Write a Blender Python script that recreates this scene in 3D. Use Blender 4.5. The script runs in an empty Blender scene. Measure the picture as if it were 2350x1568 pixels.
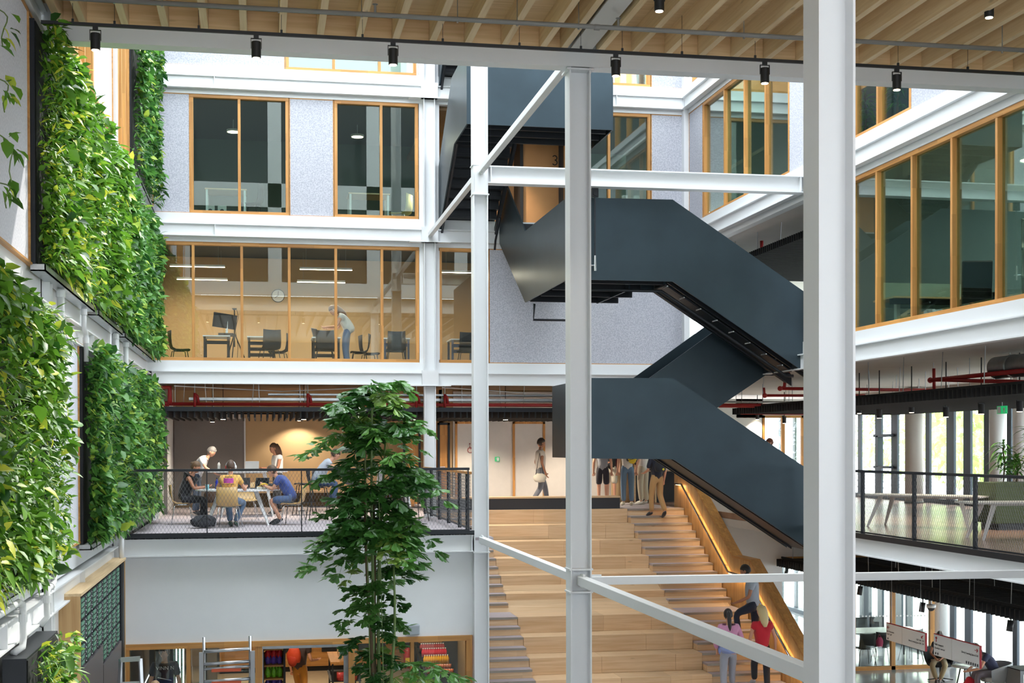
import bpy, bmesh, math, random
import numpy as np
from mathutils import Vector, Matrix
random.seed(7); RNG = np.random.default_rng(7)
SC = bpy.context.scene
COL = SC.collection
# ---------------------------------------------------------------- camera (level 1 gallery, z = 0 is the level 1 floor)
F, PX, PY = 3139.87, 1189.02, 1060.06
def _rot(yaw, pitch, roll):
    cy, sy = math.cos(yaw), math.sin(yaw)
    fwd = np.array([sy, cy, 0.]); rt = np.array([cy, -sy, 0.]); dn = np.array([0., 0., -1.])
    f2 = math.cos(pitch)*fwd - math.sin(pitch)*dn; d2 = math.cos(pitch)*dn + math.sin(pitch)*fwd
    r3 = math.cos(roll)*rt + math.sin(roll)*d2; d3 = math.cos(roll)*d2 - math.sin(roll)*rt
    return np.stack([r3, d3, f2])
CM = _rot(.186576, -.009826, .002432)
CAM = np.array([0., 0., 1.5])
cd = bpy.data.cameras.new('camera'); cam = bpy.data.objects.new('camera', cd); COL.objects.link(cam)
cd.sensor_width = 36.0; cd.sensor_fit = 'HORIZONTAL'; cd.lens = F/2350*36
cd.shift_x = -(PX-1175)/2350; cd.shift_y = (PY-784)/2350
cd.clip_start = .05; cd.clip_end = 500
mw = Matrix(((CM[0][0], -CM[1][0], -CM[2][0], 0), (CM[0][1], -CM[1][1], -CM[2][1], 0), (CM[0][2], -CM[1][2], -CM[2][2], 1.5), (0, 0, 0, 1)))
cam.matrix_world = mw
SC.camera = cam
# ---------------------------------------------------------------- sky, sun, exposure
W = bpy.data.worlds.new('sky'); SC.world = W; W.use_nodes = True
wn = W.node_tree.nodes; bg = wn['Background']
bg.inputs[0].default_value = (.86, .93, 1.0, 1); bg.inputs[1].default_value = 6.4
sd = bpy.data.lights.new('sun', 'SUN'); sd.energy = 3.6; sd.angle = math.radians(1.2); sd.color = (1, .95, .87)
sun = bpy.data.objects.new('sun', sd); COL.objects.link(sun)
sun.rotation_euler = Vector((-.9, -1.0, -1.2)).to_track_quat('-Z', 'Y').to_euler()
vs = SC.view_settings; vs.view_transform = 'Standard'; vs.look = 'None'; vs.gamma = 1; vs.exposure = 0.18
# ---------------------------------------------------------------- measuring helpers
def ray(x, y):
    return CM.T @ np.array([(x-PX)/F, (y-PY)/F, 1.])
def onY(x, y, Y): d = ray(x, y); return Vector(CAM + d*(Y/d[1]))
def onX(x, y, X): d = ray(x, y); return Vector(CAM + d*(X/d[0]))
def onZ(x, y, Z): d = ray(x, y); return Vector(CAM + d*((Z-1.5)/d[2]))
# ---------------------------------------------------------------- mesh helpers
class MB:
    def __init__(s): s.v = []; s.f = []; s.m = []; s.mi = 0
    def add(s, vs, fs):
        b = len(s.v); s.v += [tuple(p) for p in vs]
        for f in fs: s.f.append(tuple(i+b for i in f)); s.m.append(s.mi)
        return s
    def box(s, x0, x1, y0, y1, z0, z1):
        v = [(x0,y0,z0),(x1,y0,z0),(x1,y1,z0),(x0,y1,z0),(x0,y0,z1),(x1,y0,z1),(x1,y1,z1),(x0,y1,z1)]
        return s.add(v, [(0,3,2,1),(4,5,6,7),(0,1,5,4),(1,2,6,5),(2,3,7,6),(3,0,4,7)])
    def obox(s, c, ax, ay, az):
        c = Vector(c); ax = Vector(ax); ay = Vector(ay); az = Vector(az)
        v = [c+ax*i+ay*j+az*k for k in (-1,1) for i, j in ((-1,-1),(1,-1),(1,1),(-1,1))]
        return s.add(v, [(0,3,2,1),(4,5,6,7),(0,1,5,4),(1,2,6,5),(2,3,7,6),(3,0,4,7)])
    def bar(s, p, q, w, h, up=(0,0,1)):
        p = Vector(p); q = Vector(q); d = (q-p); L = d.length; d = d/L; up = Vector(up)
        r = d.cross(up)
        if r.length < 1e-4: r = d.cross(Vector((1,0,0)))
        r.normalize(); u = r.cross(d)
        return s.obox((p+q)/2, d*L/2, r*w/2, u*h/2)
    def ext(s, pts, vec):
        vec = Vector(vec); n = len(pts); P = [Vector(p) for p in pts]
        nn = Vector((0,0,0))
        for i in range(n): nn += (P[i]-P[0]).cross(P[(i+1)%n]-P[0])
        if nn.dot(vec) > 0: P.reverse()
        v = P+[p+vec for p in P]
        fs = [tuple(range(n)), tuple(range(2*n-1, n-1, -1))]
        for i in range(n): j = (i+1) % n; fs.append((i, n+i, n+j, j))
        return s.add(v, fs)
    def tube(s, pts, r, n=8, cap=True):
        P = [Vector(p) for p in pts]; rs = r if isinstance(r, (list, tuple)) else [r]*len(P)
        vs = []; fs = []; ref = None
        for i, p in enumerate(P):
            t = (P[min(i+1, len(P)-1)]-P[max(i-1, 0)]).normalized()
            if ref is None:
                ref = t.cross(Vector((0,0,1)))
                if ref.length < .05: ref = t.cross(Vector((1,0,0)))
            a = (ref - t*ref.dot(t)).normalized(); b = t.cross(a); ref = a
            for k in range(n):
                an = 2*math.pi*k/n; vs.append(p+(a*math.cos(an)+b*math.sin(an))*rs[i])
        for i in range(len(P)-1):
            for k in range(n):
                k2 = (k+1) % n; fs.append((i*n+k, i*n+k2, (i+1)*n+k2, (i+1)*n+k))
        if cap:
            fs.append(tuple(range(n-1, -1, -1))); fs.append(tuple(range((len(P)-1)*n, len(P)*n)))
        return s.add(vs, fs)
    def cyl(s, p, q, r0, r1=None, n=14): return s.tube([p, q], [r0, r0 if r1 is None else r1], n)
    def ball(s, c, rx, ry=None, rz=None, nu=12, nv=8, fn=None):
        ry = rx if ry is None else ry; rz = rx if rz is None else rz; c = Vector(c); vs = []; fs = []
        for j in range(nv+1):
            th = math.pi*j/nv
            for i in range(nu):
                ph = 2*math.pi*i/nu; u = Vector((math.sin(th)*math.cos(ph), math.sin(th)*math.sin(ph), math.cos(th)))
                w = Vector((u.x*rx, u.y*ry, u.z*rz))
                if fn: w = fn(u, w)
                vs.append(c+w)
        for j in range(nv):
            for i in range(nu):
                i2 = (i+1) % nu; a, b, d, e = j*nu+i, j*nu+i2, (j+1)*nu+i2, (j+1)*nu+i
                if j == 0: fs.append((a, e, d))
                elif j == nv-1: fs.append((a, e, b))
                else: fs.append((a, e, d, b))
        return s.add(vs, fs)
    def xf(s, M, k=0):
        s.v = s.v[:k]+[tuple(M @ Vector(p)) for p in s.v[k:]]; return s
    def mesh(s, name, mats):
        me = bpy.data.meshes.new(name); me.from_pydata(s.v, [], s.f)
        for m in (mats if isinstance(mats, (list, tuple)) else [mats]): me.materials.append(m)
        if any(s.m): me.polygons.foreach_set('material_index', s.m)
        me.update(); return me
    def build(s, name, mat, parent=None, smooth=False, bevel=0, **k):
        me = s.mesh(name, mat); return link(name, me, parent, smooth, bevel, **k)
def props(o, label=None, cat=None, group=None, kind=None):
    if label: o['label'] = label
    if cat: o['category'] = cat
    if group: o['group'] = group
    if kind: o['kind'] = kind
    return o
def link(name, me, parent=None, smooth=False, bevel=0, **k):
    o = bpy.data.objects.new(name, me); COL.objects.link(o)
    if parent is not None:
        o.parent = parent
        if parent.get('_w'):
            o.matrix_parent_inverse = Matrix.Translation(-Vector(parent['_w']))
    if smooth: me.shade_auto(smooth) if hasattr(me, 'shade_auto') else me.polygons.foreach_set('use_smooth', [True]*len(me.polygons))
    if bevel:
        b = o.modifiers.new('edge', 'BEVEL'); b.width = bevel; b.segments = 2; b.limit_method = 'ANGLE'
    return props(o, **k)
def thing(name, label, cat, loc=(0,0,0), rz=0, group=None, world=False, kind=None):
    """an Empty at the base of a thing; world=True when its parts are written in room coordinates"""
    o = bpy.data.objects.new(name, None); COL.objects.link(o); o.empty_display_size = .1
    o.location = loc; o.rotation_euler = (0, 0, rz)
    if world: o['_w'] = list(loc)
    return props(o, label, cat, group, kind)
def dup(root, loc=None, rz=None, **k):
    def cp(o, par):
        c = o.copy(); COL.objects.link(c); c.parent = par
        for ch in [x for x in ALLCH.get(o.name, o.children)]: cp(ch, c)
        return c
    r = cp(root, None)
    if loc is not None: r.location = loc
    if rz is not None: r.rotation_euler = (0, 0, rz)
    return props(r, **k)
ALLCH = {}
def lamp(kind, name, loc, energy, col=(1,.86,.68), parent=None, **k):
    l = bpy.data.lights.new(name, kind); l.energy = energy; l.color = col
    for a, b in k.items():
        if a != 'aim': setattr(l, a, b)
    o = bpy.data.objects.new(name, l); COL.objects.link(o); o.location = loc
    if parent is not None:
        o.parent = parent
        if parent.get('_w'): o.matrix_parent_inverse = Matrix.Translation(-Vector(parent['_w']))
    if 'aim' in k: o.rotation_euler = Vector(k['aim']).to_track_quat('-Z', 'Y').to_euler()
    return o
# ---------------------------------------------------------------- materials
MT = {}
def srgb(*c):
    return tuple(((x/255)/12.92 if x/255 <= .04045 else ((x/255+.055)/1.055)**2.4) for x in c)
def nodes(name):
    m = bpy.data.materials.new(name); m.use_nodes = True; nt = m.node_tree
    return m, nt, nt.nodes['Principled BSDF'], nt.nodes['Material Output']
def plain(name, c, rough=.5, metal=0, spec=.5, noise=0, nscale=8, bump=0, bscale=60, coat=0, emit=None, estr=1, alpha=1, sheen=0):
    m, nt, b, out = nodes(name); N = nt.nodes; L = nt.links
    b.inputs['Base Color'].default_value = (*c, 1); b.inputs['Roughness'].default_value = rough; b.inputs['Metallic'].default_value = metal
    b.inputs['Specular IOR Level'].default_value = spec; b.inputs['Coat Weight'].default_value = coat
    if sheen: b.inputs['Sheen Weight'].default_value = sheen
    if noise or bump:
        tc = N.new('ShaderNodeTexCoord')
    if noise:
        n = N.new('ShaderNodeTexNoise'); n.inputs['Scale'].default_value = nscale; n.inputs['Detail'].default_value = 4
        L.new(tc.outputs['Object'], n.inputs['Vector'])
        r = N.new('ShaderNodeMapRange'); r.inputs[1].default_value = .3; r.inputs[2].default_value = .7
        r.inputs[3].default_value = 1-noise; r.inputs[4].default_value = 1+noise; L.new(n.outputs['Fac'], r.inputs[0])
        h = N.new('ShaderNodeHueSaturation'); h.inputs['Color'].default_value = (*c, 1); L.new(r.outputs[0], h.inputs['Value']); L.new(h.outputs[0], b.inputs['Base Color'])
    if bump:
        n2 = N.new('ShaderNodeTexNoise'); n2.inputs['Scale'].default_value = bscale; L.new(tc.outputs['Object'], n2.inputs['Vector'])
        bp = N.new('ShaderNodeBump'); bp.inputs['Strength'].default_value = bump; bp.inputs['Distance'].default_value = .01
        L.new(n2.outputs['Fac'], bp.inputs['Height']); L.new(bp.outputs[0], b.inputs['Normal'])
    if emit: b.inputs['Emission Color'].default_value = (*emit, 1); b.inputs['Emission Strength'].default_value = estr
    MT[name] = m; return m
def wood(name, c1, c2, axis='x', scale=1., rough=.5, lam=0, lamlen=1.1, lamw=.09, knots=0, var=.12):
    """grain runs along axis; lam > 0 gives glued lamellas whose tone differs board by board"""
    m, nt, b, out = nodes(name); N = nt.nodes; L = nt.links
    tc = N.new('ShaderNodeTexCoord'); mp = N.new('ShaderNodeMapping'); L.new(tc.outputs['Object'], mp.inputs['Vector'])
    s = {'x': (.6, 14, 14), 'y': (14, .6, 14), 'z': (14, 14, .6)}[axis]; mp.inputs['Scale'].default_value = [k*scale for k in s]
    n = N.new('ShaderNodeTexNoise'); n.inputs['Scale'].default_value = 1.6; n.inputs['Detail'].default_value = 6; n.inputs['Distortion'].default_value = .6
    L.new(mp.outputs[0], n.inputs['Vector'])
    cr = N.new('ShaderNodeValToRGB'); cr.color_ramp.elements[0].position = .28; cr.color_ramp.elements[1].position = .72
    cr.color_ramp.elements[0].color = (*c2, 1); cr.color_ramp.elements[1].color = (*c1, 1); L.new(n.outputs['Fac'], cr.inputs[0])
    last = cr.outputs[0]
    if lam:
        m2 = N.new('ShaderNodeMapping'); L.new(tc.outputs['Object'], m2.inputs['Vector'])
        q = {'x': (1/lamlen, 1/lamw, 1/lamw), 'y': (1/lamw, 1/lamlen, 1/lamw), 'z': (1/lamw, 1/lamw, 1/lamlen)}[axis]
        m2.inputs['Scale'].default_value = q
        fl = N.new('ShaderNodeVectorMath'); fl.operation = 'FLOOR'; L.new(m2.outputs[0], fl.inputs[0])
        wnz = N.new('ShaderNodeTexWhiteNoise'); L.new(fl.outputs[0], wnz.inputs['Vector'])
        r = N.new('ShaderNodeMapRange'); r.inputs[3].default_value = 1-lam; r.inputs[4].default_value = 1+lam*.8; L.new(wnz.outputs['Value'], r.inputs[0])
        h = N.new('ShaderNodeHueSaturation'); L.new(last, h.inputs['Color']); L.new(r.outputs[0], h.inputs['Value']); last = h.outputs[0]
    oi = N.new('ShaderNodeObjectInfo'); r2 = N.new('ShaderNodeMapRange'); r2.inputs[3].default_value = 1-var; r2.inputs[4].default_value = 1+var*.7; L.new(oi.outputs['Random'], r2.inputs[0])
    h2 = N.new('ShaderNodeHueSaturation'); L.new(last, h2.inputs['Color']); L.new(r2.outputs[0], h2.inputs['Value']); last = h2.outputs[0]
    if knots:
        m3 = N.new('ShaderNodeMapping'); L.new(tc.outputs['Object'], m3.inputs['Vector'])
        m3.inputs['Scale'].default_value = {'x': (1.2, 4, 4), 'y': (4, 1.2, 4), 'z': (4, 4, 1.2)}[axis]
        vo = N.new('ShaderNodeTexVoronoi'); vo.inputs['Scale'].default_value = 1.; L.new(m3.outputs[0], vo.inputs['Vector'])
        lt = N.new('ShaderNodeMapRange'); lt.inputs[1].default_value = .03; lt.inputs[2].default_value = .1; lt.inputs[3].default_value = knots; lt.inputs[4].default_value = 0; L.new(vo.outputs['Distance'], lt.inputs[0])
        mx = N.new('ShaderNodeMix'); mx.data_type = 'RGBA'; mx.inputs['B'].default_value = (*[k*.35 for k in c2], 1); L.new(lt.outputs[0], mx.inputs['Factor']); L.new(last, mx.inputs['A']); last = mx.outputs['Result']
    L.new(last, b.inputs['Base Color']); b.inputs['Roughness'].default_value = rough
    bp = N.new('ShaderNodeBump'); bp.inputs['Strength'].default_value = .08; bp.inputs['Distance'].default_value = .01; L.new(n.outputs['Fac'], bp.inputs['Height']); L.new(bp.outputs[0], b.inputs['Normal'])
    MT[name] = m; return m
def felt(name, c, dark):
    m, nt, b, out = nodes(name); N = nt.nodes; L = nt.links
    tc = N.new('ShaderNodeTexCoord'); n = N.new('ShaderNodeTexNoise'); n.inputs['Scale'].default_value = 38; n.inputs['Detail'].default_value = 3; L.new(tc.outputs['Object'], n.inputs['Vector'])
    cr = N.new('ShaderNodeValToRGB'); cr.color_ramp.elements[0].position = .36; cr.color_ramp.elements[1].position = .64
    cr.color_ramp.elements[0].color = (*dark, 1); cr.color_ramp.elements[1].color = (*c, 1); L.new(n.outputs['Fac'], cr.inputs[0]); L.new(cr.outputs[0], b.inputs['Base Color'])
    b.inputs['Roughness'].default_value = .95; b.inputs['Specular IOR Level'].default_value = .1
    bp = N.new('ShaderNodeBump'); bp.inputs['Strength'].default_value = .2; bp.inputs['Distance'].default_value = .005; L.new(n.outputs['Fac'], bp.inputs['Height']); L.new(bp.outputs[0], b.inputs['Normal'])
    MT[name] = m; return m
def glass(name, tint, ior=1.52, gain=1.0):
    m = bpy.data.materials.new(name); m.use_nodes = True; nt = m.node_tree; N = nt.nodes; L = nt.links
    N.remove(N['Principled BSDF']); out = N['Material Output']
    t = N.new('ShaderNodeBsdfTransparent'); t.inputs[0].default_value = (*tint, 1)
    g = N.new('ShaderNodeBsdfGlossy'); g.inputs['Roughness'].default_value = .0; g.inputs[0].default_value = (.95, 1, .97, 1)
    fr = N.new('ShaderNodeFresnel'); ge = N.new('ShaderNodeNewGeometry')     # thin pane: the same index on both faces
    mi = N.new('ShaderNodeMath'); mi.operation = 'MULTIPLY_ADD'; mi.inputs[1].default_value = 1/ior-ior; mi.inputs[2].default_value = ior
    L.new(ge.outputs['Backfacing'], mi.inputs[0]); L.new(mi.outputs[0], fr.inputs[0])
    ma = N.new('ShaderNodeMath'); ma.operation = 'MULTIPLY'; ma.inputs[1].default_value = gain; ma.use_clamp = True; L.new(fr.outputs[0], ma.inputs[0])
    mx = N.new('ShaderNodeMixShader'); L.new(ma.outputs[0], mx.inputs[0]); L.new(t.outputs[0], mx.inputs[1]); L.new(g.outputs[0], mx.inputs[2]); L.new(mx.outputs[0], out.inputs[0])
    MT[name] = m; return m
def leafmat(name, base, hi, yellow, rough=.47, trans=.3):
    """leaf colour varies leaf by leaf: a 'tint' attribute on joined foliage, the object's random number on single leaves"""
    m, nt, b, out = nodes(name); N = nt.nodes; L = nt.links
    at = N.new('ShaderNodeAttribute'); at.attribute_name = 'tint'; oi = N.new('ShaderNodeObjectInfo')
    ad = N.new('ShaderNodeMath'); ad.operation = 'ADD'; L.new(at.outputs['Fac'], ad.inputs[0]); L.new(oi.outputs['Random'], ad.inputs[1])
    fr = N.new('ShaderNodeMath'); fr.operation = 'FRACT'; L.new(ad.outputs[0], fr.inputs[0])
    cr = N.new('ShaderNodeValToRGB'); e = cr.color_ramp.elements; e[0].position = 0; e[0].color = (*base, 1); e[1].position = .84; e[1].color = (*hi, 1)
    e2 = cr.color_ramp.elements.new(.95); e2.color = (*yellow, 1); L.new(fr.outputs[0], cr.inputs[0])
    L.new(cr.outputs[0], b.inputs['Base Color']); b.inputs['Roughness'].default_value = rough
    tr = N.new('ShaderNodeBsdfTranslucent'); L.new(cr.outputs[0], tr.inputs[0])
    mx = N.new('ShaderNodeMixShader'); mx.inputs[0].default_value = trans; L.new(b.outputs[0], mx.inputs[1]); L.new(tr.outputs[0], mx.inputs[2]); L.new(mx.outputs[0], out.inputs[0])
    MT[name] = m; return m
white = plain('white_steel', srgb(226, 228, 229), .38)
whitewall = plain('white_plaster', srgb(232, 234, 235), .8, noise=.02, nscale=2)
dullwhite = plain('white_soffit', srgb(205, 200, 194), .8, noise=.04, nscale=1.5)
greybeam = plain('grey_pipe_paint', srgb(128, 126, 122), .5)
feltm = felt('grey_felt', srgb(196, 197, 204), srgb(166, 168, 178))
feltw = felt('pale_felt', srgb(222, 222, 228), srgb(204, 205, 212))
oakz = wood('oak_upright', srgb(206, 152, 84), srgb(178, 120, 58), 'z', lam=.16, lamlen=.62)
oakx = wood('oak_along', srgb(206, 152, 84), srgb(178, 120, 58), 'x', lam=.16, lamlen=.62)
oaky = wood('oak_deep', srgb(206, 152, 84), srgb(178, 120, 58), 'y', lam=.16, lamlen=.62)
sprucey = wood('spruce_joist', srgb(232, 206, 164), srgb(212, 180, 134), 'y', knots=.5, var=.1)
sprucex = wood('spruce_board', srgb(226, 194, 148), srgb(202, 166, 118), 'x', knots=.5, var=.08)
benchx = wood('ash_bench', srgb(226, 196, 158), srgb(205, 168, 126), 'x', lam=.09, lamlen=1.7, lamw=.6, knots=.6, var=.1)
wallwood = wood('oak_wall_board', srgb(205, 160, 102), srgb(176, 130, 76), 'z', lam=.14, lamlen=9, lamw=.12)
boxwood = wood('plywood_box', srgb(214, 178, 126), srgb(190, 148, 96), 'z', knots=.8)
darkst = plain('dark_blue_steel', srgb(54, 67, 74), .36, metal=.65, noise=.12, nscale=1.2)
darkst.node_tree.nodes['Principled BSDF'].inputs['Anisotropic'].default_value = .3
blackst = plain('black_steel', srgb(34, 38, 44), .45, metal=.3)
baffm = plain('baffle_black', srgb(22, 23, 25), .8)
blackm = plain('black_plastic', srgb(26, 27, 29), .5)
charcoal = plain('charcoal', srgb(52, 53, 57), .8)
galv = plain('galvanised', srgb(170, 174, 176), .32, metal=.9, noise=.1, nscale=10)
chrome = plain('chrome', srgb(200, 203, 206), .18, metal=1)
alu = plain('aluminium', srgb(188, 190, 194), .3, metal=.95)
redp = plain('red_pipe', srgb(165, 34, 34), .4)
carpet = plain('lilac_carpet', srgb(176, 168, 172), .95, noise=.06, nscale=30, bump=.2, bscale=300)
concrete = plain('polished_concrete', srgb(150, 152, 155), .12, noise=.1, nscale=1.3)
parquet = plain('parquet_floor', srgb(150, 122, 106), .25, noise=.12, nscale=3)
tanwall = plain('tan_wall', srgb(196, 166, 124), .85, noise=.03, nscale=2)
orangewall = plain('oak_panel_wall', srgb(205, 150, 98), .8, noise=.05, nscale=2)
greywall = plain('grey_room_wall', srgb(112, 122, 118), .85)
darkwall = plain('dark_screen', srgb(128, 122, 118), .85, noise=.05, nscale=90)
ceilwood = plain('timber_soffit', srgb(150, 122, 92), .8, noise=.1, nscale=3)
glasst = glass('window_glass', (.93, .965, .945), gain=1.25)
glassg = glass('green_window_glass', (.78, .87, .83), gain=1.45)
glassc = glass('clear_glass', (.985, .99, .985))
slabm = plain('slab_carpet', srgb(92, 94, 92), .9)
lampm = plain('lamp_lens', (1, .9, .75), .5, emit=(1, .82, .58), estr=14)
linem = plain('linear_lamp', (1, .9, .75), .5, emit=(1, .80, .55), estr=9)
ledm = plain('stair_led', (1, .8, .5), .5, emit=(1, .66, .30), estr=6)
leafA = leafmat('leaf_green', srgb(34, 82, 26), srgb(120, 174, 54), srgb(214, 220, 74))
leafB = leafmat('leaf_deep', srgb(32, 80, 38), srgb(104, 162, 70), srgb(180, 204, 80))
palmm = leafmat('palm_leaf', srgb(44, 90, 38), srgb(94, 146, 66), srgb(140, 170, 80), rough=.28, trans=.25)
soil = plain('black_felt_backing', srgb(22, 24, 20), .95)
stemm = plain('green_cane', srgb(104, 128, 70), .5)
brownm = plain('brown_cane', srgb(88, 72, 48), .8)
# ================================================================ STRUCTURE
XL, XR, YB = -2.4, 10.1, 31.6            # left wall face, right facade plane, back facade plane
GZ = -4.08                               # ground floor
# ---- floors and slabs
MB().box(-2.7, 18.2, 8, 46, GZ-.3, GZ).build('floor', concrete, kind='structure')
def floor_l1():
    m = MB(); m.box(-2.35, 4.1, 24.12, 38.3, -.14, -.09); m.box(4.1, 10.3, 32.95, 41, -.12, 0)
    m.build('floor', carpet, kind='structure')
    m = MB(); m.box(10.2, 18.2, 6, 24.3, -.14, 0); m.box(10.66, 18.2, 24.3, 46, -.14, 0); m.build('floor', parquet, kind='structure')
    m = MB(); m.box(-2.35, 4.05, 24.25, 41, -.32, -.145); m.box(4.1, 18.2, 33.65, 46, -.32, -.145); m.box(10.66, 18.2, 6, 33.6, -.32, -.145); m.build('ceiling', dullwhite, kind='structure')
floor_l1()
def slabs():
    for z in (3.38, 6.69, 10.0):
        m = MB(); m.box(-2.6, 10.1, 31.75, 41, z-.22, z); m.box(10.25, 18.2, 6, 46, z-.22, z); m.build('floor', slabm, kind='structure')
    # timber soffit of the right wing seen from below
    m = MB(); m.box(10.3, 18.2, 6, 46, 3.12, 3.158); m.box(10.3, 18.2, 6, 46, 6.42, 6.465); m.build('ceiling', dullwhite, kind='structure')
    m = MB(); m.box(-2.35, 10.1, 31.8, 41, 3.1, 3.155); m.build('ceiling', ceilwood, kind='structure')
slabs()
# ---- outer shells
m = MB(); m.box(-3.4, -2.72, 6, 41, GZ, 14); m.build('wall_left', whitewall, kind='structure')
m = MB(); m.box(-3.4, 10.3, 41, 41.3, GZ, 14); m.build('wall_back', whitewall, kind='structure')
# unseen gallery and wall behind the photographer, openings sized to limit light from behind
m = MB(); m.box(-2.7, 10.3, -3.4, -3.0, GZ, .9); m.box(-2.7, 10.3, -3.4, -3.0, 5.6, 6.7)
for x in (-2.7, 1, 4.6, 8.2): m.box(x, x+.6, -3.4, -3.0, .9, 5.6)
m.build('wall_front', whitewall, kind='structure')
MB().box(10.1, 10.3, -3.4, 6, GZ, 6.7).build('wall_right', whitewall, kind='structure')
MB().box(-2.7, 4.2, -3, 3.0, -.3, 0).build('floor', carpet, kind='structure')
MB().box(-3.4, -2.72, -3.4, 6, GZ, 14).build('wall_left', whitewall, kind='structure')
MB().box(-3.4, 18.2, -3.4, 8, GZ-.3, GZ).build('floor', concrete, kind='structure')
# ---- steel columns (H sections, flanges facing left and right)
def hcol(Y, z0, z1, label, x0=3.735, x1=4.0, d=.27, mat=white):
    m = MB(); t = .018
    m.box(x0, x0+t, Y, Y+d, z0, z1); m.box(x1-t, x1, Y, Y+d, z0, z1); m.box(x0+t, x1-t, Y+d/2-.008, Y+d/2+.008, z0, z1)
    c = thing('steel_column', label, 'column', ((x0+x1)/2, Y+d/2, z0), world=True, group='white steel columns of the atrium row')
    m.build('shaft', mat, c)
    return c
def plates(c, items):
    m = MB()
    for b in items: m.box(*b)
    m.build('joint_plate', white, c)
cR = hcol(8.76, GZ, 6.6, 'widest white steel column, nearest the camera at right')
cC = hcol(16.33, GZ, 6.3, 'white steel column under the timber ceiling, in front of the dark staircase')
plates(cC, [(3.72, 4.015, 16.32, 16.61, -.28, -.26), (3.72, 4.015, 16.32, 16.61, .0, .02), (3.70, 4.03, 16.3, 16.62, 6.12, 6.14)])
cL = hcol(24.0, GZ, 14, 'slender white steel column at the right end of the balcony beam')
plates(cL, [(3.72, 4.02, 23.99, 24.28, 6.0, 6.02), (3.72, 4.02, 23.99, 24.28, 6.52, 6.54), (3.75, 3.985, 24.0, 24.02, 6.02, 6.52), (3.72, 4.02, 23.99, 24.28, -.36, -.34)])
cB = hcol(31.4, GZ, 14, 'white steel column built into the back facade', d=.22)
for z in (3.0, 6.31, 9.62):
    plates(cB, [(3.68, 4.06, 31.36, 31.5, z-.06, z+.30), (3.40, 4.35, 31.34, 31.6, z-.06, z-.04)])
# ---- tie beams
def tie(p, q, w, h, label, name='tie_beam'):
    c = thing(name, label, 'beam', tuple((Vector(p)+Vector(q))/2), world=True)
    m = MB(); m.bar(p, q, w, h); m.build('member', white, c, bevel=.006)
    d = (Vector(q)-Vector(p)).normalized(); m = MB()
    for s, e in ((p, 1), (q, -1)):
        b = Vector(s)+d*e*.06; m.obox(b, d*.09, (.012 if abs(d.y) > .5 else 0, .012 if abs(d.x) > .5 else 0, 0), (0, 0, h*.75))
    m.build('end_plate', white, c)
tie((3.87, 24.3, 6.42), (3.87, 31.4, 6.42), .10, .10, 'white tie beam between back facade column and slender column')
tie((3.87, 16.6, 6.40), (3.87, 24.0, 6.42), .10, .10, 'white tie beam from the timber ceiling edge to the slender column')
tie((3.87, 16.6, -.125), (3.87, 24.0, -.125), .11, .11, 'white tie beam from slender column down to middle column, at balcony height')
tie((3.87, 9.03, -.125), (3.87, 16.33, -.125), .11, .11, 'white tie beam from middle column to nearest column, crossing the wooden tribune')
tie((4.0, 16.45, -.14), (14, 16.45, -.19), .10, .10, 'white tie beam running right from middle column past the nearest column')
def ibeam(name, label, p, q, h, w, face, nst=(), cat='beam', par=None):
    """I section from p to q (bottom centre line), flange width w; nst = stiffener positions 0..1"""
    p = Vector(p); q = Vector(q); d = (q-p).normalized(); r = d.cross(Vector((0, 0, 1))); t = .02
    c = thing(name, label, cat, tuple((p+q)/2), world=True) if par is None else par
    m = MB(); L = (q-p).length; mid = (p+q)/2
    for z in (t/2, h-t/2): m.obox(mid+Vector((0, 0, z)), d*L/2, r*w/2, (0, 0, t/2))
    m.obox(mid+Vector((0, 0, h/2)), d*L/2, r*.008, (0, 0, h/2-t))
    m.build('profile', white, c)
    for f in nst:
        m = MB(); m.obox(p+(q-p)*f+Vector((0, 0, h/2)), d*.008, r*(w/2-.005), (0, 0, h/2-t)); m.build('stiffener', white, c)
    return c
b = ibeam('steel_beam', 'deep white beam carrying the staircase hanger rod', (4.0, 24.13, 6.215), (9.95, 24.13, 6.235), .31, .24, -1, (.01, .99))
# hanger rod of the stair
h = thing('hanger_rod', 'thin steel hanger rod with fork ends, fixed to dark stair panel', 'rod', (6.0, 24.2, 4.7), world=True)
MB().cyl((6.0, 24.2, 6.08), (6.0, 24.2, 4.95), .014).build('rod', blackst, h)
m = MB(); m.box(5.94, 6.06, 24.17, 24.23, 6.06, 6.22); m.cyl((6, 24.14, 6.12), (6, 24.26, 6.12), .04); m.build('fork', blackst, h)
m = MB(); m.cyl((6.0, 24.2, 4.72), (6.0, 24.2, 5.0), .026, .02); m.cyl((5.9, 24.2, 4.82), (6.02, 24.25, 4.82), .02); m.build('fork', chrome, h)
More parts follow.
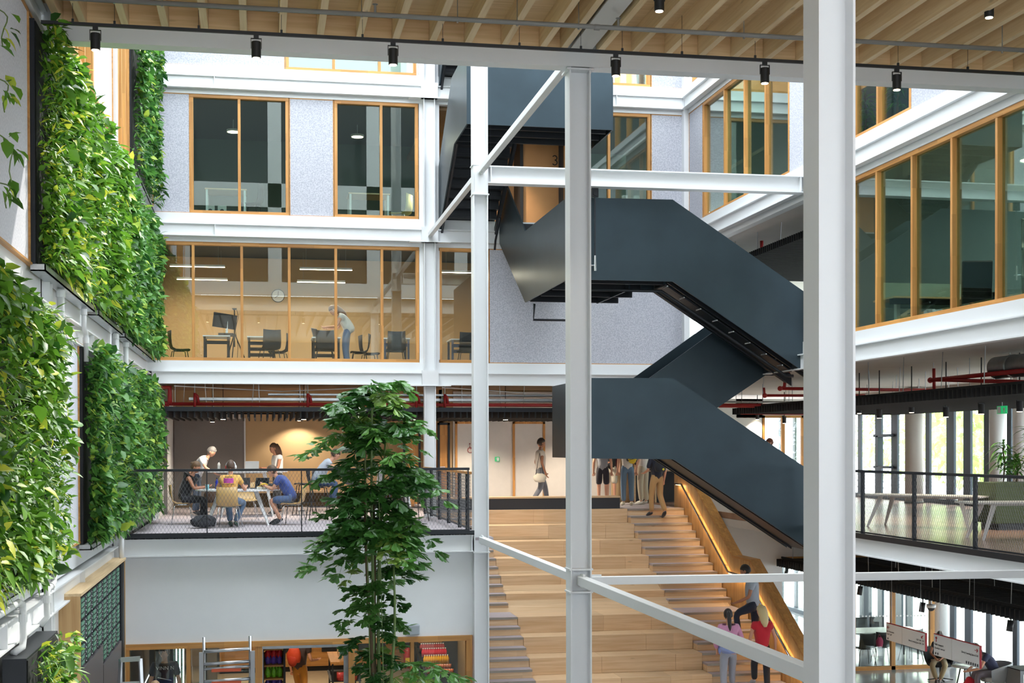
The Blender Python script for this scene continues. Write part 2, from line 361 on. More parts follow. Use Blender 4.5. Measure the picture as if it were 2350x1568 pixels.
# ---- timber ceiling over the foreground
def timber():
    ce = MB(); ce.box(-2.7, 14, -3.4, 16.5, 6.585, 6.64); ce = ce.build('ceiling', sprucex, kind='structure')
    xs = []; x = 3.62-.433*14
    ends = [190, 287, 379, 470, 559, 648, 735, 825, 908, 993, 1074, 1158, 1246, 1294]
    for e in ends: xs.append(onY(e, 60+.045*e, 16.2).x)
    xs = [-2.35+.14] + xs
    X = onY(1379, 126, 16.2).x
    while X < 13.5: xs.append(X); X += .425
    for x in xs:
        MB().box(x-.04, x+.04, 3.2, 16.28, 6.335, 6.585).build('joist', sprucey, ce)
    allx = sorted(xs)
    for a, b in zip(allx, allx[1:]):
        if 3.6 < a < 3.95: continue
        MB().box(a+.042, b-.042, 16.22, 16.29, 6.335, 6.583).build('blocking_board', sprucex, ce)
    m = MB(); m.box(-2.4, 14, 16.3, 16.52, 6.155, 6.33); m.box(-2.4, 14, 16.36, 16.40, 6.33, 6.62)
    m.build('trim_1', white, kind='structure')
    tb = thing('steel_beam', 'wide pale steel beam set flush between the ceiling joists', 'beam', (3.87, 10, 6.36), world=True)
    m = MB(); m.box(3.735, 4.0, 3.2, 16.29, 6.36, 6.38); m.box(3.84, 3.89, 3.2, 16.29, 6.38, 6.58); m.build('profile', dullwhite, tb)
    # sprinkler pipe
    sp = thing('sprinkler_pipe', 'grey sprinkler pipe hung under the timber joists', 'pipe', (3, 14.8, 6.15), world=True)
    p0, p1 = Vector((-2.6, 14.8, 6.165)), Vector((13, 14.8, 6.19)); MB().tube([p0, p1], .026, 10).build('pipe', greybeam, sp, smooth=True)
    for px in (262, 372, 640, 830, 1050, 1187, 1328, 1707, 2300):
        x = onY(px, 60, 14.8).x; m = MB(); m.cyl((x, 14.8, 6.16), (x, 14.8, 6.5), .006, n=6); m.cyl((x, 14.8, 6.135), (x, 14.8, 6.2), .012, n=6); m.build('hanger', galv, sp)
    for px in (861, 1419):
        x = onY(px, 40, 14.8).x; m = MB(); m.cyl((x, 14.8, 6.17), (x, 14.8, 6.26), .014); m.cyl((x, 14.8, 6.26), (x, 14.8, 6.28), .01); m.cyl((x, 14.8, 6.28), (x, 14.8, 6.286), .03); m.build('sprinkler_head', greybeam, sp)
    for px in (1370,):
        x = onY(px, 70, 14.8).x; MB().cyl((x-.03, 14.8, 6.17), (x+.03, 14.8, 6.17), .033).build('coupling', greybeam, sp)
    # track and spotlights
    tr = thing('lighting_track', 'long black lighting track hung below the timber ceiling edge', 'track', (3, 15.5, 6.1), world=True)
    MB().box(-2.3, 13.5, 15.485, 15.515, 6.095, 6.13).build('rail', blackm, tr)
    for px in (167, 263, 456, 646, 832, 1016, 1192, 1333, 1428, 1565, 1733, 2061, 2221):
        x = onY(px, 80, 15.5).x; m = MB(); m.cyl((x, 15.5, 6.13), (x, 15.5, 6.6), .003, n=5); m.box(x-.012, x+.012, 15.49, 15.51, 6.13, 6.165); m.build('wire_hanger', blackm, tr)
    def spot(x, y, z, label, group='spotlights on the timber ceiling track'):
        s = thing('track_spotlight', label, 'spotlight', (x, y, z), group=group)
        m = MB(); m.cyl((0, 0, -.255), (0, 0, -.075), .052, n=20); o = m.build('housing', blackm, s, bevel=.006)
        m = MB(); m.cyl((0, 0, -.262), (0, 0, -.256), .040, n=20); m.build('lens', lampm, o)
        m = MB(); m.box(-.06, -.054, -.012, .012, -.15, -.04); m.box(.054, .06, -.012, .012, -.15, -.04); m.box(-.06, .06, -.012, .012, -.045, -.038); m.build('yoke', blackm, s)
        m = MB(); m.box(-.028, .028, -.014, .014, -.035, 0.0); m.build('adapter', blackm, s)
        lamp('SPOT', 'beam', (0, 0, -.27), 60, parent=s, spot_size=1.0, spot_blend=.6, shadow_soft_size=.03)
    names = ['spotlight at the left end of the track, beside the living wall', 'spotlight second from left, in front of the high white beam', 'spotlight third from left, in front of the high wood window',
             'spotlight just right of the middle column head', 'spotlight left of the nearest column, before the corner windows', 'spotlight right of the nearest column, before the potted window']
    for px, n in zip((219, 588, 902, 1413, 1755, 2058), names):
        spot(onY(px, 100, 15.5).x, 15.5, 6.095, 'black cylinder '+n)
    for px, py, n in ((1513, -6, 'spotlight cut by the top edge of the picture'), (2270, 10, 'spotlight high at right among the timber joists')):
        q = onY(px, py, 14.0); spot(q.x, 14.0, q.z+.11, 'black cylinder '+n)
timber()
# upper floors of the building above the timber ceiling (they face the back facade)
m = MB(); m.box(-2.7, 18, 16.52, 16.7, 6.66, 7.1); m.box(-2.7, 18, 16.52, 16.7, 9.6, 10.4); m.box(-2.7, 18, 8, 16.7, 13.2, 13.5)
for x in (-2.7, .3, 3.6, 6.6, 9.9): m.box(x, x+.45, 16.52, 16.7, 7.1, 13.2)
m.build('wall_front', white, kind='structure')
MB().box(-2.7, 18, 16.6, 16.64, 7.1, 13.2).build('window_90', plain('dark_far_glazing', srgb(40, 48, 50), .08), kind='structure')
# ================================================================ FACADES
WN = [0]
def window(axis, plane, u0, u1, z0, z1, mulls=(), fw=.075, depth=.13, gl=None, panes=True, sgn=1, kind='structure'):
    """timber window in the plane axis='Y' (u = x) or axis='X' (u = y); its front face at plane, depth into the building"""
    WN[0] += 1; gl = gl or glassg
    def B(m, a, b, c, d, e, f):   # u range, depth range, z range
        if axis == 'Y': m.box(a, b, plane+c*sgn if sgn > 0 else plane-d, plane+d*sgn if sgn > 0 else plane-c, e, f)
        else: m.box(plane+c if sgn > 0 else plane-d, plane+d if sgn > 0 else plane-c, a, b, e, f)
        return m
    loc = ((u0+u1)/2, plane, z0) if axis == 'Y' else (plane, (u0+u1)/2, z0)
    r = thing('window_%d' % WN[0], None, None, loc, world=True, kind=kind)
    hz = oakx if axis == 'Y' else oaky
    B(MB(), u0, u1, 0, depth, z0, z0+fw).build('bottom_rail', hz, r, bevel=.004); B(MB(), u0, u1, 0, depth, z1-fw, z1).build('top_rail', hz, r, bevel=.004)
    us = [u0+fw/2]+list(mulls)+[u1-fw/2]
    for i, u in enumerate(us):
        w = fw if i in (0, len(us)-1) else fw*.82
        B(MB(), u-w/2, u+w/2, .004, depth-.004, z0+fw, z1-fw).build('stile' if i in (0, len(us)-1) else 'mullion', oakz, r, bevel=.004)
    for a, b in zip(us, us[1:]):
        B(MB(), a+fw*.4, b-fw*.4, depth*.62, depth*.62+.01, z0+fw*.9, z1-fw*.9).build('pane', gl, r)
    return r
LV = [(3.49, 6.165), (6.80, 9.48), (10.11, 12.8)]       # sill, head of the windows of levels 2..4
def xb(px, py=500): return onY(px, py, YB).x
wb = MB()                                               # back facade: fascias behind which the frames sit
for z in (3.25, 6.56, 9.87): wb.box(-2.6, 10.2, 31.54, 31.75, z, z+.24)
for z in (6.165, 9.48, 12.8): wb.box(-2.6, 10.2, 31.58, 31.75, z, z+.12)
wb.box(xb(962), 4.12, 31.6, 31.72, 3.49, 14)
wb = wb.build('wall_back', white, kind='structure')
def panel(x0, x1, z0, z1, mat=feltm):
    MB().box(x0+.02, x1-.02, 31.6, 31.7, z0+.02, z1-.02).build('felt_panel', mat, wb)
    m = MB(); m.box(x0, x1, 31.595, 31.69, z1-.02, z1); m.box(x0, x1, 31.595, 31.69, z0, z0+.02); m.box(x0, x0+.018, 31.595, 31.69, z0, z1); m.box(x1-.018, x1, 31.595, 31.69, z0, z1); m.build('panel_trim', oakx, wb)
# level 2
window('Y', YB, -2.3, xb(962, 700), *LV[0], mulls=[xb(p, 700) for p in (443.5, 555, 664, 771, 877)], gl=glasst)
window('Y', YB, xb(1007, 700), xb(1118, 700), *LV[0], gl=glasst)
panel(xb(1122, 700), xb(1568, 700), *LV[0])
# level 3
panel(-2.33, xb(436, 350), *LV[1]); window('Y', YB, xb(436, 350), xb(663, 350), *LV[1], mulls=[xb(549, 350)])
panel(xb(664, 350), xb(766, 350), *LV[1]); window('Y', YB, xb(767, 350), xb(960, 350), *LV[1], mulls=[xb(875, 350)])
window('Y', YB, xb(1296, 350), xb(1493, 350), *LV[1], mulls=[xb(1398, 350)]); panel(xb(1494, 350), xb(1567, 350), *LV[1])
# level 4
panel(-2.33, xb(654, 120), *LV[2]); window('Y', YB, xb(655, 120), xb(956, 150), *LV[2], mulls=[xb(766, 140), xb(871, 150)])
window('Y', YB, xb(1300, 170), xb(1493, 180), *LV[2], gl=glasst); panel(xb(1494, 180), xb(1567, 180), *LV[2])
m = MB()
for x in (9.98,): m.box(x, x+.13, 31.42, 31.6, 2.94, 14)
m.build('trim_2', white, kind='structure')
# back facade beams, one per floor
for z, n in ((2.965, 'second'), (6.275, 'third'), (9.585, 'fourth')):
    st = (.23,) if z > 3 else ()
    ibeam('facade_beam', 'white steel beam across the back facade at the %s floor, left bay' % n, (-2.36, 31.5, z), (3.7, 31.5, z), .285, .14, -1, st)
    if z < 5 or z > 9: 
        ibeam('facade_beam', 'white steel beam across the back facade at the %s floor, right bay' % n, (4.04, 31.5, z), (10.0, 31.5, z), .285, .14, -1, (.72,) if z > 5 else ())
    else: ibeam('facade_beam', 'white steel beam across the back facade at the third floor, right bay', (4.04, 31.5, z), (10.0, 31.5, z), .285, .14, -1, (.72,))
# ---- rooms behind the back facade
def rooms():
    m = MB(); m.box(-2.6, 6.6, 36.2, 36.3, 3.38, 6.45); m.build('wall_back', tanwall, kind='structure')
    m = MB(); m.box(-2.6, -2.42, 31.75, 36.2, 3.38, 6.45); m.box(6.0, 6.1, 31.75, 36.2, 3.38, 6.45); m.build('wall_left', tanwall, kind='structure')
    m = MB(); m.box(-2.6, 10.2, 37.5, 37.6, 6.69, 9.78); m.box(3.75, 4.0, 31.75, 33.0, 6.69, 9.78); m.box(-2.6, 4.0, 37.5, 37.6, 10, 13); m.build('wall_back', plain('office_dark', srgb(100, 116, 108), .85), kind='structure')
    # orange timber lobby behind the upper stair
    m = MB(); m.box(4.0, onY(1194, 450, 33.2).x, 34.0, 34.1, 6.69, 9.78); m.box(onY(1200, 450, 33.2).x, onY(1282, 400, 33.2).x, 33.2, 33.3, 6.69, 9.78); m.box(4.0, 7.2, 34.0, 34.1, 10, 13); m.box(7.2, 10.1, 34.2, 34.3, 10, 13); m.build('wall_back', orangewall, kind='structure')
    xq = onY(1282, 400, 33.2).x; MB().box(xq, xq+.1, 32.2, 33.3, 6.69, 9.78).build('wall_right', charcoal, kind='structure')
    MB().box(onY(1193, 450, 33.2).x, onY(1200, 450, 33.2).x, 33.15, 34.1, 6.69, 9.78).build('trim_3', blackm, kind='structure')
    m = MB(); m.box(4.0, 7.2, 31.8, 37.5, 9.4, 9.5); m.build('ceiling', ceilwood, kind='structure')
    t = thing('floor_number', 'black number 3 painted on the timber lobby wall', 'sign', tuple(onY(1273, 368, 33.18)), world=True); q3 = onY(1273, 368, 33.18)
    m = MB(); ang = lambda a, cx, cz, r: (cx+r*math.cos(math.radians(a)), 33.18, cz+r*math.sin(math.radians(a)))
    m.tube([ang(a, q3.x, q3.z+.06, .055) for a in range(150, -91, -20)], .012, 6); m.tube([ang(a, q3.x, q3.z-.055, .06) for a in range(90, -151, -20)], .012, 6); m.build('numeral', blackm, t)
    for (x, y, z, lab) in ((5.75, 32.75, 9.1, 'small ceiling spotlight lighting the timber lobby wall'), (4.05, 33.2, 8.3, 'small pendant spotlight seen left of the silver stair side')):
        s = thing('spotlight', lab, 'spotlight', (x, y, z)); hs = MB().cyl((0, 0, 0), (0, 0, .22), .07, n=18).build('housing', charcoal, s); MB().cyl((0, 0, -.006), (0, 0, 0), .055, n=18).build('lens', lampm, hs)
        MB().cyl((0, 0, .22), (0, 0, .4), .01, n=6).build('stem', blackm, s)
        lamp('SPOT', 'beam', (0, 0, -.02), 420, parent=s, spot_size=1.5, spot_blend=.7, shadow_soft_size=.05)
    # linear lamps of the study room
    for i, (px0, px1, py, Y, lab) in enumerate(((390, 516, 611, 33.2, 'upper left'), (406, 522, 641, 34.6, 'lower left'), (688, 808, 618, 33.2, 'upper middle'), (682, 792, 647, 34.6, 'lower middle'), (1010, 1100, 625, 33.4, 'right-hand'))):
        a = onY(px0, py, Y); b2 = onY(px1, py, Y); c = (a+b2)/2
        s = thing('linear_lamp', '%s glowing linear lamp hanging in the study room' % lab, 'lamp', (c.x, Y, a.z), world=True)
        MB().box(a.x, b2.x, Y-.03, Y+.03, a.z+.004, a.z+.05).build('housing', white, s); MB().box(a.x, b2.x, Y-.025, Y+.025, a.z-.008, a.z+.003).build('diffuser', linem, s)
        [MB().cyl((x, Y, a.z+.05), (x, Y, 6.4), .003, n=5).build('wire', galv, s) for x in (a.x+.15, b2.x-.15)]
        lamp('AREA', 'glow', (c.x, Y, a.z-.02), 42, parent=s, shape='RECTANGLE', size=b2.x-a.x, size_y=.1)
    s = thing('wall_clock', 'round white clock on the study room wall', 'clock', (.6, 36.15, 4.8), world=True)
    q = onY(638, 679, 36.15); m = MB(); m.cyl((q.x, 36.16, q.z), (q.x, 36.19, q.z), .17, n=28); m.build('rim', charcoal, s)
    MB().cyl((q.x, 36.15, q.z), (q.x, 36.16, q.z), .155, n=28).build('dial', white, s)
    m = MB(); m.bar((q.x, 36.145, q.z), (q.x-.07, 36.145, q.z-.05), .012, .006, (0, 1, 0)); m.bar((q.x, 36.145, q.z), (q.x+.01, 36.145, q.z+.12), .01, .006, (0, 1, 0)); m.build('hands', blackm, s)
    # added lamps to light the office floors behind glass
    for k, (x, y, z, e) in enumerate(((-.6, 34, 9.2, 26), (2.4, 34, 9.2, 26), (2.2, 34, 12.4, 40), (8.6, 33, 12.3, 90))):
        s = thing('added_ceiling_lamp', ('added round office ceiling lamp behind the left wood window', 'added round office ceiling lamp behind the middle wood window', 'added round ceiling lamp behind the top left window', 'added round ceiling lamp behind the top right window')[k], 'lamp', (x, y, z))
        hs = MB().cyl((0, 0, 0), (0, 0, .05), .16, n=20).build('housing', white, s); MB().cyl((0, 0, -.006), (0, 0, 0), .14, n=20).build('diffuser', linem, hs)
        MB().cyl((0, 0, .05), (0, 0, .3), .01, n=6).build('stem', white, s)
        lamp('AREA', 'glow', (0, 0, -.02), e, parent=s, shape='DISK', size=.3)
rooms()
# ---- right facade
wr = MB()
for z in (3.25, 6.56, 9.87): wr.box(10.04, 10.25, 6, 31.6, z, z+.24)
for z in (6.165, 9.48): wr.box(10.08, 10.25, 6, 31.6, z, z+.12)
wr.box(10.08, 10.2, 22.4, 24.15, 3.49, 6.2)
wr = wr.build('wall_right', white, kind='structure')
def rpanel(y0, y1, z0, z1):
    MB().box(10.1, 10.2, y0+.02, y1-.02, z0+.02, z1-.02).build('felt_panel', feltm, wr)
    m = MB(); m.box(10.095, 10.19, y0, y1, z1-.02, z1); m.box(10.095, 10.19, y0, y1, z0, z0+.02); m.box(10.095, 10.19, y0, y0+.018, z0, z1); m.box(10.095, 10.19, y1-.018, y1, z0, z1); m.build('panel_trim', oaky, wr)
def yr(px, py): return onX(px, py, XR).y
window('X', XR, 8.9, 22.4, *LV[0], mulls=[21.33-1.262*i for i in range(10)])
window('X', XR, yr(1811, 300), yr(1613, 400), *LV[1], mulls=[yr(p, 350) for p in (1661, 1707, 1755)])
rpanel(yr(1613, 400), 31.4, *LV[1]); rpanel(22.3, yr(1811, 300), *LV[1])
window('X', XR, yr(2090, 250), 22.3, *LV[1], mulls=[yr(2012, 280)]); rpanel(yr(2176, 200), yr(2090, 250), *LV[1]); window('X', XR, 9, yr(2177, 200), *LV[1], mulls=[17.6, 16.3, 15, 13.7])
window('X', XR, 25, 31.2, *LV[2], mulls=[26.3, 27.6, 28.9])
for z, n in ((2.965, 'second'), (6.275, 'third'), (9.585, 'fourth')):
    ibeam('facade_beam', 'white steel beam along the right facade at the %s floor' % n, (10.0, 6.2, z), (10.0, 31.4, z), .285, .14, 1)
ibeam('facade_beam', 'white steel edge beam under the right balcony railing', (10.12, 6.2, -.34), (10.12, 24.25, -.34), .30, .16, 1)
def rightroom():
    m = MB(); m.box(14.5, 14.6, 6, 22.5, 3.38, 6.42); m.box(10.3, 14.5, 24.12, 24.22, 3.38, 6.42); m.build('wall_right', greywall, kind='structure')
    m = MB(); m.box(14.5, 14.6, 6, 31.5, 6.69, 9.78); m.build('wall_right', greywall, kind='structure')
    m = MB(); m.box(10.25, 15, 46, 46.2, GZ, 13); m.build('wall_back', whitewall, kind='structure')
    m = MB(); m.box(10.25, 20, 5.8, 6, GZ, 13); m.build('wall_front', whitewall, kind='structure')
    for k, (x, y, z, e) in enumerate(((12.4, 20.5, 6.2, 110), (12.4, 15, 6.2, 110), (12.2, 27.5, 9.4, 110), (12.2, 19, 9.4, 110))):  # lamps added to brighten the rooms behind the right facade glass
        s = thing('added_ceiling_lamp', ('added round lamp in the second-floor office above the desk', 'added round lamp in the second-floor office at far right', 'added round lamp behind the corner windows of the third floor', 'added round lamp above the potted plants on the third floor')[k], 'lamp', (x, y, z))
        hs = MB().cyl((0, 0, 0), (0, 0, .05), .16, n=20).build('housing', white, s); MB().cyl((0, 0, -.006), (0, 0, 0), .14, n=20).build('diffuser', linem, hs)
        MB().cyl((0, 0, .05), (0, 0, .25), .01, n=6).build('stem', white, s)
        lamp('AREA', 'glow', (0, 0, -.02), e, parent=s, shape='DISK', size=.3)
rightroom()
# ================================================================ DARK STEEL STAIR
def stair():
    S = thing('steel_staircase', 'dark blue steel staircase zigzagging up between white columns', 'staircase', (7.5, 24.3, -.3), world=True)
    T = .03
    def plY(pts, Y, name='side_panel'): MB().ext([(x, Y, z) for x, z in pts], (0, T, 0)).build(name, darkst, S)
    def plX(pts, X, name='side_panel'): MB().ext([(X, y, z) for y, z in pts], (T, 0, 0)).build(name, darkst, S)
    def treadsX(x0, z0, x1, z1, ya, yb, n):
        for i in range(n):
            f0, f1 = i/n, (i+1)/n; xa = x0+(x1-x0)*f0; xc = x0+(x1-x0)*f1; z = z0+(z1-z0)*f1
            m = MB(); m.box(min(xa, xc), max(xa, xc), ya, yb, z-.05, z); m.box(xa-.01, xa+.01, ya, yb, z-(z1-z0)/n, z-.05); m.build('tread', blackst, S)
    def treadsY(y0, z0, y1, z1, xa, xb_, n):
        for i in range(n):
            ya = y0+(y1-y0)*i/n; yc = y0+(y1-y0)*(i+1)/n; z = z0+(z1-z0)*(i+1)/n
            m = MB(); m.box(xa, xb_, min(ya, yc), max(ya, yc), z-.05, z); m.box(xa, xb_, ya-.01, ya+.01, z-(z1-z0)/n, z-.05); m.build('tread', blackst, S)
    def stringerX(x0, z0, x1, z1, Y): MB().ext([(x0, Y, z0), (x1, Y, z1), (x1, Y, z1+.22), (x0, Y, z0+.22)], (0, .05, 0)).build('stringer', blackst, S)
    k = .642
    # flight level 1 -> 1.5 (rises to the left), landing, return
    plY([(5.95, 1.31), (7.5, 1.29), (10.28, 1.29-k*2.78), (10.28, 2.79-k*2.78), (7.5, 2.79), (5.95, 2.78)], 24.3)
    plY([(7.3, 1.31), (7.5, 1.30), (10.28, 1.30-k*2.78), (10.28, 2.79-k*2.78), (7.5, 2.79), (7.3, 2.79)], 25.7)
    plX([(24.33, 1.31), (27.7, 1.31), (27.7, 2.78), (24.33, 2.78)], 5.95)
    plY([(5.98, 1.31), (7.5, 1.31), (7.5, 2.78), (5.98, 2.78)], 27.7)
    MB().box(5.98, 7.5, 24.33, 27.7, 1.5, 1.62).build('landing', blackst, S)
    treadsX(10.2, -.02, 7.5, 1.62, 24.36, 25.68, 10); stringerX(10.3, -.5, 7.5, 1.3, 24.5); stringerX(10.3, -.5, 7.5, 1.3, 25.5)
    MB().ext([(7.5, 24.6, 1.34), (10.3, 24.6, -.46), (10.3, 24.6, -.43), (7.5, 24.6, 1.37)], (0, .9, 0)).build('soffit_plate', blackst, S)
    # flight 1.5 -> 2 (rises to the right, behind)
    plY([(7.45, 1.31), (9.98, 2.95), (10.28, 2.95), (10.28, 4.6), (10.05, 4.62), (7.45, 2.80)], 26.1)
    plY([(7.45, 1.31), (9.98, 2.95), (10.28, 2.95), (10.28, 4.6), (10.05, 4.62), (7.45, 2.80)], 27.68)
    treadsX(7.5, 1.62, 10.2, 3.38, 26.14, 27.66, 10)
    MB().ext([(7.5, 26.14, 1.36), (9.95, 26.14, 2.98), (9.95, 26.14, 3.01), (7.5, 26.14, 1.40)], (0, 1.5, 0)).build('soffit_plate', blackst, S)
    MB().box(9.95, 10.24, 24.33, 27.68, 3.0, 3.38).build('landing', blackst, S)
    # flight 2 -> 2.5 (rises to the left), landing, return panel and flight up to level 3
    plY([(5.5, 4.57), (7.5, 4.57), (10.28, 4.57-k*2.78), (10.28, 6.08-k*2.78), (7.5, 6.08), (5.5, 6.06)], 24.3)
    plY([(7.3, 4.57), (7.5, 4.57), (10.28, 4.57-k*2.78), (10.28, 6.08-k*2.78), (7.5, 6.08), (7.3, 6.08)], 25.75)
    treadsX(10.2, 3.38, 7.5, 4.87, 24.36, 25.72, 9); stringerX(10.3, 2.78, 7.5, 4.58, 24.62); stringerX(10.3, 2.72, 7.5, 4.52, 25.5)
    MB().ext([(7.5, 24.75, 4.55), (10.0, 24.75, 2.95), (10.0, 24.75, 2.98), (7.5, 24.75, 4.58)], (0, .75, 0)).build('soffit_plate', blackst, S)
    MB().box(5.53, 7.5, 24.33, 28.3, 4.74, 4.87).build('landing', blackst, S)
    [MB().box(5.6, 7.5, y, y+.06, 4.58, 4.74).build('landing_rib', blackst, S) for y in (24.9, 26, 27.1, 28.2)]
    plX([(24.33, 4.57), (28.3, 4.57), (31.42, 6.27), (31.42, 7.9), (31.1, 7.86), (28.3, 6.07), (24.33, 6.06)], 5.5)
    plX([(25.75, 4.57), (28.3, 4.57), (31.42, 6.27), (31.42, 7.9), (28.3, 6.1), (25.75, 6.1)], 7.05, 'inner_panel')
    treadsY(28.3, 4.87, 31.4, 6.69, 5.55, 7.03, 10)
    MB().ext([(5.55, 28.3, 4.6), (5.55, 31.4, 6.29), (5.55, 31.4, 6.32), (5.55, 28.3, 4.63)], (1.48, 0, 0)).build('soffit_plate', blackst, S)
    # flights 3 -> 3.5 and 4 -> 4.5 rise toward the viewer along the left, landing, return flight
    for dz in (0, 3.31):
        plX([(27.2, 8.0+dz), (29.0, 8.0+dz), (31.75, 6.4+dz), (31.75, 7.95+dz), (29.35, 9.5+dz), (27.2, 9.5+dz)], 4.1)
        treadsY(31.6, 6.69+dz, 29.0, 8.28+dz, 4.13, 5.42, 9)
        MB().ext([(5.40, 31.6, 6.42+dz), (5.40, 29.0, 8.0+dz), (5.40, 29.0, 8.2+dz), (5.40, 31.6, 6.62+dz)], (.06, 0, 0)).build('stringer', blackst, S)
        MB().ext([(4.14, 31.6, 6.42+dz), (4.14, 29.0, 8.0+dz), (4.14, 29.0, 8.2+dz), (4.14, 31.6, 6.62+dz)], (.05, 0, 0)).build('stringer', blackst, S)
        plY([(4.1, 8.0+dz), (7.1, 8.0+dz), (7.1, 9.5+dz), (4.1, 9.5+dz)], 27.17)
        MB().box(4.13, 7.1, 27.2, 29.0, 8.16+dz, 8.28+dz).build('landing', blackst, S)
        [MB().box(4.14, 7.08, y, y+.06, 8.02+dz, 8.16+dz).build('landing_rib', blackst, S) for y in (27.6, 28.2, 28.8)]
        plX([(27.2, 8.0+dz), (29.0, 8.0+dz), (31.6, 9.7+dz), (31.6, 11.2+dz), (29.0, 9.5+dz), (27.2, 9.5+dz)], 7.1, 'inner_panel')
        treadsY(29.0, 8.28+dz, 31.6, 10+dz, 5.6, 7.08, 9)
    # wooden handrails seen over the panels
    m = MB(); m.tube([(6.9, 29.9, 6.62), (6.9, 29.6, 6.62), (6.9, 29.0, 6.3)], .02, 8); m.build('handrail', brownm, S, smooth=True)
    m = MB(); m.tube([(5.62, 27.9, 4.5), (5.62, 28.0, 4.18), (6.6, 28.0, 4.18)], .025, 8); m.build('handrail', blackst, S, smooth=True); m = MB(); m.tube([(5.25, 29.9, 6.6), (5.25, 30.5, 6.2), (5.25, 30.6, 6.0)], .025, 8); m.build('handrail', blackst, S, smooth=True)
    # conduit under the front flight
    m = MB(); m.tube([(5.6, 24.55, 4.42), (7.35, 24.55, 4.42), (9.8, 24.55, 2.86), (9.95, 24.55, 2.86)], .03, 8); m.build('conduit', blackst, S, smooth=True)
    for i in range(8):
        m = MB(); m.box(7.4+i*.32, 7.42+i*.32, 24.34, 24.6, 4.48-i*.32*k, 4.50-i*.32*k); m.build('bracket', galv, S)
stair()
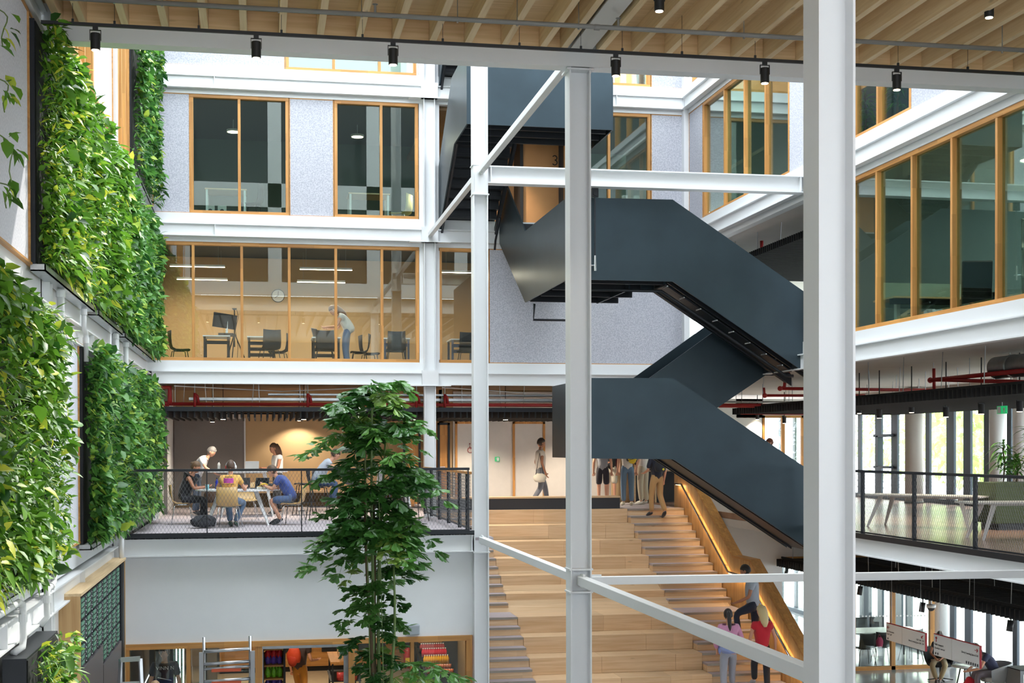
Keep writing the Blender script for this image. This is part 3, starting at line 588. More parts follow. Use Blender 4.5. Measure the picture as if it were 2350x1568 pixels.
# ================================================================ TRIBUNE
def tribune():
    R = thing('timber_tribune', 'pale timber seating tribune with stepped benches up to the balcony', 'tribune', (7, 28, GZ), world=True)
    ed = [(32.7-.63*i, -.34*i) for i in range(6)]+[(28.15-.63*i, -2.04-.34*i) for i in range(6)]
    for i, (y, z) in enumerate(ed):
        yb = 33.2 if i == 0 else ed[i-1][0]
        cuts = [5.3, 6.55+(i*37 % 7)*.12, 7.75+(i*53 % 5)*.15, 8.92]
        for a, b_ in zip(cuts, cuts[1:]):
            MB().box(a+.001, b_-.001, y, yb-.001, z-.34, z).build('bench_plank', benchx, R, bevel=.005)
    tread = plain('stair_tread', srgb(176, 166, 172), .55, noise=.05, nscale=20); nos = plain('nosing_metal', srgb(150, 142, 132), .3, metal=.6)
    def steps(x0, x1, side):
        n = 0; y = 32.7; z = 0
        seq = []
        yy = 32.7
        for i in range(24):
            z = -.17*i
            if i < 12: yy = 32.7-.315*i
            else: yy = 28.15-.315*(i-12)
            seq.append((yy, z))
        for i, (y, z) in enumerate(seq):
            yb = 33.2 if i == 0 else seq[i-1][0]
            MB().box(x0, x1, y+.02, yb, z-.17, z-.045).build('stair_riser', benchx, R)
            MB().box(x0, x1, y+.02, yb+.02, z-.045, z-.001).build('stair_tread', tread, R)
            MB().box(x0, x1, y, y+.022, z-.045, z).build('nosing', nos, R)
    steps(8.925, 10.38, 1); steps(4.08, 5.295, -1)
    MB().box(4.08, 10.38, 25.2, 32.6, GZ, GZ+.02).build('base', benchx, R)
    m = MB(); m.ext([(4.1, 33.2, GZ), (4.1, 25, GZ), (4.1, 28, -2.5), (4.1, 33.2, -.3)], (6.2, 0, 0)); m.build('carcass', benchx, R)
    # oak balustrade wall on the right with handrail and light strip
    B = thing('oak_balustrade', 'oak boarded stair wall with slanting top beside the tribune', 'balustrade', (10.45, 28, GZ), world=True)
    prof = [(33.6, .95), (32.7, .95), (29.2, -.96), (28.1, -.96), (24.4, -3.0), (23.9, -3.2)]
    yb = [33.6-.145*i for i in range(68)]
    def ztop(y):
        for (a, za), (c, zc) in zip(prof, prof[1:]):
            if c <= y <= a: return za+(zc-za)*(a-y)/(a-c)
        return prof[-1][1]
    for i, (a, c) in enumerate(zip(yb, yb[1:])):
        MB().ext([(10.40, a-.002, GZ), (10.40, c+.002, GZ), (10.40, c+.002, ztop(c)), (10.40, a-.002, ztop(a))], (.03, 0, 0)).build('wall_board', wallwood, B)
    for (a, za), (c, zc) in zip(prof, prof[1:]):
        MB().ext([(10.39, a, za), (10.39, c, zc), (10.39, c, zc+.05), (10.39, a, za+.05)], (.24, 0, 0)).build('capping', oaky, B)
    MB().ext([(10.43, 33.6, GZ), (10.43, 33.6, .93)]+[(10.43, y, z-.02) for y, z in prof]+[(10.43, 23.9, GZ)], (.18, 0, 0)).build('core', oaky, B)
    hp = [(10.30, y, z-.32) for y, z in prof[:-1]]
    hp = [(10.30, 33.2, .60), (10.30, 32.7, .60), (10.30, 29.25, -1.28), (10.30, 28.05, -1.30), (10.30, 24.2, -3.42)]
    MB().tube(hp, .024, 10).build('handrail', chrome, B, smooth=True)
    MB().tube([(p[0]+.02, p[1], p[2]-.03) for p in hp], .008, 6).build('light_strip', ledm, B)
    for f in range(9):
        y = 32.4-f*.95; z = ztop(y)-.34 if y > 29.2 or y < 28.1 else -1.3
        MB().tube([(10.30, y, z), (10.36, y, z-.05), (10.40, y, z-.05)], .008, 6).build('rail_bracket', chrome, B)
    for p, q in zip(hp, hp[1:]):
        p = Vector(p); q = Vector(q); L = (q-p).length
        d = (q-p).normalized()
        l = lamp('AREA', 'strip_glow', tuple((p+q)/2+Vector((.02, 0, -.045))), 2.6*L, col=(1, .68, .36), parent=B, shape='RECTANGLE', size=L, size_y=.02)
        zax = -Vector((.35, 0, -1)).normalized(); xax = d; yax = zax.cross(xax).normalized(); zax = xax.cross(yax)
        l.rotation_euler = Matrix((xax, yax, zax)).transposed().to_euler()
    # dark plinth bench at the head of the tribune
    pb = thing('plinth_bench', 'long dark low plinth with timber top at the head of the tribune', 'bench', (5.8, 33, 0), world=True)
    xr = onY(1423, 1150, 32.85).x
    MB().box(4.1, xr, 32.86, 33.3, 0.0, .27).build('body', charcoal, pb); MB().box(4.1, xr+.01, 32.84, 33.32, .27, .31).build('top', benchx, pb)
tribune()
# ================================================================ LEFT WALL
wl = MB()
for z in (-.10, 3.16, 6.47, 9.78): wl.box(-2.72, -2.46, 6, 31.55, z, z+.33)
for z in (2.95, 6.2): wl.box(-2.72, -2.44, 6, 31.55, z, z+.05)
wl.box(-2.72, -2.5, 6, 24, GZ, -.42)
wl = wl.build('wall_left', white, kind='structure')
def lpanel(y0, y1, z0, z1, mat=feltw):
    MB().box(-2.6, -2.42, y0+.02, y1-.02, z0+.02, z1-.02).build('felt_panel', mat, wl)
    m = MB(); m.box(-2.6, -2.40, y0, y1, z1-.025, z1); m.box(-2.6, -2.40, y0, y1, z0, z0+.025); m.box(-2.6, -2.40, y0, y0+.02, z0, z1); m.box(-2.6, -2.40, y1-.02, y1, z0, z1); m.build('panel_trim', oaky, wl)
lpanel(6, 15.36, 3.49, 6.2); lpanel(15.36, 20.40, 3.49, 6.2); lpanel(20.4, 23.95, 3.49, 6.2); lpanel(24.4, 31.5, 3.49, 6.2)
lpanel(6, 16.35, .22, 2.95); lpanel(16.7, 19.33, .22, 2.95); lpanel(19.33, 23.95, .22, 2.95); lpanel(24.4, 31.5, .22, 2.95)
lpanel(17.0, 18.0, 6.8, 9.48); lpanel(21.2, 23.95, 6.8, 9.48); lpanel(26.9, 31.5, 6.8, 13)
window('X', -2.40, 18.0, 21.2, 6.8, 9.48, mulls=[18.7, 19.4, 20.2], gl=glasst, sgn=-1, depth=.16)
window('X', -2.40, 24.3, 26.85, 6.8, 12.8, mulls=[24.9, 25.5, 26.2], gl=glasst, sgn=-1, depth=.16)
for z, n in ((-.42, 'first'), (2.9, 'second'), (6.22, 'third')):
    ibeam('facade_beam', 'white steel beam along the planted left wall at the %s floor' % n, (-2.44, 6.2, z), (-2.44, 24.0 if z < 0 else 31.3, z), .28, .16, 1, (.42, .58, .75))
for Y in (16.45, 24.1):
    m = MB(); m.box(-2.56, -2.36, Y, Y+.02, GZ, 14); m.box(-2.56, -2.36, Y+.2, Y+.22, GZ, 14); m.box(-2.47, -2.45, Y, Y+.2, GZ, 14)
    c = thing('steel_column', 'white column on the left wall %s' % ('by the big lower living wall' if Y < 20 else 'at the balcony corner'), 'column', (-2.46, Y, GZ), world=True); m.build('shaft', white, c)
# ---- leaves
def leafverts(base, d, up, L, Wd, droop):
    """vectorised leaves: base (n,3), d direction, up normal, lengths, widths -> verts (n,8,3)"""
    s = np.cross(d, up); s /= np.linalg.norm(s, axis=1, keepdims=True)+1e-9; u = np.cross(s, d)
    out = np.zeros((len(base), 8, 3)); L = L[:, None]; Wd = Wd[:, None]; dr = droop[:, None]
    def pt(t, w, h): return base+d*L*t+s*Wd*w+u*Wd*h-np.array([0, 0, 1.])*L*dr*t*t
    for k, (t, w, h) in enumerate(((0, 0, 0), (.32, -.46, .16), (.35, 0, 0), (.32, .46, .16), (.66, -.36, .12), (.7, 0, 0), (.66, .36, .12), (1, 0, -.04))): out[:, k] = pt(t, w, h)
    return out
LF = [(0, 2, 1), (0, 3, 2), (1, 2, 5, 4), (2, 3, 6, 5), (4, 5, 7), (5, 6, 7)]
def leafmesh(name, V, tint, mat):
    n = len(V); me = bpy.data.meshes.new(name)
    fs = [tuple(i*8+k for k in f) for i in range(n) for f in LF]
    me.from_pydata(V.reshape(-1, 3).tolist(), [], fs); me.materials.append(mat)
    a = me.attributes.new('tint', 'FLOAT', 'POINT'); a.data.foreach_set('value', np.repeat(tint, 8).astype(np.float32))
    me.polygons.foreach_set('use_smooth', [True]*len(me.polygons)); me.update(); return me
def unit(v): return v/(np.linalg.norm(v, axis=1, keepdims=True)+1e-9)
SINGLE = []
def single_meshes():
    for k, (L, Wd, dr) in enumerate(((1, .55, .25), (1, .42, .35), (1, .75, .15), (1, .2, .5))):
        V = leafverts(np.zeros((1, 3)), np.array([[1., 0, 0]]), np.array([[0, 0, 1.]]), np.array([L*1.]), np.array([Wd*1.]), np.array([dr]))
        SINGLE.append((leafmesh('leaf_%d' % k, V, np.zeros(1), leafA), leafmesh('leaf_%d' % k, V, np.zeros(1), leafB)))
single_meshes()
def living_wall(label, y0, y1, z0, z1, n, size, mi=0, nsingle=240, face=-2.37, trough=True, thick=.14, ytrough=None, topgap=0):
    mat = (leafA, leafB)[mi]
    R = thing('living_wall', label, 'plant wall', (face, (y0+y1)/2, z0), world=True, group='planted panels on the left wall')
    MB().box(-2.42, face, y0, y1, z0, z1).build('backing_box', blackst, R)
    MB().box(face, face+.012, y0+.02, y1-.03, z0+.02, z1-.02).build('growing_felt', soil, R)
    if trough:
        t0, t1 = ytrough or (y0-.03, y1)
        k = max(1, int(round((t1-t0)/2.4)))
        for i in range(k):
            a = t0+(t1-t0)*i/k; b = t0+(t1-t0)*(i+1)/k-.01
            m = MB(); fx = face+.11; m.box(-2.42, fx, a, b, z0-.075, z0-.06); m.box(fx-.015, fx, a, b, z0-.075, z0+.0); m.box(-2.42, fx, a, a+.012, z0-.075, z0); m.build('drip_trough', galv, R)
    r = np.random.default_rng(int(abs(y0*100+z0*10)))
    y = r.uniform(y0+.02, y1-.05, n); y[:n//16] = r.uniform(y0, y0+.25, n//16); z = r.uniform(z0+.03, z1+.02-topgap, n)
    # patches: species change over the panel
    patch = np.sin(y*2.3+np.sin(z*1.7)*1.4)+np.sin(z*3.1+y*.9)
    dep = r.uniform(.0, .22, n)+.06*np.clip(patch, 0, 1)
    base = np.stack([face+.01+dep, y, z], 1)
    d = unit(np.stack([r.uniform(.2, 1.0, n), r.normal(0, .8, n), r.normal(-.08, .62, n)], 1))
    up = unit(np.stack([r.normal(.7, .4, n), r.normal(0, .5, n), np.ones(n)], 1))
    narrow = patch < -.7; big = patch > .8
    L = size*r.uniform(.4, 1.05, n)*np.where(big, 1.25, 1)*np.where(narrow, 1.25, 1)
    Wd = L*np.where(narrow, .16, np.where(big, .68, .5))*r.uniform(.8, 1.2, n)
    V = leafverts(base, d, up, L, Wd, r.uniform(.0, .32, n))
    tint = np.clip(r.beta(1.1, 1.4, n)*.86+.1*(patch > .3)*r.uniform(0, 1, n)+(r.uniform(0, 1, n) > .97)*.5, 0, .99)
    link('foliage', leafmesh('foliage', V, tint, mat), R, kind='stuff')
    # the broad leaves that stand out in front
    for i in range(nsingle):
        yy = r.uniform(y0+.1, y1-.05); zz = r.uniform(z0+.05, z1-topgap); k = int(r.choice(4, p=(.4, .3, .2, .1)))
        o = bpy.data.objects.new('leaf', SINGLE[k][mi]); COL.objects.link(o); o.parent = R
        o.matrix_parent_inverse = Matrix.Translation(-Vector(R['_w']))
        s = size*r.uniform(.8, 1.45); o.scale = (s, s, s); o.location = (face+r.uniform(.14, .30), yy, zz)
        dd = Vector((r.uniform(.2, .9), r.normal(0, .9), r.normal(-.1, .6))).normalized()
        q = dd.to_track_quat('X', 'Z') @ Matrix.Rotation(r.normal(0, .5), 4, 'X').to_quaternion(); o.rotation_euler = q.to_euler()
    return R
living_wall('big lush living wall at lower left, nearest the camera', 9.5, 16.4, .2, 2.95, 7500, .155, 0, 300, topgap=-.05)
living_wall('living wall of dark glossy leaves beside the balcony railing', 19.42, 31.2, .2, 2.9, 9000, .17, 1, 300, topgap=.0)
living_wall('upper living wall strip with bright leaves beside the tall pale panel', 15.5, 19.95, 3.5, 6.15, 5600, .155, 0, 240)
living_wall('upper living wall strip between the dark edge and the white column', 20.5, 23.9, 3.5, 6.2, 4000, .16, 0, 200)
living_wall('upper living wall strip reaching the study room window', 24.45, 31.3, 3.5, 6.2, 6500, .17, 1, 260)
living_wall('topmost living wall strip in the far left corner', 26.95, 31.3, 6.8, 11.5, 4000, .17, 1, 160, trough=True)
living_wall('small living wall at the bottom left corner under the drain pipes', 13.7, 15.75, -3.2, -.5, 2300, .15, 0, 120, face=-2.2, trough=False)
# trailing plants that hang into the upper left corner
def trailing():
    R = thing('trailing_plant', 'trailing plant stems hanging in at the upper left edge', 'plant', (-2.25, 13.1, 6.2), world=True)
    r = np.random.default_rng(3)
    for k, (px, tip, pys) in enumerate(((-5, 20, (20, 110)), (-4, 24, (180, 260)), (0, 40, (310, 420)), (0, 28, (420, 480)))):
        q = onX(px, pys[0], -2.2); p2 = onX(tip, pys[1], -2.05)
        pts = [q.lerp(p2, t)+Vector((.05*math.sin(t*5), 0, .05*math.sin(t*3))) for t in np.linspace(0, 1, 7)]
        MB().tube(pts, .006, 5).build('stem', stemm, R)
        for i in range(9):
            c = pts[int(r.integers(1, 7))]; o = bpy.data.objects.new('leaf', SINGLE[int(r.integers(0, 3))][0]); COL.objects.link(o); o.parent = R; o.matrix_parent_inverse = Matrix.Translation(-Vector(R['_w']))
            s = r.uniform(.08, .17); o.scale = (s, s, s); o.location = c+Vector(r.normal(0, .03, 3)); o.rotation_euler = Vector((r.uniform(.1, 1), r.normal(0, .6), r.normal(-.5, .5))).to_track_quat('X', 'Z').to_euler()
trailing()
# ---- white drain pipes under the troughs
def drain(label, pts, r=.035):
    c = thing('drain_pipe', label, 'pipe', tuple(pts[-1]), world=True)
    MB().tube(pts, r, 10).build('pipe', white, c, smooth=True)
    for p, q in zip(pts, pts[1:]):
        p = Vector(p); q = Vector(q); d = (q-p).normalized()
        if (q-p).length > .25: MB().cyl(p+d*.02, p+d*.1, r*1.25, n=10).build('collar', white, c)
xd = -2.33
drain('straight white drain pipe below the first upper trough', [(xd, 17.1, 3.42), (xd, 17.1, 2.75)], .045)
drain('bent white drain pipe with two elbows below the second upper trough', [(xd, 19.3, 3.42), (xd, 19.3, 3.14), (xd, 19.45, 3.1), (xd, 19.5, 3.05), (xd, 19.5, 2.7)])
drain('white drain pipe left of the balcony corner column', [(xd, 23.4, 3.42), (xd, 23.4, 2.6)], .045)
drain('white drain pipe right of the balcony corner column', [(xd, 25.2, 3.42), (xd, 25.2, 2.6)], .045)
drain('hooked white drain pipe at the bottom left picture edge', [(-2.3, 12.2, .02), (-2.3, 13.9, .02), (-2.3, 14.1, -.02), (-2.3, 14.15, -.1), (-2.3, 14.15, -.36), (-2.3, 14.1, -.44), (-2.36, 13.95, -.48)])
drain('white drain pipe with offset above the small living wall', [(-2.3, 16.2, .12), (-2.3, 16.2, .0), (-2.3, 16.05, -.03), (-2.3, 15.75, -.03), (-2.3, 15.68, -.08), (-2.3, 15.68, -.34), (-2.36, 15.6, -.42)])
drain('white drain pipe beside the balcony floor edge', [(-2.28, 23.75, .12), (-2.28, 23.75, -.34)], .04)
# ---- timber box with circuit boards
def ledbox():
    B = thing('display_cabinet', 'tall timber cabinet showing rows of green circuit boards', 'cabinet', (-2.38, 20.9, GZ), world=True)
    MB().box(-2.60, -2.24, 18.0, 18.04, GZ, -.36).build('end_board', boxwood, B)
    MB().box(-2.60, -2.225, 18.0, 23.9, -.36, -.325).build('top_board', sprucey, B)
    MB().box(-2.60, -2.24, 23.86, 23.9, GZ, -.36).build('end_board', boxwood, B)
    pcb = plain('circuit_board', srgb(96, 148, 122), .5, noise=.35, nscale=70); scr = plain('dark_grid', srgb(40, 44, 50), .5)
    bk = MB().box(-2.5, -2.30, 18.04, 23.86, GZ, -.36).build('inner_panel', scr, B)
    for i in range(8):
        for j in range(3 if i < 4 else 4):
            y = 18.10+i*.645; z = -.42-j*.305
            mod = MB().box(-2.30, -2.275, y, y+.62, z-.28, z).build('module_frame', scr, B)
            MB().box(-2.274, -2.262, y+.22, y+.52, z-.275, z-.01).build('circuit_board', pcb, mod)
            m = MB(); [m.box(-2.262, -2.256, y+.22, y+.52, z-.27+k*.068, z-.258+k*.068) for k in range(4)]; m.build('solder_row', charcoal, mod)
            m = MB(); [m.ball((-2.272, y+.1+.45*(k % 2), z-.03-.06*(k//2)), .012, nu=5, nv=3) for k in range(10)]; m.build('screws', galv, mod, kind='stuff')
    pan = plain('grey_display_panel', srgb(92, 88, 90), .4)
    MB().box(-2.30, -2.252, 18.05, 20.66, GZ, -1.345).build('screen_panel', pan, B); MB().box(-2.30, -2.252, 20.72, 23.32, GZ, -1.65).build('screen_panel', pan, B)
    m = MB(); m.box(-2.30, -2.255, 23.42, 23.5, GZ, -.4); m.build('edge_rail', blackst, B); MB().box(-2.30, -2.25, 23.56, 23.84, GZ, -.4).build('edge_rail', blackm, B)
ledbox()
# ---- fishtail palm in front of the balcony
def palm():
    Y = 21.0; x0 = onY(858, 1400, Y).x
    R = thing('fishtail_palm', 'tall fishtail palm standing in front of the balcony railing', 'palm', (x0, Y, GZ), world=True)
    r = np.random.default_rng(11)
    tops = [onY(862, 905, Y), onY(842, 985, Y-.1), onY(880, 1010, Y+.1), onY(850, 1150, Y+.15), onY(900, 1300, Y-.15)]
    stems = []
    for k, t in enumerate(tops):
        b = Vector((x0+(-.12, -.03, .08, .14, .22)[k], Y+(.05, -.1, .1, .15, -.12)[k], GZ+.4)); pts = []
        for i in range(14):
            f = i/13; p = b.lerp(t, f); p += Vector((.05*math.sin(f*5+k), .03*math.cos(f*4+k), 0)); pts.append(p)
        stems.append(pts); MB().tube(pts, [.035-.02*i/13 for i in range(14)], 8).build('cane', brownm if k in (1, 3) else stemm, R, smooth=True)
    for k, xx in enumerate((837, 868)):
        a = onY(xx, 1010+60*k, Y-.22); MB().cyl((a.x, Y-.22, a.z), (a.x+.1, Y-.2, GZ+.5), .007, n=6).build('support_cane', stemm, R)
    MB().cyl((x0, Y, GZ), (x0, Y, GZ+.6), .34, .42, n=24).build('pot', charcoal, R)
    def frond(p, ang, L, rise, droop, scale):
        m = MB(); d = Vector((math.cos(ang), math.sin(ang), 0)); pts = []
        for i in range(9):
            f = i/8; pts.append(p+d*L*f+Vector((0, 0, rise*f*L-droop*f*f*L)))
        m.tube(pts, [.010-.008*i/8 for i in range(9)], 5, cap=False)
        side = d.cross(Vector((0, 0, 1)))
        V = []; T = []
        for i in range(2, 9):
            for sg in (-1, 1):
                if r.uniform() < .25: continue
                f = i/8; q0 = pts[i]; tl = L*.30*(1-.35*f)*r.uniform(.6, 1.3); dd = (side*sg*(1 if i < 8 else .25)+d*.6+Vector((0, 0, r.uniform(-.35, .25)))).normalized()
                for j in range(3):
                    g = (j+1)/3; q = q0+dd*tl*g-Vector((0, 0, .12*tl*g*g))
                    for s2 in ((-1, 1) if j < 2 else (0,)):
                        sd = dd.cross(Vector((0, 0, 1))).normalized(); ld = (dd*.75+sd*s2*.8+Vector((0, 0, r.uniform(-.75, .05)))).normalized()
                        ll = scale*r.uniform(.7, 1.45); nn = ld.cross(Vector((r.normal(0, .3), r.normal(0, .3), 1))).normalized()
                        up = nn.cross(ld)
                        w = ll*.36
                        m.add([q, q+ld*ll*.45-nn*w*.55+up*.01, q+ld*ll*.5+up*-.008, q+ld*ll*.45+nn*w*.55+up*.01, q+ld*ll*.85-nn*w*1.0, q+ld*ll*1.0-nn*w*.35, q+ld*ll*.9+nn*w*.1, q+ld*ll*1.08+nn*w*.6, q+ld*ll*.82+nn*w*.95],
                              [(0, 2, 1), (0, 3, 2), (1, 2, 5, 4), (2, 6, 5), (2, 7, 6), (2, 3, 8, 7)])
        me = m.mesh('frond', palmm); a = me.attributes.new('tint', 'FLOAT', 'POINT'); a.data.foreach_set('value', (np.ones(len(me.vertices))*.0).astype(np.float32))
        link('frond', me, R)
    # crown and tiers: (pixel row band, reach, count)
    bands = [(915, 990, .62, 11), (960, 1060, .78, 12), (1030, 1120, .86, 12), (1090, 1200, .86, 13), (1160, 1260, .78, 11), (1240, 1330, .56, 7), (1320, 1410, .44, 6), (1400, 1490, .38, 5), (1470, 1568, .40, 5)]
    for (ya, yb_, L, n) in bands:
        for i in range(n):
            st = stems[int(r.integers(0, 4))]; zz = onY(858, r.uniform(ya, yb_), Y).z-.12
            j = min(range(14), key=lambda q: abs(st[q].z-zz)); p = st[j].copy(); p.z = min(zz, st[13].z)
            frond(p, 2*math.pi*(i+r.uniform(-.3, .3))/n+ya, L*r.uniform(.7, 1.1), r.uniform(.05, 1.25), r.uniform(.5, 1.6), .165 if ya < 1230 else .125)
    for a in range(9): frond(stems[0][13]-Vector((0, 0, .1*(a % 3))), a*.71+.3, .5, r.uniform(.3, 1.3), 1.0, .165)
    for k, (ang, L, pz) in enumerate(((.15, 1.15, 1560), (-.3, .95, 1545), (.35, .8, 1575))):
        q = onY(880, pz, Y); frond(q, ang, L, .75, .8, .16)
palm()
# ================================================================ PEOPLE
skinm = plain('skin_light', srgb(214, 160, 132), .55); skind = plain('skin_tan', srgb(176, 122, 94), .55)
def cloth(n, c, rough=.85): return MT.get(n) or plain(n, c, rough, sheen=.2, bump=.25, bscale=25)
eyem = plain('eye_dark', srgb(30, 24, 20), .3); lipm = plain('lip', srgb(170, 92, 84), .5)
def skinobj(name, V, E, Rr, root, sub=1):
    me = bpy.data.meshes.new(name); me.from_pydata(V, E, []); o = bpy.data.objects.new(name, me); COL.objects.link(o)
    o.modifiers.new('s', 'SKIN'); sk = me.skin_vertices[0].data
    for i, r in enumerate(Rr): sk[i].radius = r if isinstance(r, tuple) else (r, r); sk[i].use_root = (i == root)
    ss = o.modifiers.new('u', 'SUBSURF'); ss.levels = sub; ss.render_levels = sub
    dg = bpy.context.evaluated_depsgraph_get(); nm = bpy.data.meshes.new_from_object(o.evaluated_get(dg)); bpy.data.objects.remove(o); bpy.data.meshes.remove(me)
    nm.name = name; nm.polygons.foreach_set('use_smooth', [True]*len(nm.polygons)); return nm
STAND = dict(pel=(0, 0, .93), wai=(0, .0, 1.08), che=(0, .0, 1.30), nec=(0, 0, 1.46), hd=(0, .03, 1.63), shL=(-.17, 0, 1.40), elL=(-.23, -.03, 1.12), wrL=(-.24, .06, .88), shR=(.17, 0, 1.40), elR=(.23, -.03, 1.12), wrR=(.24, .06, .88),
             hiL=(-.09, 0, .90), knL=(-.10, .02, .49), anL=(-.10, -.03, .09), toL=(-.12, .15, .035), hiR=(.09, 0, .90), knR=(.10, .02, .49), anR=(.10, -.03, .09), toR=(.12, .15, .035), look=(0, 1, 0))
SIT = dict(STAND, pel=(0, 0, .54), wai=(0, .02, .68), che=(0, .06, .90), nec=(0, .10, 1.06), hd=(0, .15, 1.22), shL=(-.17, .07, 1.0), elL=(-.23, .18, .76), wrL=(-.16, .42, .78), shR=(.17, .07, 1.0), elR=(.23, .18, .76), wrR=(.16, .42, .78),
           hiL=(-.09, .04, .53), knL=(-.12, .44, .52), anL=(-.12, .42, .10), toL=(-.13, .60, .04), hiR=(.09, .04, .53), knR=(.12, .44, .52), anR=(.12, .42, .10), toR=(.13, .60, .04), look=(0, 1, -.35))
def pose(base, **k): d = dict(base); d.update(k); return d
def person(label, loc, rz, P, top=None, topc=None, bot=None, botc=None, shoe=(40, 40, 44), hair='short', hairc=(60, 42, 28), sleeve=.5, leg=1.0, skin=None, scale=1.0, group=None, strap=False):
    """one continuous body; clothes, shoes and hair are parts. sleeve / leg = how far the cloth reaches (0..1 upper, 1..2 lower limb)"""
    sk = skin or skinm; R = thing('person', label, 'person', loc, rz, group); R.scale = (scale,)*3
    P = {k: Vector(v) for k, v in P.items()}
    fwd = P['look'].normalized(); hdv = P['hd']
    names = ['pel', 'wai', 'che', 'nec', 'hb', 'shL', 'elL', 'wrL', 'shR', 'elR', 'wrR', 'hiL', 'knL', 'anL', 'toL', 'hiR', 'knR', 'anR', 'toR']
    P['hb'] = hdv-(hdv-P['nec']).normalized()*.05
    V = [tuple(P[n]) for n in names]; ix = {n: i for i, n in enumerate(names)}
    E = [(ix[a], ix[b]) for a, b in (('pel', 'wai'), ('wai', 'che'), ('che', 'nec'), ('nec', 'hb'), ('che', 'shL'), ('shL', 'elL'), ('elL', 'wrL'), ('che', 'shR'), ('shR', 'elR'), ('elR', 'wrR'), ('pel', 'hiL'), ('hiL', 'knL'), ('knL', 'anL'), ('anL', 'toL'), ('pel', 'hiR'), ('hiR', 'knR'), ('knR', 'anR'), ('anR', 'toR'))]
    Rr = [.095, .09, .095, .050, .05, .048, .038, .026, .048, .038, .026, .075, .055, .036, .028, .085, .055, .036, .028]
    for s in 'LR':      # hands: palm, four bent fingers of unequal length and a thumb leaving the side of the palm
        w = P['wr'+s]; dd = (w-P['el'+s]).normalized(); sd = Vector((1 if s == 'L' else -1, 0, 0)); sd = (sd-dd*sd.dot(dd)).normalized(); nn = dd.cross(sd)*(1 if s == 'L' else -1)
        pm = w+dd*.055; b = len(V); V.append(tuple(pm)); Rr.append((.030, .018)); E.append((ix['wr'+s], b))
        for q, ln in ((-.028, .062), (-.010, .075), (.010, .070), (.028, .055)):
            k = len(V); V += [tuple(pm+dd*.035+sd*q), tuple(pm+dd*(.035+ln*.6)+sd*q*1.15-nn*.012), tuple(pm+dd*(.03+ln*.95)+sd*q*1.15-nn*.035)]; Rr += [.0105, .009, .0075]; E += [(b, k), (k, k+1), (k+1, k+2)]
        k = len(V); V += [tuple(pm-dd*.01+sd*.035), tuple(pm+dd*.035+sd*.058-nn*.015)]; Rr += [.012, .009]; E += [(b, k), (k, k+1)]
    body = skinobj('body', V, E, Rr, 0)
    # head with face, joined into the body mesh
    up = (hdv-P['nec']).normalized(); f = (fwd-up*fwd.dot(up)); f = f.normalized() if f.length > .01 else Vector((0, 1, 0)); up2 = (up*.5+Vector((0, 0, .5))+fwd*0).normalized(); rt = f.cross(up2).normalized(); up2 = rt.cross(f)
    Mh = Matrix((rt, f, up2)).transposed().to_4x4(); Mh.translation = hdv
    def hf(u, w):
        if u.z < 0: w.x *= 1+.28*u.z; 
        if u.y > .55 and -.35 < u.z < .12 and abs(u.x) < .22: w.y += .020*(1-abs(u.x)/.22)*(1 if u.z < -.02 else .5)
        if u.y > .3 and u.z < -.5: w.y += .012
        return w
    m = MB(); m.ball((0, 0, 0), .077, .098, .118, 18, 14, hf)
    for s in (-1, 1):
        m.ball((s*.078, -.008, -.005), .012, .022, .032, 8, 6)
        m.mi = 1; m.ball((s*.030, .083, .012), .011, .009, .007, 8, 6); m.mi = 0
    m.mi = 2; m.ball((0, .088, -.062), .024, .009, .007, 8, 5); m.mi = 0
    m.xf(Mh); hm = m.mesh('head', [sk, eyem, lipm])
    bm = bmesh.new(); bm.from_mesh(body); n0 = len(bm.faces); bm.from_mesh(hm); bm.to_mesh(body); bm.free()
    for q in (sk, eyem, lipm): body.materials.append(q)
    body.polygons.foreach_set('material_index', [0]*n0+list(m.m)); body.polygons.foreach_set('use_smooth', [True]*len(body.polygons))
    link('body', body, R)
    def limb(a, b, c, t):
        A, B, Cc = P[a], P[b], P[c]
        return [A.lerp(B, t)] if t <= 1 else [B, B.lerp(Cc, t-1)]
    def garment(name, chains, mat, rad):
        Vv, Ee, Rv = [], [], []; key = {}
        def add(p, r, nm=None):
            if nm and nm in key: return key[nm]
            Vv.append(tuple(p)); Rv.append(r); i = len(Vv)-1
            if nm: key[nm] = i
            return i
        for ch in chains:
            prev = None
            for nm, p, r in ch:
                i = add(p, r, nm)
                if prev is not None and prev != i: Ee.append((prev, i))
                prev = i
        me = skinobj(name, Vv, Ee, Rv, 0); me.materials.append(mat); return link(name, me, R)
    g = .012
    if topc is not None:
        tm = cloth('cloth_%d_%d_%d' % topc, srgb(*topc)); hem = P['pel'].lerp(P['wai'], -.45)
        ch = [[('che', P['che'], .145+g), ('wai', P['wai'], .132+g), ('hem', hem, .142+g)], [('che', P['che'], .145+g), ('nk', P['che'].lerp(P['nec'], .75), .07)]]
        if sleeve > 0:
            for s in 'LR':
                l = [('che', P['che'], .145+g), ('sh'+s, P['sh'+s], .068+g)]
                pts = limb('sh'+s, 'el'+s, 'wr'+s, sleeve)
                for i, p in enumerate(pts): l.append((None, p, (.052 if sleeve <= 1 else (.050, .038)[i])+g))
                ch.append(l)
        garment(top or 'shirt', ch, tm, None)
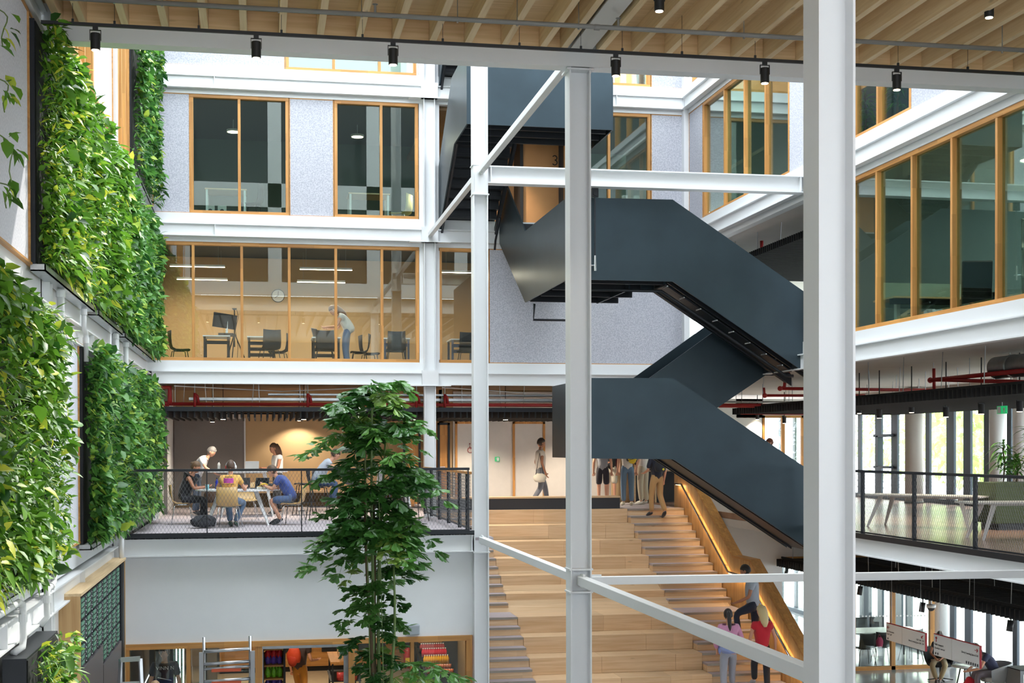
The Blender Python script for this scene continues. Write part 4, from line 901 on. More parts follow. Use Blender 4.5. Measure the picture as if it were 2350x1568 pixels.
    if botc is not None:
        bmz = cloth('cloth_%d_%d_%d' % botc, srgb(*botc)); ch = [[('pel', P['pel'], .128+g), ('w', P['pel'].lerp(P['wai'], 1.0), .100+g)]]
        for s in 'LR':
            l = [('pel', P['pel'], .128+g), ('hi'+s, P['hi'+s], .092+g)]
            pts = limb('hi'+s, 'kn'+s, 'an'+s, min(2.0, leg+.1) if leg > 1 else leg)
            for i, p in enumerate(pts): l.append((None, p, (.075 if leg <= 1 else (.066, .052)[i])+g))
            ch.append(l)
        garment(bot or 'trousers', ch, bmz, None)
    sm = cloth('shoe_%d_%d_%d' % shoe, srgb(*shoe), .6)
    for s in 'LR':
        a, t = P['an'+s], P['to'+s]; d = (t-a); 
        d2 = Vector((d.x, d.y, d.z)).normalized(); side = d2.cross(Vector((0, 0, 1))).normalized(); upv = side.cross(d2)
        M = Matrix((side, d2, upv)).transposed().to_4x4(); M.translation = a.lerp(t, .5)-upv*.012
        def sf(u, w):
            if w.z < -.03: w.z = -.03
            if u.y > 0: w.z *= (1-.45*u.y); w.x *= 1+.1*u.y
            return w
        mm = MB(); mm.ball((0, .015, 0), .047, .145, .055, 12, 8, sf); mm.xf(M); mm.build('shoe', sm, R, smooth=True)
    if hair:
        hm_ = cloth('hair_%d_%d_%d' % hairc, srgb(*hairc), .55); mm = MB()
        def cap(u, w):
            lim = .18 if u.y > 0 else -.55
            if u.y > .35: lim = .38
            if u.z < lim: w *= .86
            return w*(1+.035*math.sin(u.x*9+u.z*7)*math.cos(u.y*8))
        mm.ball((0, -.012, .014), .091, .110, .127, 22, 16, cap)
        if hair in ('long', 'pony', 'bun'):
            if hair == 'bun': mm.ball((0, -.105, .05), .04, .04, .035, 10, 8)
            elif hair == 'pony':
                mm.ball((0, -.1, .06), .035, .03, .03, 8, 6); mm.tube([(0, -.10, .06), (0, -.15, .0), (0.01, -.16, -.12), (.01, -.15, -.25), (.015, -.14, -.33)], [.03, .04, .042, .034, .008], 10)
            else:
                mm.tube([(0, -.05, .07), (0, -.075, -.02), (0, -.095, -.13), (0, -.10, -.24), (0, -.10, -.33)], [.085, .095, .09, .075, .03], 12)
        mm.xf(Mh); mm.build('hair', hm_, R, smooth=True)
    return R
def rot_to(dx, dy): return math.atan2(-dx, dy)      # heading so that local +y points along (dx, dy)
# ================================================================ BALCONY (level 1)
BZ = -.09
ibeam('steel_beam', 'long white steel beam under the balcony railing', (-2.3, 24.1, -.335), (3.72, 24.1, -.335), .315, .2, -1, (.996,))
m = MB(); m.box(-2.3, 3.74, 24.0, 24.03, -.03, .045); m.box(-2.3, 3.74, 24.0, 24.12, -.035, -.022); m.build('trim_4', blackst, kind='structure')
def mesh_panel(par, a, b, z0, z1, cell=.062, r=.0022):
    """diamond wire mesh between two ground points"""
    a = Vector((a[0], a[1], 0)); b = Vector((b[0], b[1], 0)); L = (b-a).length; d = (b-a)/L; H = z1-z0; m = MB(); sl = 1.75
    n = int((L+H/sl)/cell)+1; nn = d.cross(Vector((0, 0, 1)))
    for sg in (1, -1):
        for i in range(-n, n+1):
            u0 = i*cell; u1 = u0+sg*H/sl; s0, s1 = 0., 1.
            if u0 == u1: continue
            for lim in (0, L):
                t = (lim-u0)/(u1-u0)
                if (u1-u0 > 0) == (lim == 0): s0 = max(s0, t)
                else: s1 = min(s1, t)
            if s1-s0 < .01: continue
            p = a+d*(u0+(u1-u0)*s0)+Vector((0, 0, z0+H*s0)); q = a+d*(u0+(u1-u0)*s1)+Vector((0, 0, z0+H*s1))
            m.tube([p+nn*.002*sg, q+nn*.002*sg], r, 3, cap=False)
    m.build('wire_mesh', galvw, par, kind='stuff')
galvw = plain('wire', srgb(120, 122, 124), .45, metal=.5)
def railing(label, a, b, posts, zf, h=1.16, capm=None, pw=.045):
    R = thing('railing', label, 'railing', ((a[0]+b[0])/2, (a[1]+b[1])/2, zf), world=True)
    A = Vector((a[0], a[1], 0)); Bv = Vector((b[0], b[1], 0)); d = (Bv-A).normalized(); n = d.cross(Vector((0, 0, 1)))
    MB().obox((A+Bv)/2+Vector((0, 0, zf+h-.022)), d*(Bv-A).length/2, n*.03, (0, 0, .022)).build('top_rail', capm or blackst, R, bevel=.004)
    MB().obox((A+Bv)/2+Vector((0, 0, zf+.05)), d*(Bv-A).length/2, n*.015, (0, 0, .012)).build('bottom_rail', blackst, R)
    for t in posts:
        p = A.lerp(Bv, t); MB().obox(p+Vector((0, 0, zf+h/2-.02)), d*.009, n*pw/2, (0, 0, h/2-.02)).build('post', blackst, R)
        m = MB(); m.obox(p+Vector((0, 0, zf+.42)), d*.05, n*.006, (0, 0, .006)); m.build('mesh_clip', blackst, R)
    mesh_panel(R, a, b, zf+.06, zf+h-.04); return R
px2t = lambda px: (onY(px, 1150, 24.06).x+2.25)/(3.66+2.25)
railing('black mesh railing along the front of the balcony', (-2.25, 24.06), (3.66, 24.06), [max(.004, px2t(288))]+[px2t(p) for p in (475, 692, 903)]+[.996], 0.0)
rr = railing('wood-topped mesh railing on the right end of the balcony, above the stairs', (3.72, 24.3), (3.72, 31.3), [.06, .2, .42, .62, .82, .99], 0, 1.08, capm=oaky, pw=.07)
# ---- room behind the balcony
def balcony_room():
    m = MB(); m.box(-2.35, 4.9, 38.2, 38.3, BZ, 3.1); m.box(4.8, 10.3, 37.0, 37.1, 0, 3.1); m.box(4.8, 4.9, 37.0, 38.3, BZ, 3.1); m.build('wall_back', tanwall, kind='structure')
    MB().box(-2.36, -2.30, 31.6, 38.3, BZ, 3.1).build('wall_left', whitewall, kind='structure')
    s = thing('projection_screen', 'wide dark grey fabric screen on the balcony back wall', 'screen', (-1.35, 38.1, 0), world=True)
    MB().box(-2.28, -.40, 38.06, 38.16, .05, 2.32).build('fabric', darkwall, s); m = MB(); m.box(-.42, -.38, 38.04, 38.17, BZ, 2.34); m.build('edge_strip', white, s)
    MB().box(-2.28, -.40, 38.05, 38.17, 2.32, 2.5).build('cassette', dullwhite, s)
    b = thing('wall_bench', 'long timber wall bench under the warm spotlight', 'bench', (2, 37.9, BZ), world=True)
    MB().box(-.3, 4.7, 37.75, 38.18, .30, .36).build('seat', benchx, b); MB().box(-.3, 4.7, 37.95, 38.18, BZ, .30).build('base', brownm, b)
    # wall-wash lamp
    w = thing('spotlight', 'black spotlight washing the tan wall above the laptop woman', 'spotlight', (1.05, 37.55, 2.46))
    hs = MB().cyl((0, 0, -.2), (0, 0, 0), .05, n=16).build('housing', blackm, w); MB().cyl((0, 0, -.206), (0, 0, -.2), .04, n=16).build('lens', lampm, hs); MB().cyl((0, 0, 0), (0, 0, .6), .008, n=6).build('stem', blackm, w)
    lamp('SPOT', 'beam', (0, 0, -.215), 120, parent=w, spot_size=2.1, spot_blend=.5, shadow_soft_size=.03, aim=(.0, .32, -1))
    # doors in the tan and white walls
    dw = plain('door_white', srgb(212, 208, 202), .6, noise=.02)
    def door(nm, x0, x1, Y, z1, leaf, fr, glassdoor=False, sgn=1):
        WN[0] += 1; D = thing('door_%d' % WN[0], None, None, ((x0+x1)/2, Y, 0), world=True, kind='structure')
        for a in (x0, x1-.06): MB().box(a, a+.06, Y-.02, Y+.08, BZ, z1).build('jamb', fr, D)
        MB().box(x0, x1, Y-.02, Y+.08, z1-.06, z1).build('head', fr, D)
        lf = MB().box(x0+.06, x1-.06, Y+.01, Y+.05, BZ, z1-.06).build('leaf', leaf, D)
        m = MB(); m.cyl((x1-.15, Y-.01, 1.0), (x1-.15, Y-.04, 1.0), .012, n=8); m.bar((x1-.15, Y-.045, 1.0), (x1-.28, Y-.045, 1.0), .018, .018); m.build('handle', chrome, lf)
    X = lambda px: onY(px, 1050, 36.95).x
    m = MB(); m.box(X(1125), 10.3, 36.93, 36.99, 0, 3.05); m.box(X(1040), X(1125), 36.93, 36.99, 0, 3.05); m.build('wall_back', dw, kind='structure')
    door('a', X(1044), X(1118), 36.9, 2.23, dw, oakz); door('b', X(1176), X(1250), 36.9, 2.23, dw, oakz)
    door('c', X(925), X(965), 36.9, 2.2, oakz, blackst); door('d', X(1004), X(1032), 36.9, 2.2, oakz, blackst)
    e = thing('exit_sign', 'small lit green exit sign on the white wall', 'sign', (X(1141), 36.9, 1.0), world=True)
    q = onY(1141, 1054, 36.9); MB().box(q.x-.06, q.x+.06, 36.885, 36.92, q.z-.06, q.z+.06).build('box', plain('sign_green', srgb(20, 130, 80), .5, emit=srgb(30, 170, 100), estr=.8), e)
    m = MB(); m.box(q.x-.01, q.x+.045, 36.88, 36.886, q.z-.045, q.z+.045); m.ball((q.x-.03, 36.882, q.z+.025), .011, .004, .011, 8, 6); m.bar((q.x-.03, 36.883, q.z+.01), (q.x-.03, 36.883, q.z-.03), .014, .004); m.build('pictogram', white, e)
    e = thing('accessibility_sign', 'red wheelchair symbol on a white door', 'sign', (X(1079), 36.88, 1.4), world=True)
    q = onY(1079, 1030, 36.88); red = plain('sign_red', srgb(150, 40, 44), .5); m = MB()
    m.tube([(q.x+.07*math.cos(a), 36.88, q.z-.04+.07*math.sin(a)) for a in np.linspace(.3, 5.6, 14)], .009, 6); m.tube([(q.x-.01, 36.88, q.z+.09), (q.x, 36.88, q.z), (q.x+.05, 36.88, q.z), (q.x+.08, 36.88, q.z-.09)], .009, 6); m.ball((q.x-.01, 36.88, q.z+.13), .02, .006, .02, 8, 6); m.build('symbol', red, e)
    # white wall leaf with hinges on the left
    WN[0] += 1; D = thing('door_%d' % WN[0], None, None, (-2.25, 34.5, 0), world=True, kind='structure')
    MB().box(-2.29, -2.25, 32.0, 33.1, BZ, 2.2).build('leaf', dw, D); m = MB(); [m.box(-2.26, -2.235, 32.05, 32.12, z, z+.14) for z in (.2, 1.0, 1.9)]; m.build('hinge', galv, D); m = MB(); m.box(-2.26, -2.2, 32.9, 33.05, .95, .98); m.build('handle', chrome, D)
    m = MB(); m.box(-2.30, -2.22, 34.3, 34.4, BZ, 2.6); m.build('trim_5', greybeam, kind='structure')
balcony_room()
def baffles(label, xs, y0, y1, z0, z1, par_loc, n='baffle_ceiling', mat=None):
    B = thing(n, label, 'ceiling', par_loc, world=True); mat = mat or baffm
    me = None
    for x in xs:
        if me is None: me = MB().box(-.018, .018, 0, y1-y0, z0, z1).mesh('baffle', mat)
        o = link('baffle', me, B); o.location = (x, y0, 0)
    for y in np.arange(y0+.3, y1, 2.0): MB().box(xs[0]-.05, xs[-1]+.05, y, y+.04, z1, z1+.045).build('carrier_rail', mat, B)
    return B
b1 = baffles('black baffle ceiling hung over the balcony', [-2.05+.149*i for i in range(80)], 31.9, 36.2, 2.22, 2.40, (3, 34, 2.3))
MB().box(-2.1, 10.0, 31.86, 31.9, 2.36, 2.46).build('front_rail', blackst, b1)
def services():
    s = thing('sprinkler_pipe', 'dark red sprinkler main running above the balcony baffles', 'pipe', (3, 32.0, 2.55), world=True)
    MB().tube([(-2.2, 32.05, 2.53), (10, 32.05, 2.53)], .04, 10).build('main', redp, s, smooth=True)
    MB().tube([(-2.2, 32.05, 2.53), (-2.02, 32.05, 2.53)], .06, 10).build('coupling', redp, s); MB().tube([(-2.0, 31.95, 2.53), (-2.0, 31.95, 2.9), (-2.3, 31.95, 2.9)], .055, 10).build('riser', redp, s, smooth=True)
    for px in (447, 706, 955, 1020, 1390):
        x = onY(px, 915, 32.05).x
        m = MB(); m.tube([(x, 32.0, 2.45), (x, 32.0, 2.78)], .03, 8); m.tube([(x+.08, 32.05, 2.55), (x+.06, 32.05, 2.7), (x+.0, 32.02, 2.76)], .035, 8); m.build('valve', redp, s, smooth=True)
        MB().cyl((x, 32.0, 2.78), (x, 32.0, 2.98), .012, n=6).build('stem', galv, s)
    t = thing('cable_tray', 'galvanised cable tray above the balcony baffles', 'tray', (3, 32.5, 2.62), world=True)
    m = MB(); m.box(-1.6, 10, 32.4, 32.7, 2.62, 2.63); m.box(-1.6, 10, 32.4, 32.41, 2.62, 2.69); m.build('tray', galv, t)
    m = MB(); m.box(.2, 10, 33.3, 33.6, 2.78, 2.79); m.box(.2, 10, 33.3, 33.31, 2.78, 2.83); m.build('tray', galv, t)
    for k, px in enumerate((402, 420, 474, 490, 578, 596, 690, 698, 880, 895, 1012, 1060, 1150, 1200)):
        x = onY(px, 915, 32.2).x; MB().cyl((x, 32.2, 2.46), (x+.05*math.sin(k*2), 32.2, 3.09), .007, n=5).build('drop_wire', galv, t)
    m = MB(); m.tube([(-1.9, 31.85, 2.93), (.5, 32.6, 2.85), (2.8, 31.85, 2.93)], .012, 6); m.build('cable', white, t); m = MB(); m.tube([(4.2, 31.85, 2.93), (7, 32.6, 2.8), (9.5, 32.3, 2.9)], .012, 6); m.build('cable', white, t)
    for k, px in enumerate((512, 697, 948, 1160)):
        x = onY(px, 950, 33).x; w = thing('spotlight', ('twin-lens black downlight left among the balcony baffles', 'black downlight above the balcony laptop table', 'black downlight among the baffles beside the palm', 'black downlight among the baffles over the walking woman')[k], 'spotlight', (x, 33, 2.2))
        hs = MB().cyl((0, 0, 0), (0, 0, .26), .07, n=16).build('housing', charcoal, w); MB().cyl((0, 0, -.006), (0, 0, 0), .055, n=16).build('lens', lampm, hs); MB().cyl((0, 0, .26), (0, 0, .9), .008, n=6).build('stem', blackm, w)
        lamp('SPOT', 'beam', (0, 0, -.02), 260, parent=w, spot_size=2.2, spot_blend=.8, shadow_soft_size=.05)
    for k, (x, y) in enumerate(((5.6, 35.6), (8.2, 35.6), (2.6, 36.4), (-1.2, 36.2))):  # extra lamps added to brighten the space behind the balcony
        w = thing('downlight', ('added downlight in front of the white doors', 'added downlight over the standing students', 'added downlight near the wall bench', 'added downlight near the dark screen')[k], 'spotlight', (x, y, 2.2))
        hs = MB().cyl((0, 0, 0), (0, 0, .2), .06, n=16).build('housing', charcoal, w); MB().cyl((0, 0, -.006), (0, 0, 0), .05, n=16).build('lens', lampm, hs); MB().cyl((0, 0, .2), (0, 0, .9), .008, n=6).build('stem', blackm, w)
        lamp('SPOT', 'beam', (0, 0, -.02), (330, 330, 170, 150)[k], parent=w, spot_size=2.4, spot_blend=.8, shadow_soft_size=.05)
services()
# ---- furniture
plyl = plain('ply_shell', srgb(206, 170, 112), .4, noise=.05, nscale=5); tabw = plain('table_white', srgb(228, 230, 231), .35)
def shell(seat_z, w, d, back, t=.012, curve=.05):
    """one-piece seat shell, open side to +y; back rises at -y"""
    m = MB(); prof = [(d*.5, -.02), (d*.42, 0), (d*.1, -.012), (-d*.25, -.01), (-d*.42, .03), (-d*.5, .12), (-d*.55, back*.55), (-d*.60, back)]
    nx = 7; P = []
    for (y, z) in prof:
        row = []
        for i in range(nx):
            u = i/(nx-1)*2-1; ww = w/2*(1-.06*max(0, z/back)); row.append((u*ww, y+curve*u*u*(z/back if z > .1 else 0), seat_z+z+.018*u*u))
        P.append(row)
    vs = [p for r in P for p in r]+[(p[0], p[1]-.002-t*(1 if r > 4 else 0), p[2]-t*(1 if r <= 4 else 0)) for r, row in enumerate(P) for p in row]; n = len(prof)*nx; fs = []
    for r in range(len(prof)-1):
        for i in range(nx-1):
            a = r*nx+i; fs.append((a, a+1, a+nx+1, a+nx)); fs.append((n+a, n+a+nx, n+a+nx+1, n+a+1))
    for r in range(len(prof)-1):
        a = r*nx; fs.append((a, a+nx, n+a+nx, n+a)); a = r*nx+nx-1; fs.append((a, n+a, n+a+nx, a+nx))
    for i in range(nx-1):
        fs.append((i, n+i, n+i+1, i+1)); a = (len(prof)-1)*nx+i; fs.append((a, a+1, n+a+1, n+a))
    m.add(vs, fs); return m
def make_chair(name, label, shellm, legm, seat_z=.45, back=.37, bar=False, group=None):
    c = thing(name, label, 'chair' if not bar else 'stool', group=group)
    shell(seat_z, .44, .44, back).build('seat_shell', shellm, c, smooth=True)
    s = 1 if not bar else 1.0; sp = .07 if not bar else .10
    for sx in (-1, 1):
        for sy in (-1, 1):
            MB().tube([(sx*.10, sy*.08, seat_z-.03), (sx*.17, sy*.15, seat_z-.035), (sx*(.17+sp), sy*(.15+sp), 0)], .010, 8).build('leg', legm, c, smooth=True)
    MB().box(-.12, .12, -.10, .10, seat_z-.04, seat_z-.024).build('under_frame', legm, c)
    if bar:
        z = .30; q = .17+sp*(1-z/seat_z)
        for a, b in (((-q, -q+.02), (q, -q+.02)), ((-q, q-.02), (q, q-.02)), ((-q, -q+.02), (-q, q-.02)), ((q, -q+.02), (q, q-.02))): MB().tube([(a[0], a[1], z), (b[0], b[1], z)], .008, 6).build('foot_rail', legm, c)
    return c
PLY = make_chair('shell_chair', 'pale plywood shell chair on chrome legs holding the man in yellow', plyl, chrome, group='plywood chairs at the round table'); PLY.location = (-.62, 28.25, BZ); PLY.rotation_euler = (0, 0, rot_to(.15, 1))
dup(PLY, (-1.62, 29.75, BZ), rot_to(1, .05), label='pale plywood shell chair at the left side of the round table, seating the woman')
dup(PLY, (.68, 29.0, BZ), rot_to(-1, .25), label='pale plywood shell chair seating the man in blue, right of the round table')
dup(PLY, (-.3, 31.3, BZ), rot_to(.1, -1), label='pale plywood shell chair on the far side of the round table')
STO = make_chair('bar_stool', 'black bar stool seating the man in grey', charcoal, blackm, .76, .34, True, 'black bar stools on the balcony'); STO.location = (1.28, 30.7, BZ); STO.rotation_euler = (0, 0, rot_to(1, .1))
dup(STO, (1.05, 33.2, BZ), rot_to(-1, .2), label='empty black bar stool behind the man in blue')
dup(STO, (3.30, 29.95, BZ), rot_to(-.35, 1), label='black bar stool at the right, nearest the railing end'); dup(STO, (2.98, 30.3, BZ), rot_to(-.1, 1), label='black bar stool just behind the nearest one, half hidden by palm')
dup(STO, (2.2, 32.3, BZ), rot_to(.7, -.6), label='black bar stool on the far side of the right high table')
def table(label, x, y, rx, ry, h, spread, name='round_table', n=40, z0=BZ, mat=None):
    t = thing(name, label, 'table', (x, y, z0)); m = MB()
    pts = [(rx*math.copysign(abs(math.cos(a))**(1 if name == 'round_table' else .35), math.cos(a)), ry*math.copysign(abs(math.sin(a))**(1 if name == 'round_table' else .35), math.sin(a)), h-.03) for a in np.linspace(0, 2*math.pi, n, endpoint=False)]
    m.ext(pts, (0, 0, .03)); m.build('table_top', mat or tabw, t, bevel=.004)
    for sx in (-1, 1):
        for sy in (-1, 1):
            a = Vector((sx*rx*.42, sy*ry*.42, h-.03)); b = Vector((sx*(rx*.42+spread), sy*(ry*.42+spread), 0)); d = (b-a)
            sd = Vector((sy*-1, sx, 0)).normalized(); m = MB(); w0, w1 = .055, .022
            ra = Vector((sx, sy, 0)).normalized()*.012
            v = [a+sd*w0-ra, a-sd*w0-ra, a-sd*w0+ra, a+sd*w0+ra, b+sd*w1-ra, b-sd*w1-ra, b-sd*w1+ra, b+sd*w1+ra]
            m.add(v, [(0, 1, 2, 3), (4, 7, 6, 5), (0, 4, 5, 1), (1, 5, 6, 2), (2, 6, 7, 3), (3, 7, 4, 0)]); m.build('leg', mat or tabw, t)
    m = MB(); m.box(-rx*.42, rx*.42, -.03, .03, h-.06, h-.03); m.build('under_beam', mat or tabw, t); return t
table('large round white table with splayed legs on the balcony', -.46, 29.55, .88, .80, .74, .26)
table('long high white table behind the seated group', -.3, 33.1, .95, .45, 1.07, .2, 'high_table')
table('small high white table half hidden by the palm', 2.95, 31.1, .62, .45, 1.07, .16, 'high_table')
def laptop(label, x, y, z, rz, c=(196, 198, 200), open_=105):
    l = thing('laptop', label, 'laptop', (x, y, z), rz); mt = cloth('laptop_%d_%d_%d' % c, srgb(*c), .4)
    MB().box(-.16, .16, -.11, .11, .002, .018).build('base', mt, l); a = math.radians(open_-90)
    m = MB(); m.box(-.16, .16, -.006, .006, 0, .22); m.xf(Matrix.Translation((0, .112, .016)) @ Matrix.Rotation(-a, 4, 'X')); ld = m.build('lid', mt, l)
    m = MB(); m.box(-.148, .148, -.008, -.0065, .012, .208); m.xf(Matrix.Translation((0, .112, .016)) @ Matrix.Rotation(-a, 4, 'X')); m.build('screen', blackm, ld)
q = onZ(577, 1077, BZ+1.07)
laptop('open silver laptop on the high table, seen from behind', q.x+.02, 33.1, BZ+1.07, rot_to(.1, -1))
laptop('open dark laptop on the round table', -.02, 29.8, BZ+.74, rot_to(.5, .9), (58, 60, 66)); laptop('small dark tablet computer standing on the round table', -.38, 29.95, BZ+.74, rot_to(.1, 1), (70, 48, 44))
def bottle(label, x, y, z, h, r, c, cap=(30, 30, 34), name='bottle', glassy=False):
    b = thing(name, label, 'bottle', (x, y, z)); mt = MT.get('bt%d%d%d' % c) or plain('bt%d%d%d' % c, srgb(*c), .25)
    m = MB(); m.tube([(0, 0, 0), (0, 0, h*.68), (0, 0, h*.8), (0, 0, h*.88)], [r, r, r*.5, r*.42], 14); m.build('body', mt, b, smooth=True); MB().cyl((0, 0, h*.88), (0, 0, h), r*.46, n=12).build('cap', cloth('cap%d' % cap[0], srgb(*cap)), b)
q = onZ(504, 1076, BZ+1.07); bottle('clear water bottle with dark cap on the high table', -.95, 33.0, BZ+1.07, .24, .036, (170, 175, 178))
bottle('blue water bottle on the round table', -.90, 29.75, BZ+.74, .24, .034, (38, 48, 150))
c = thing('cup', 'light blue paper cup on the round table', 'cup', (-1.08, 29.25, BZ+.74)); MB().tube([(0, 0, 0), (0, 0, .11)], [.032, .042], 18).build('wall', plain('cup_blue', srgb(130, 196, 208), .5), c, smooth=True); MB().tube([(0, 0, .108), (0, 0, .113)], [.043, .043], 18).build('rim', tabw, c)
c = thing('lunch_box', 'clear lunch box with food on the round table', 'box', (.02, 29.25, BZ+.74)); MB().box(-.09, .09, -.06, .06, 0, .055).build('tub', plain('tub', srgb(214, 216, 206), .3), c, bevel=.008)
r_ = random.Random(4); fm = plain('food', srgb(222, 190, 120), .7)
for i in range(9): MB().ball((r_.uniform(-.07, .07), r_.uniform(-.045, .045), .055), .018, nu=6, nv=4).build('morsel', fm, c)
c = thing('camera_bag', 'black camera bag on the round table', 'bag', (.22, 29.7, BZ+.74)); MB().box(-.1, .1, -.07, .07, 0, .11).build('body', blackm, c, bevel=.03); MB().tube([(-.1, 0, .08), (-.08, 0, .16), (.08, 0, .16), (.1, 0, .08)], .008, 6).build('strap', blackm, c)
c = thing('notebook', 'open white notebook in front of the woman', 'book', (-1.08, 29.5, BZ+.74), .3); MB().box(-.1, .1, -.14, .14, 0, .008).build('pages', tabw, c); MB().box(-.11, .11, -.15, .15, -.004, 0).build('cover', cloth('cvr', srgb(60, 80, 130)), c)
c = thing('fruit_bowl', 'shallow dish with colourful snacks on the small high table', 'bowl', (2.75, 31.0, BZ+1.07)); MB().tube([(0, 0, 0), (0, 0, .01), (0, 0, .04)], [.10, .13, .16], 20).build('dish', tabw, c, smooth=True)
for i in range(10):
    a = i*.63; MB().ball((.08*math.cos(a), .08*math.sin(a), .045), .03, .02, .02, 8, 6).build('snack', cloth('snk%d' % (i % 3), srgb(*((196, 40, 44), (226, 170, 40), (210, 100, 60))[i % 3])), c)
c = thing('rucksack', 'dark rucksack lying on the floor under the round table', 'bag', (-1.12, 28.2, BZ), .4)
def rsf(u, w):
    if w.z < -.1: w.z = -.1
    return w*(1+.06*math.sin(u.x*7+u.z*5))
MB().ball((0, 0, .12), .27, .19, .15, 16, 10, rsf).build('body', plain('bag_dark', srgb(46, 48, 54), .9, bump=.5, bscale=14), c, smooth=True); m = MB(); m.tube([(-.2, -.12, .1), (-.05, -.2, .26), (.15, -.14, .12)], .014, 6); m.build('strap', blackm, c)
m = MB(); m.ball((.1, .1, .2), .12, .07, .06, 10, 6); m.build('pocket', charcoal, c, smooth=True)
c = thing('rucksack', 'brown rucksack hanging behind the woman at the table', 'bag', (-1.05, 30.7, BZ+.30)); MB().ball((0, 0, .22), .16, .12, .24, 14, 10, rsf).build('body', plain('bag_brown', srgb(84, 62, 46), .9, bump=.4, bscale=14), c, smooth=True); m = MB(); m.tube([(-.08, 0, .44), (0, 0, .52), (.08, 0, .44)], .01, 6); m.build('strap', blackm, c)
m = MB(); m.tube([(0, 0, -.30), (0, 0, .02)], .02, 6); m.build('prop', brownm, c)
# ---- people on the balcony
person('woman in a black sleeveless top writing at the round table', (-1.60, 29.7, BZ), rot_to(1, -.1), pose(SIT, wai=(0, .04, .68), che=(0, .12, .90), nec=(0, .20, 1.05), hd=(0, .27, 1.20), shL=(-.16, .14, 1.0), shR=(.16, .14, 1.0), elL=(-.2, .26, .76), elR=(.2, .26, .76), wrL=(-.1, .46, .79), wrR=(.08, .48, .79), look=(.25, .9, -.45)), 'top', (32, 32, 36), 'trousers', (38, 38, 44), (40, 40, 44), 'bun', (104, 76, 48), 0, 1.95, skind)
yel = person('man in a yellow printed shirt with white headphones, seen from behind', (-.60, 28.2, BZ), rot_to(.18, 1), pose(SIT, hd=(0, .13, 1.23), look=(.1, 1, -.2), elL=(-.28, .12, .78), elR=(.28, .14, .76), wrL=(-.2, .4, .79), wrR=(.24, .42, .80), anL=(-.05, .30, .10), toL=(-.07, .46, .04), anR=(.06, .26, .10), toR=(.08, .42, .04), knR=(.2, .42, .5)), 'tshirt', (226, 176, 92), 'jeans', (92, 116, 146), (52, 84, 70), 'short', (78, 56, 42), .55, 1.9)
def print_on(par, z, w, h, y, mt, x=0, n='print'):
    m = MB(); k = 9; vs = []; 
    for j in range(3):
        for i in range(k): u = i/(k-1)*2-1; vs.append((x+u*w/2, y+.05*u*u*(w/.3), z+(j/2-.5)*h+.004*math.sin(i*2.1)*(1 if j == 2 else 0)))
    fs = [(j*k+i, j*k+i+1, (j+1)*k+i+1, (j+1)*k+i) for j in range(2) for i in range(k-1)]; m.add(vs, fs); return m.build(n, mt, par)
pk = plain('print_pink', srgb(204, 84, 178), .8); pdk = plain('print_dark', srgb(44, 34, 30), .8)
print_on(yel, .955, .20, .10, -.140, pk)
def text_mesh(txt, size, mat, parent, M, name='lettering', align='CENTER', extrude=.001):
    cu = bpy.data.curves.new(name, 'FONT'); cu.body = txt; cu.size = size; cu.align_x = align; cu.extrude = extrude; cu.resolution_u = 2
    o = bpy.data.objects.new(name, cu); COL.objects.link(o); dg = bpy.context.evaluated_depsgraph_get(); me = bpy.data.meshes.new_from_object(o.evaluated_get(dg)); bpy.data.objects.remove(o); bpy.data.curves.remove(cu)
    me.transform(M); me.materials.clear(); me.materials.append(mat); return link(name, me, parent)
Mt = Matrix.Translation((0, -.150, .865)) @ Matrix.Rotation(math.radians(90), 4, 'X')
text_mesh('ADVENTURE', .042, pdk, yel, Mt)
print_on(yel, 1.025, .16, .012, -.132, pdk)
hp = thing('headphones', 'white and red headphones worn by the man in yellow', 'headphones', (-.575, 28.335, BZ+1.235), rot_to(.18, 1))
MB().tube([(.095*math.cos(a), -.02, .11*math.sin(a)) for a in np.linspace(0, math.pi, 12)], .014, 8).build('band', white, hp, smooth=True)
for s in (-1, 1): MB().ball((s*.093, -.01, -.01), .026, .036, .042, 10, 8).build('ear_cup', white if s > 0 else cloth('rdc', srgb(190, 60, 60)), hp, smooth=True)
person('man in a blue t-shirt and denim shorts eating a banana', (.66, 29.0, BZ), rot_to(-1, .28), pose(SIT, wai=(0, .05, .68), che=(0, .20, .88), nec=(0, .32, 1.00), hd=(0, .42, 1.12), shL=(-.17, .24, .98), shR=(.17, .24, .98), elL=(-.22, .36, .74), elR=(.22, .36, .74), wrL=(-.06, .56, .82), wrR=(.08, .56, .80), look=(0, .85, -.6), anL=(-.08, .22, .12), toL=(-.08, .36, .04), anR=(.10, .30, .11), toR=(.10, .46, .05)), 'tshirt', (64, 84, 150), 'shorts', (78, 100, 138), (44, 46, 50), 'short', (88, 64, 44), .62, .92)
bn = thing('banana', 'ripe banana held by the man in blue', 'banana', (.08, 29.1, BZ+.83), .3); MB().tube([(-.09, 0, .0), (-.04, 0, .025), (.02, 0, .03), (.08, 0, .01), (.10, 0, -.005)], [.008, .018, .02, .014, .005], 8).build('fruit', plain('banana', srgb(226, 190, 62), .5), bn, smooth=True); MB().cyl((.10, 0, -.005), (.12, 0, -.012), .004, n=5).build('stalk', brownm, bn)
q = onY(632, 1040, 34.0)
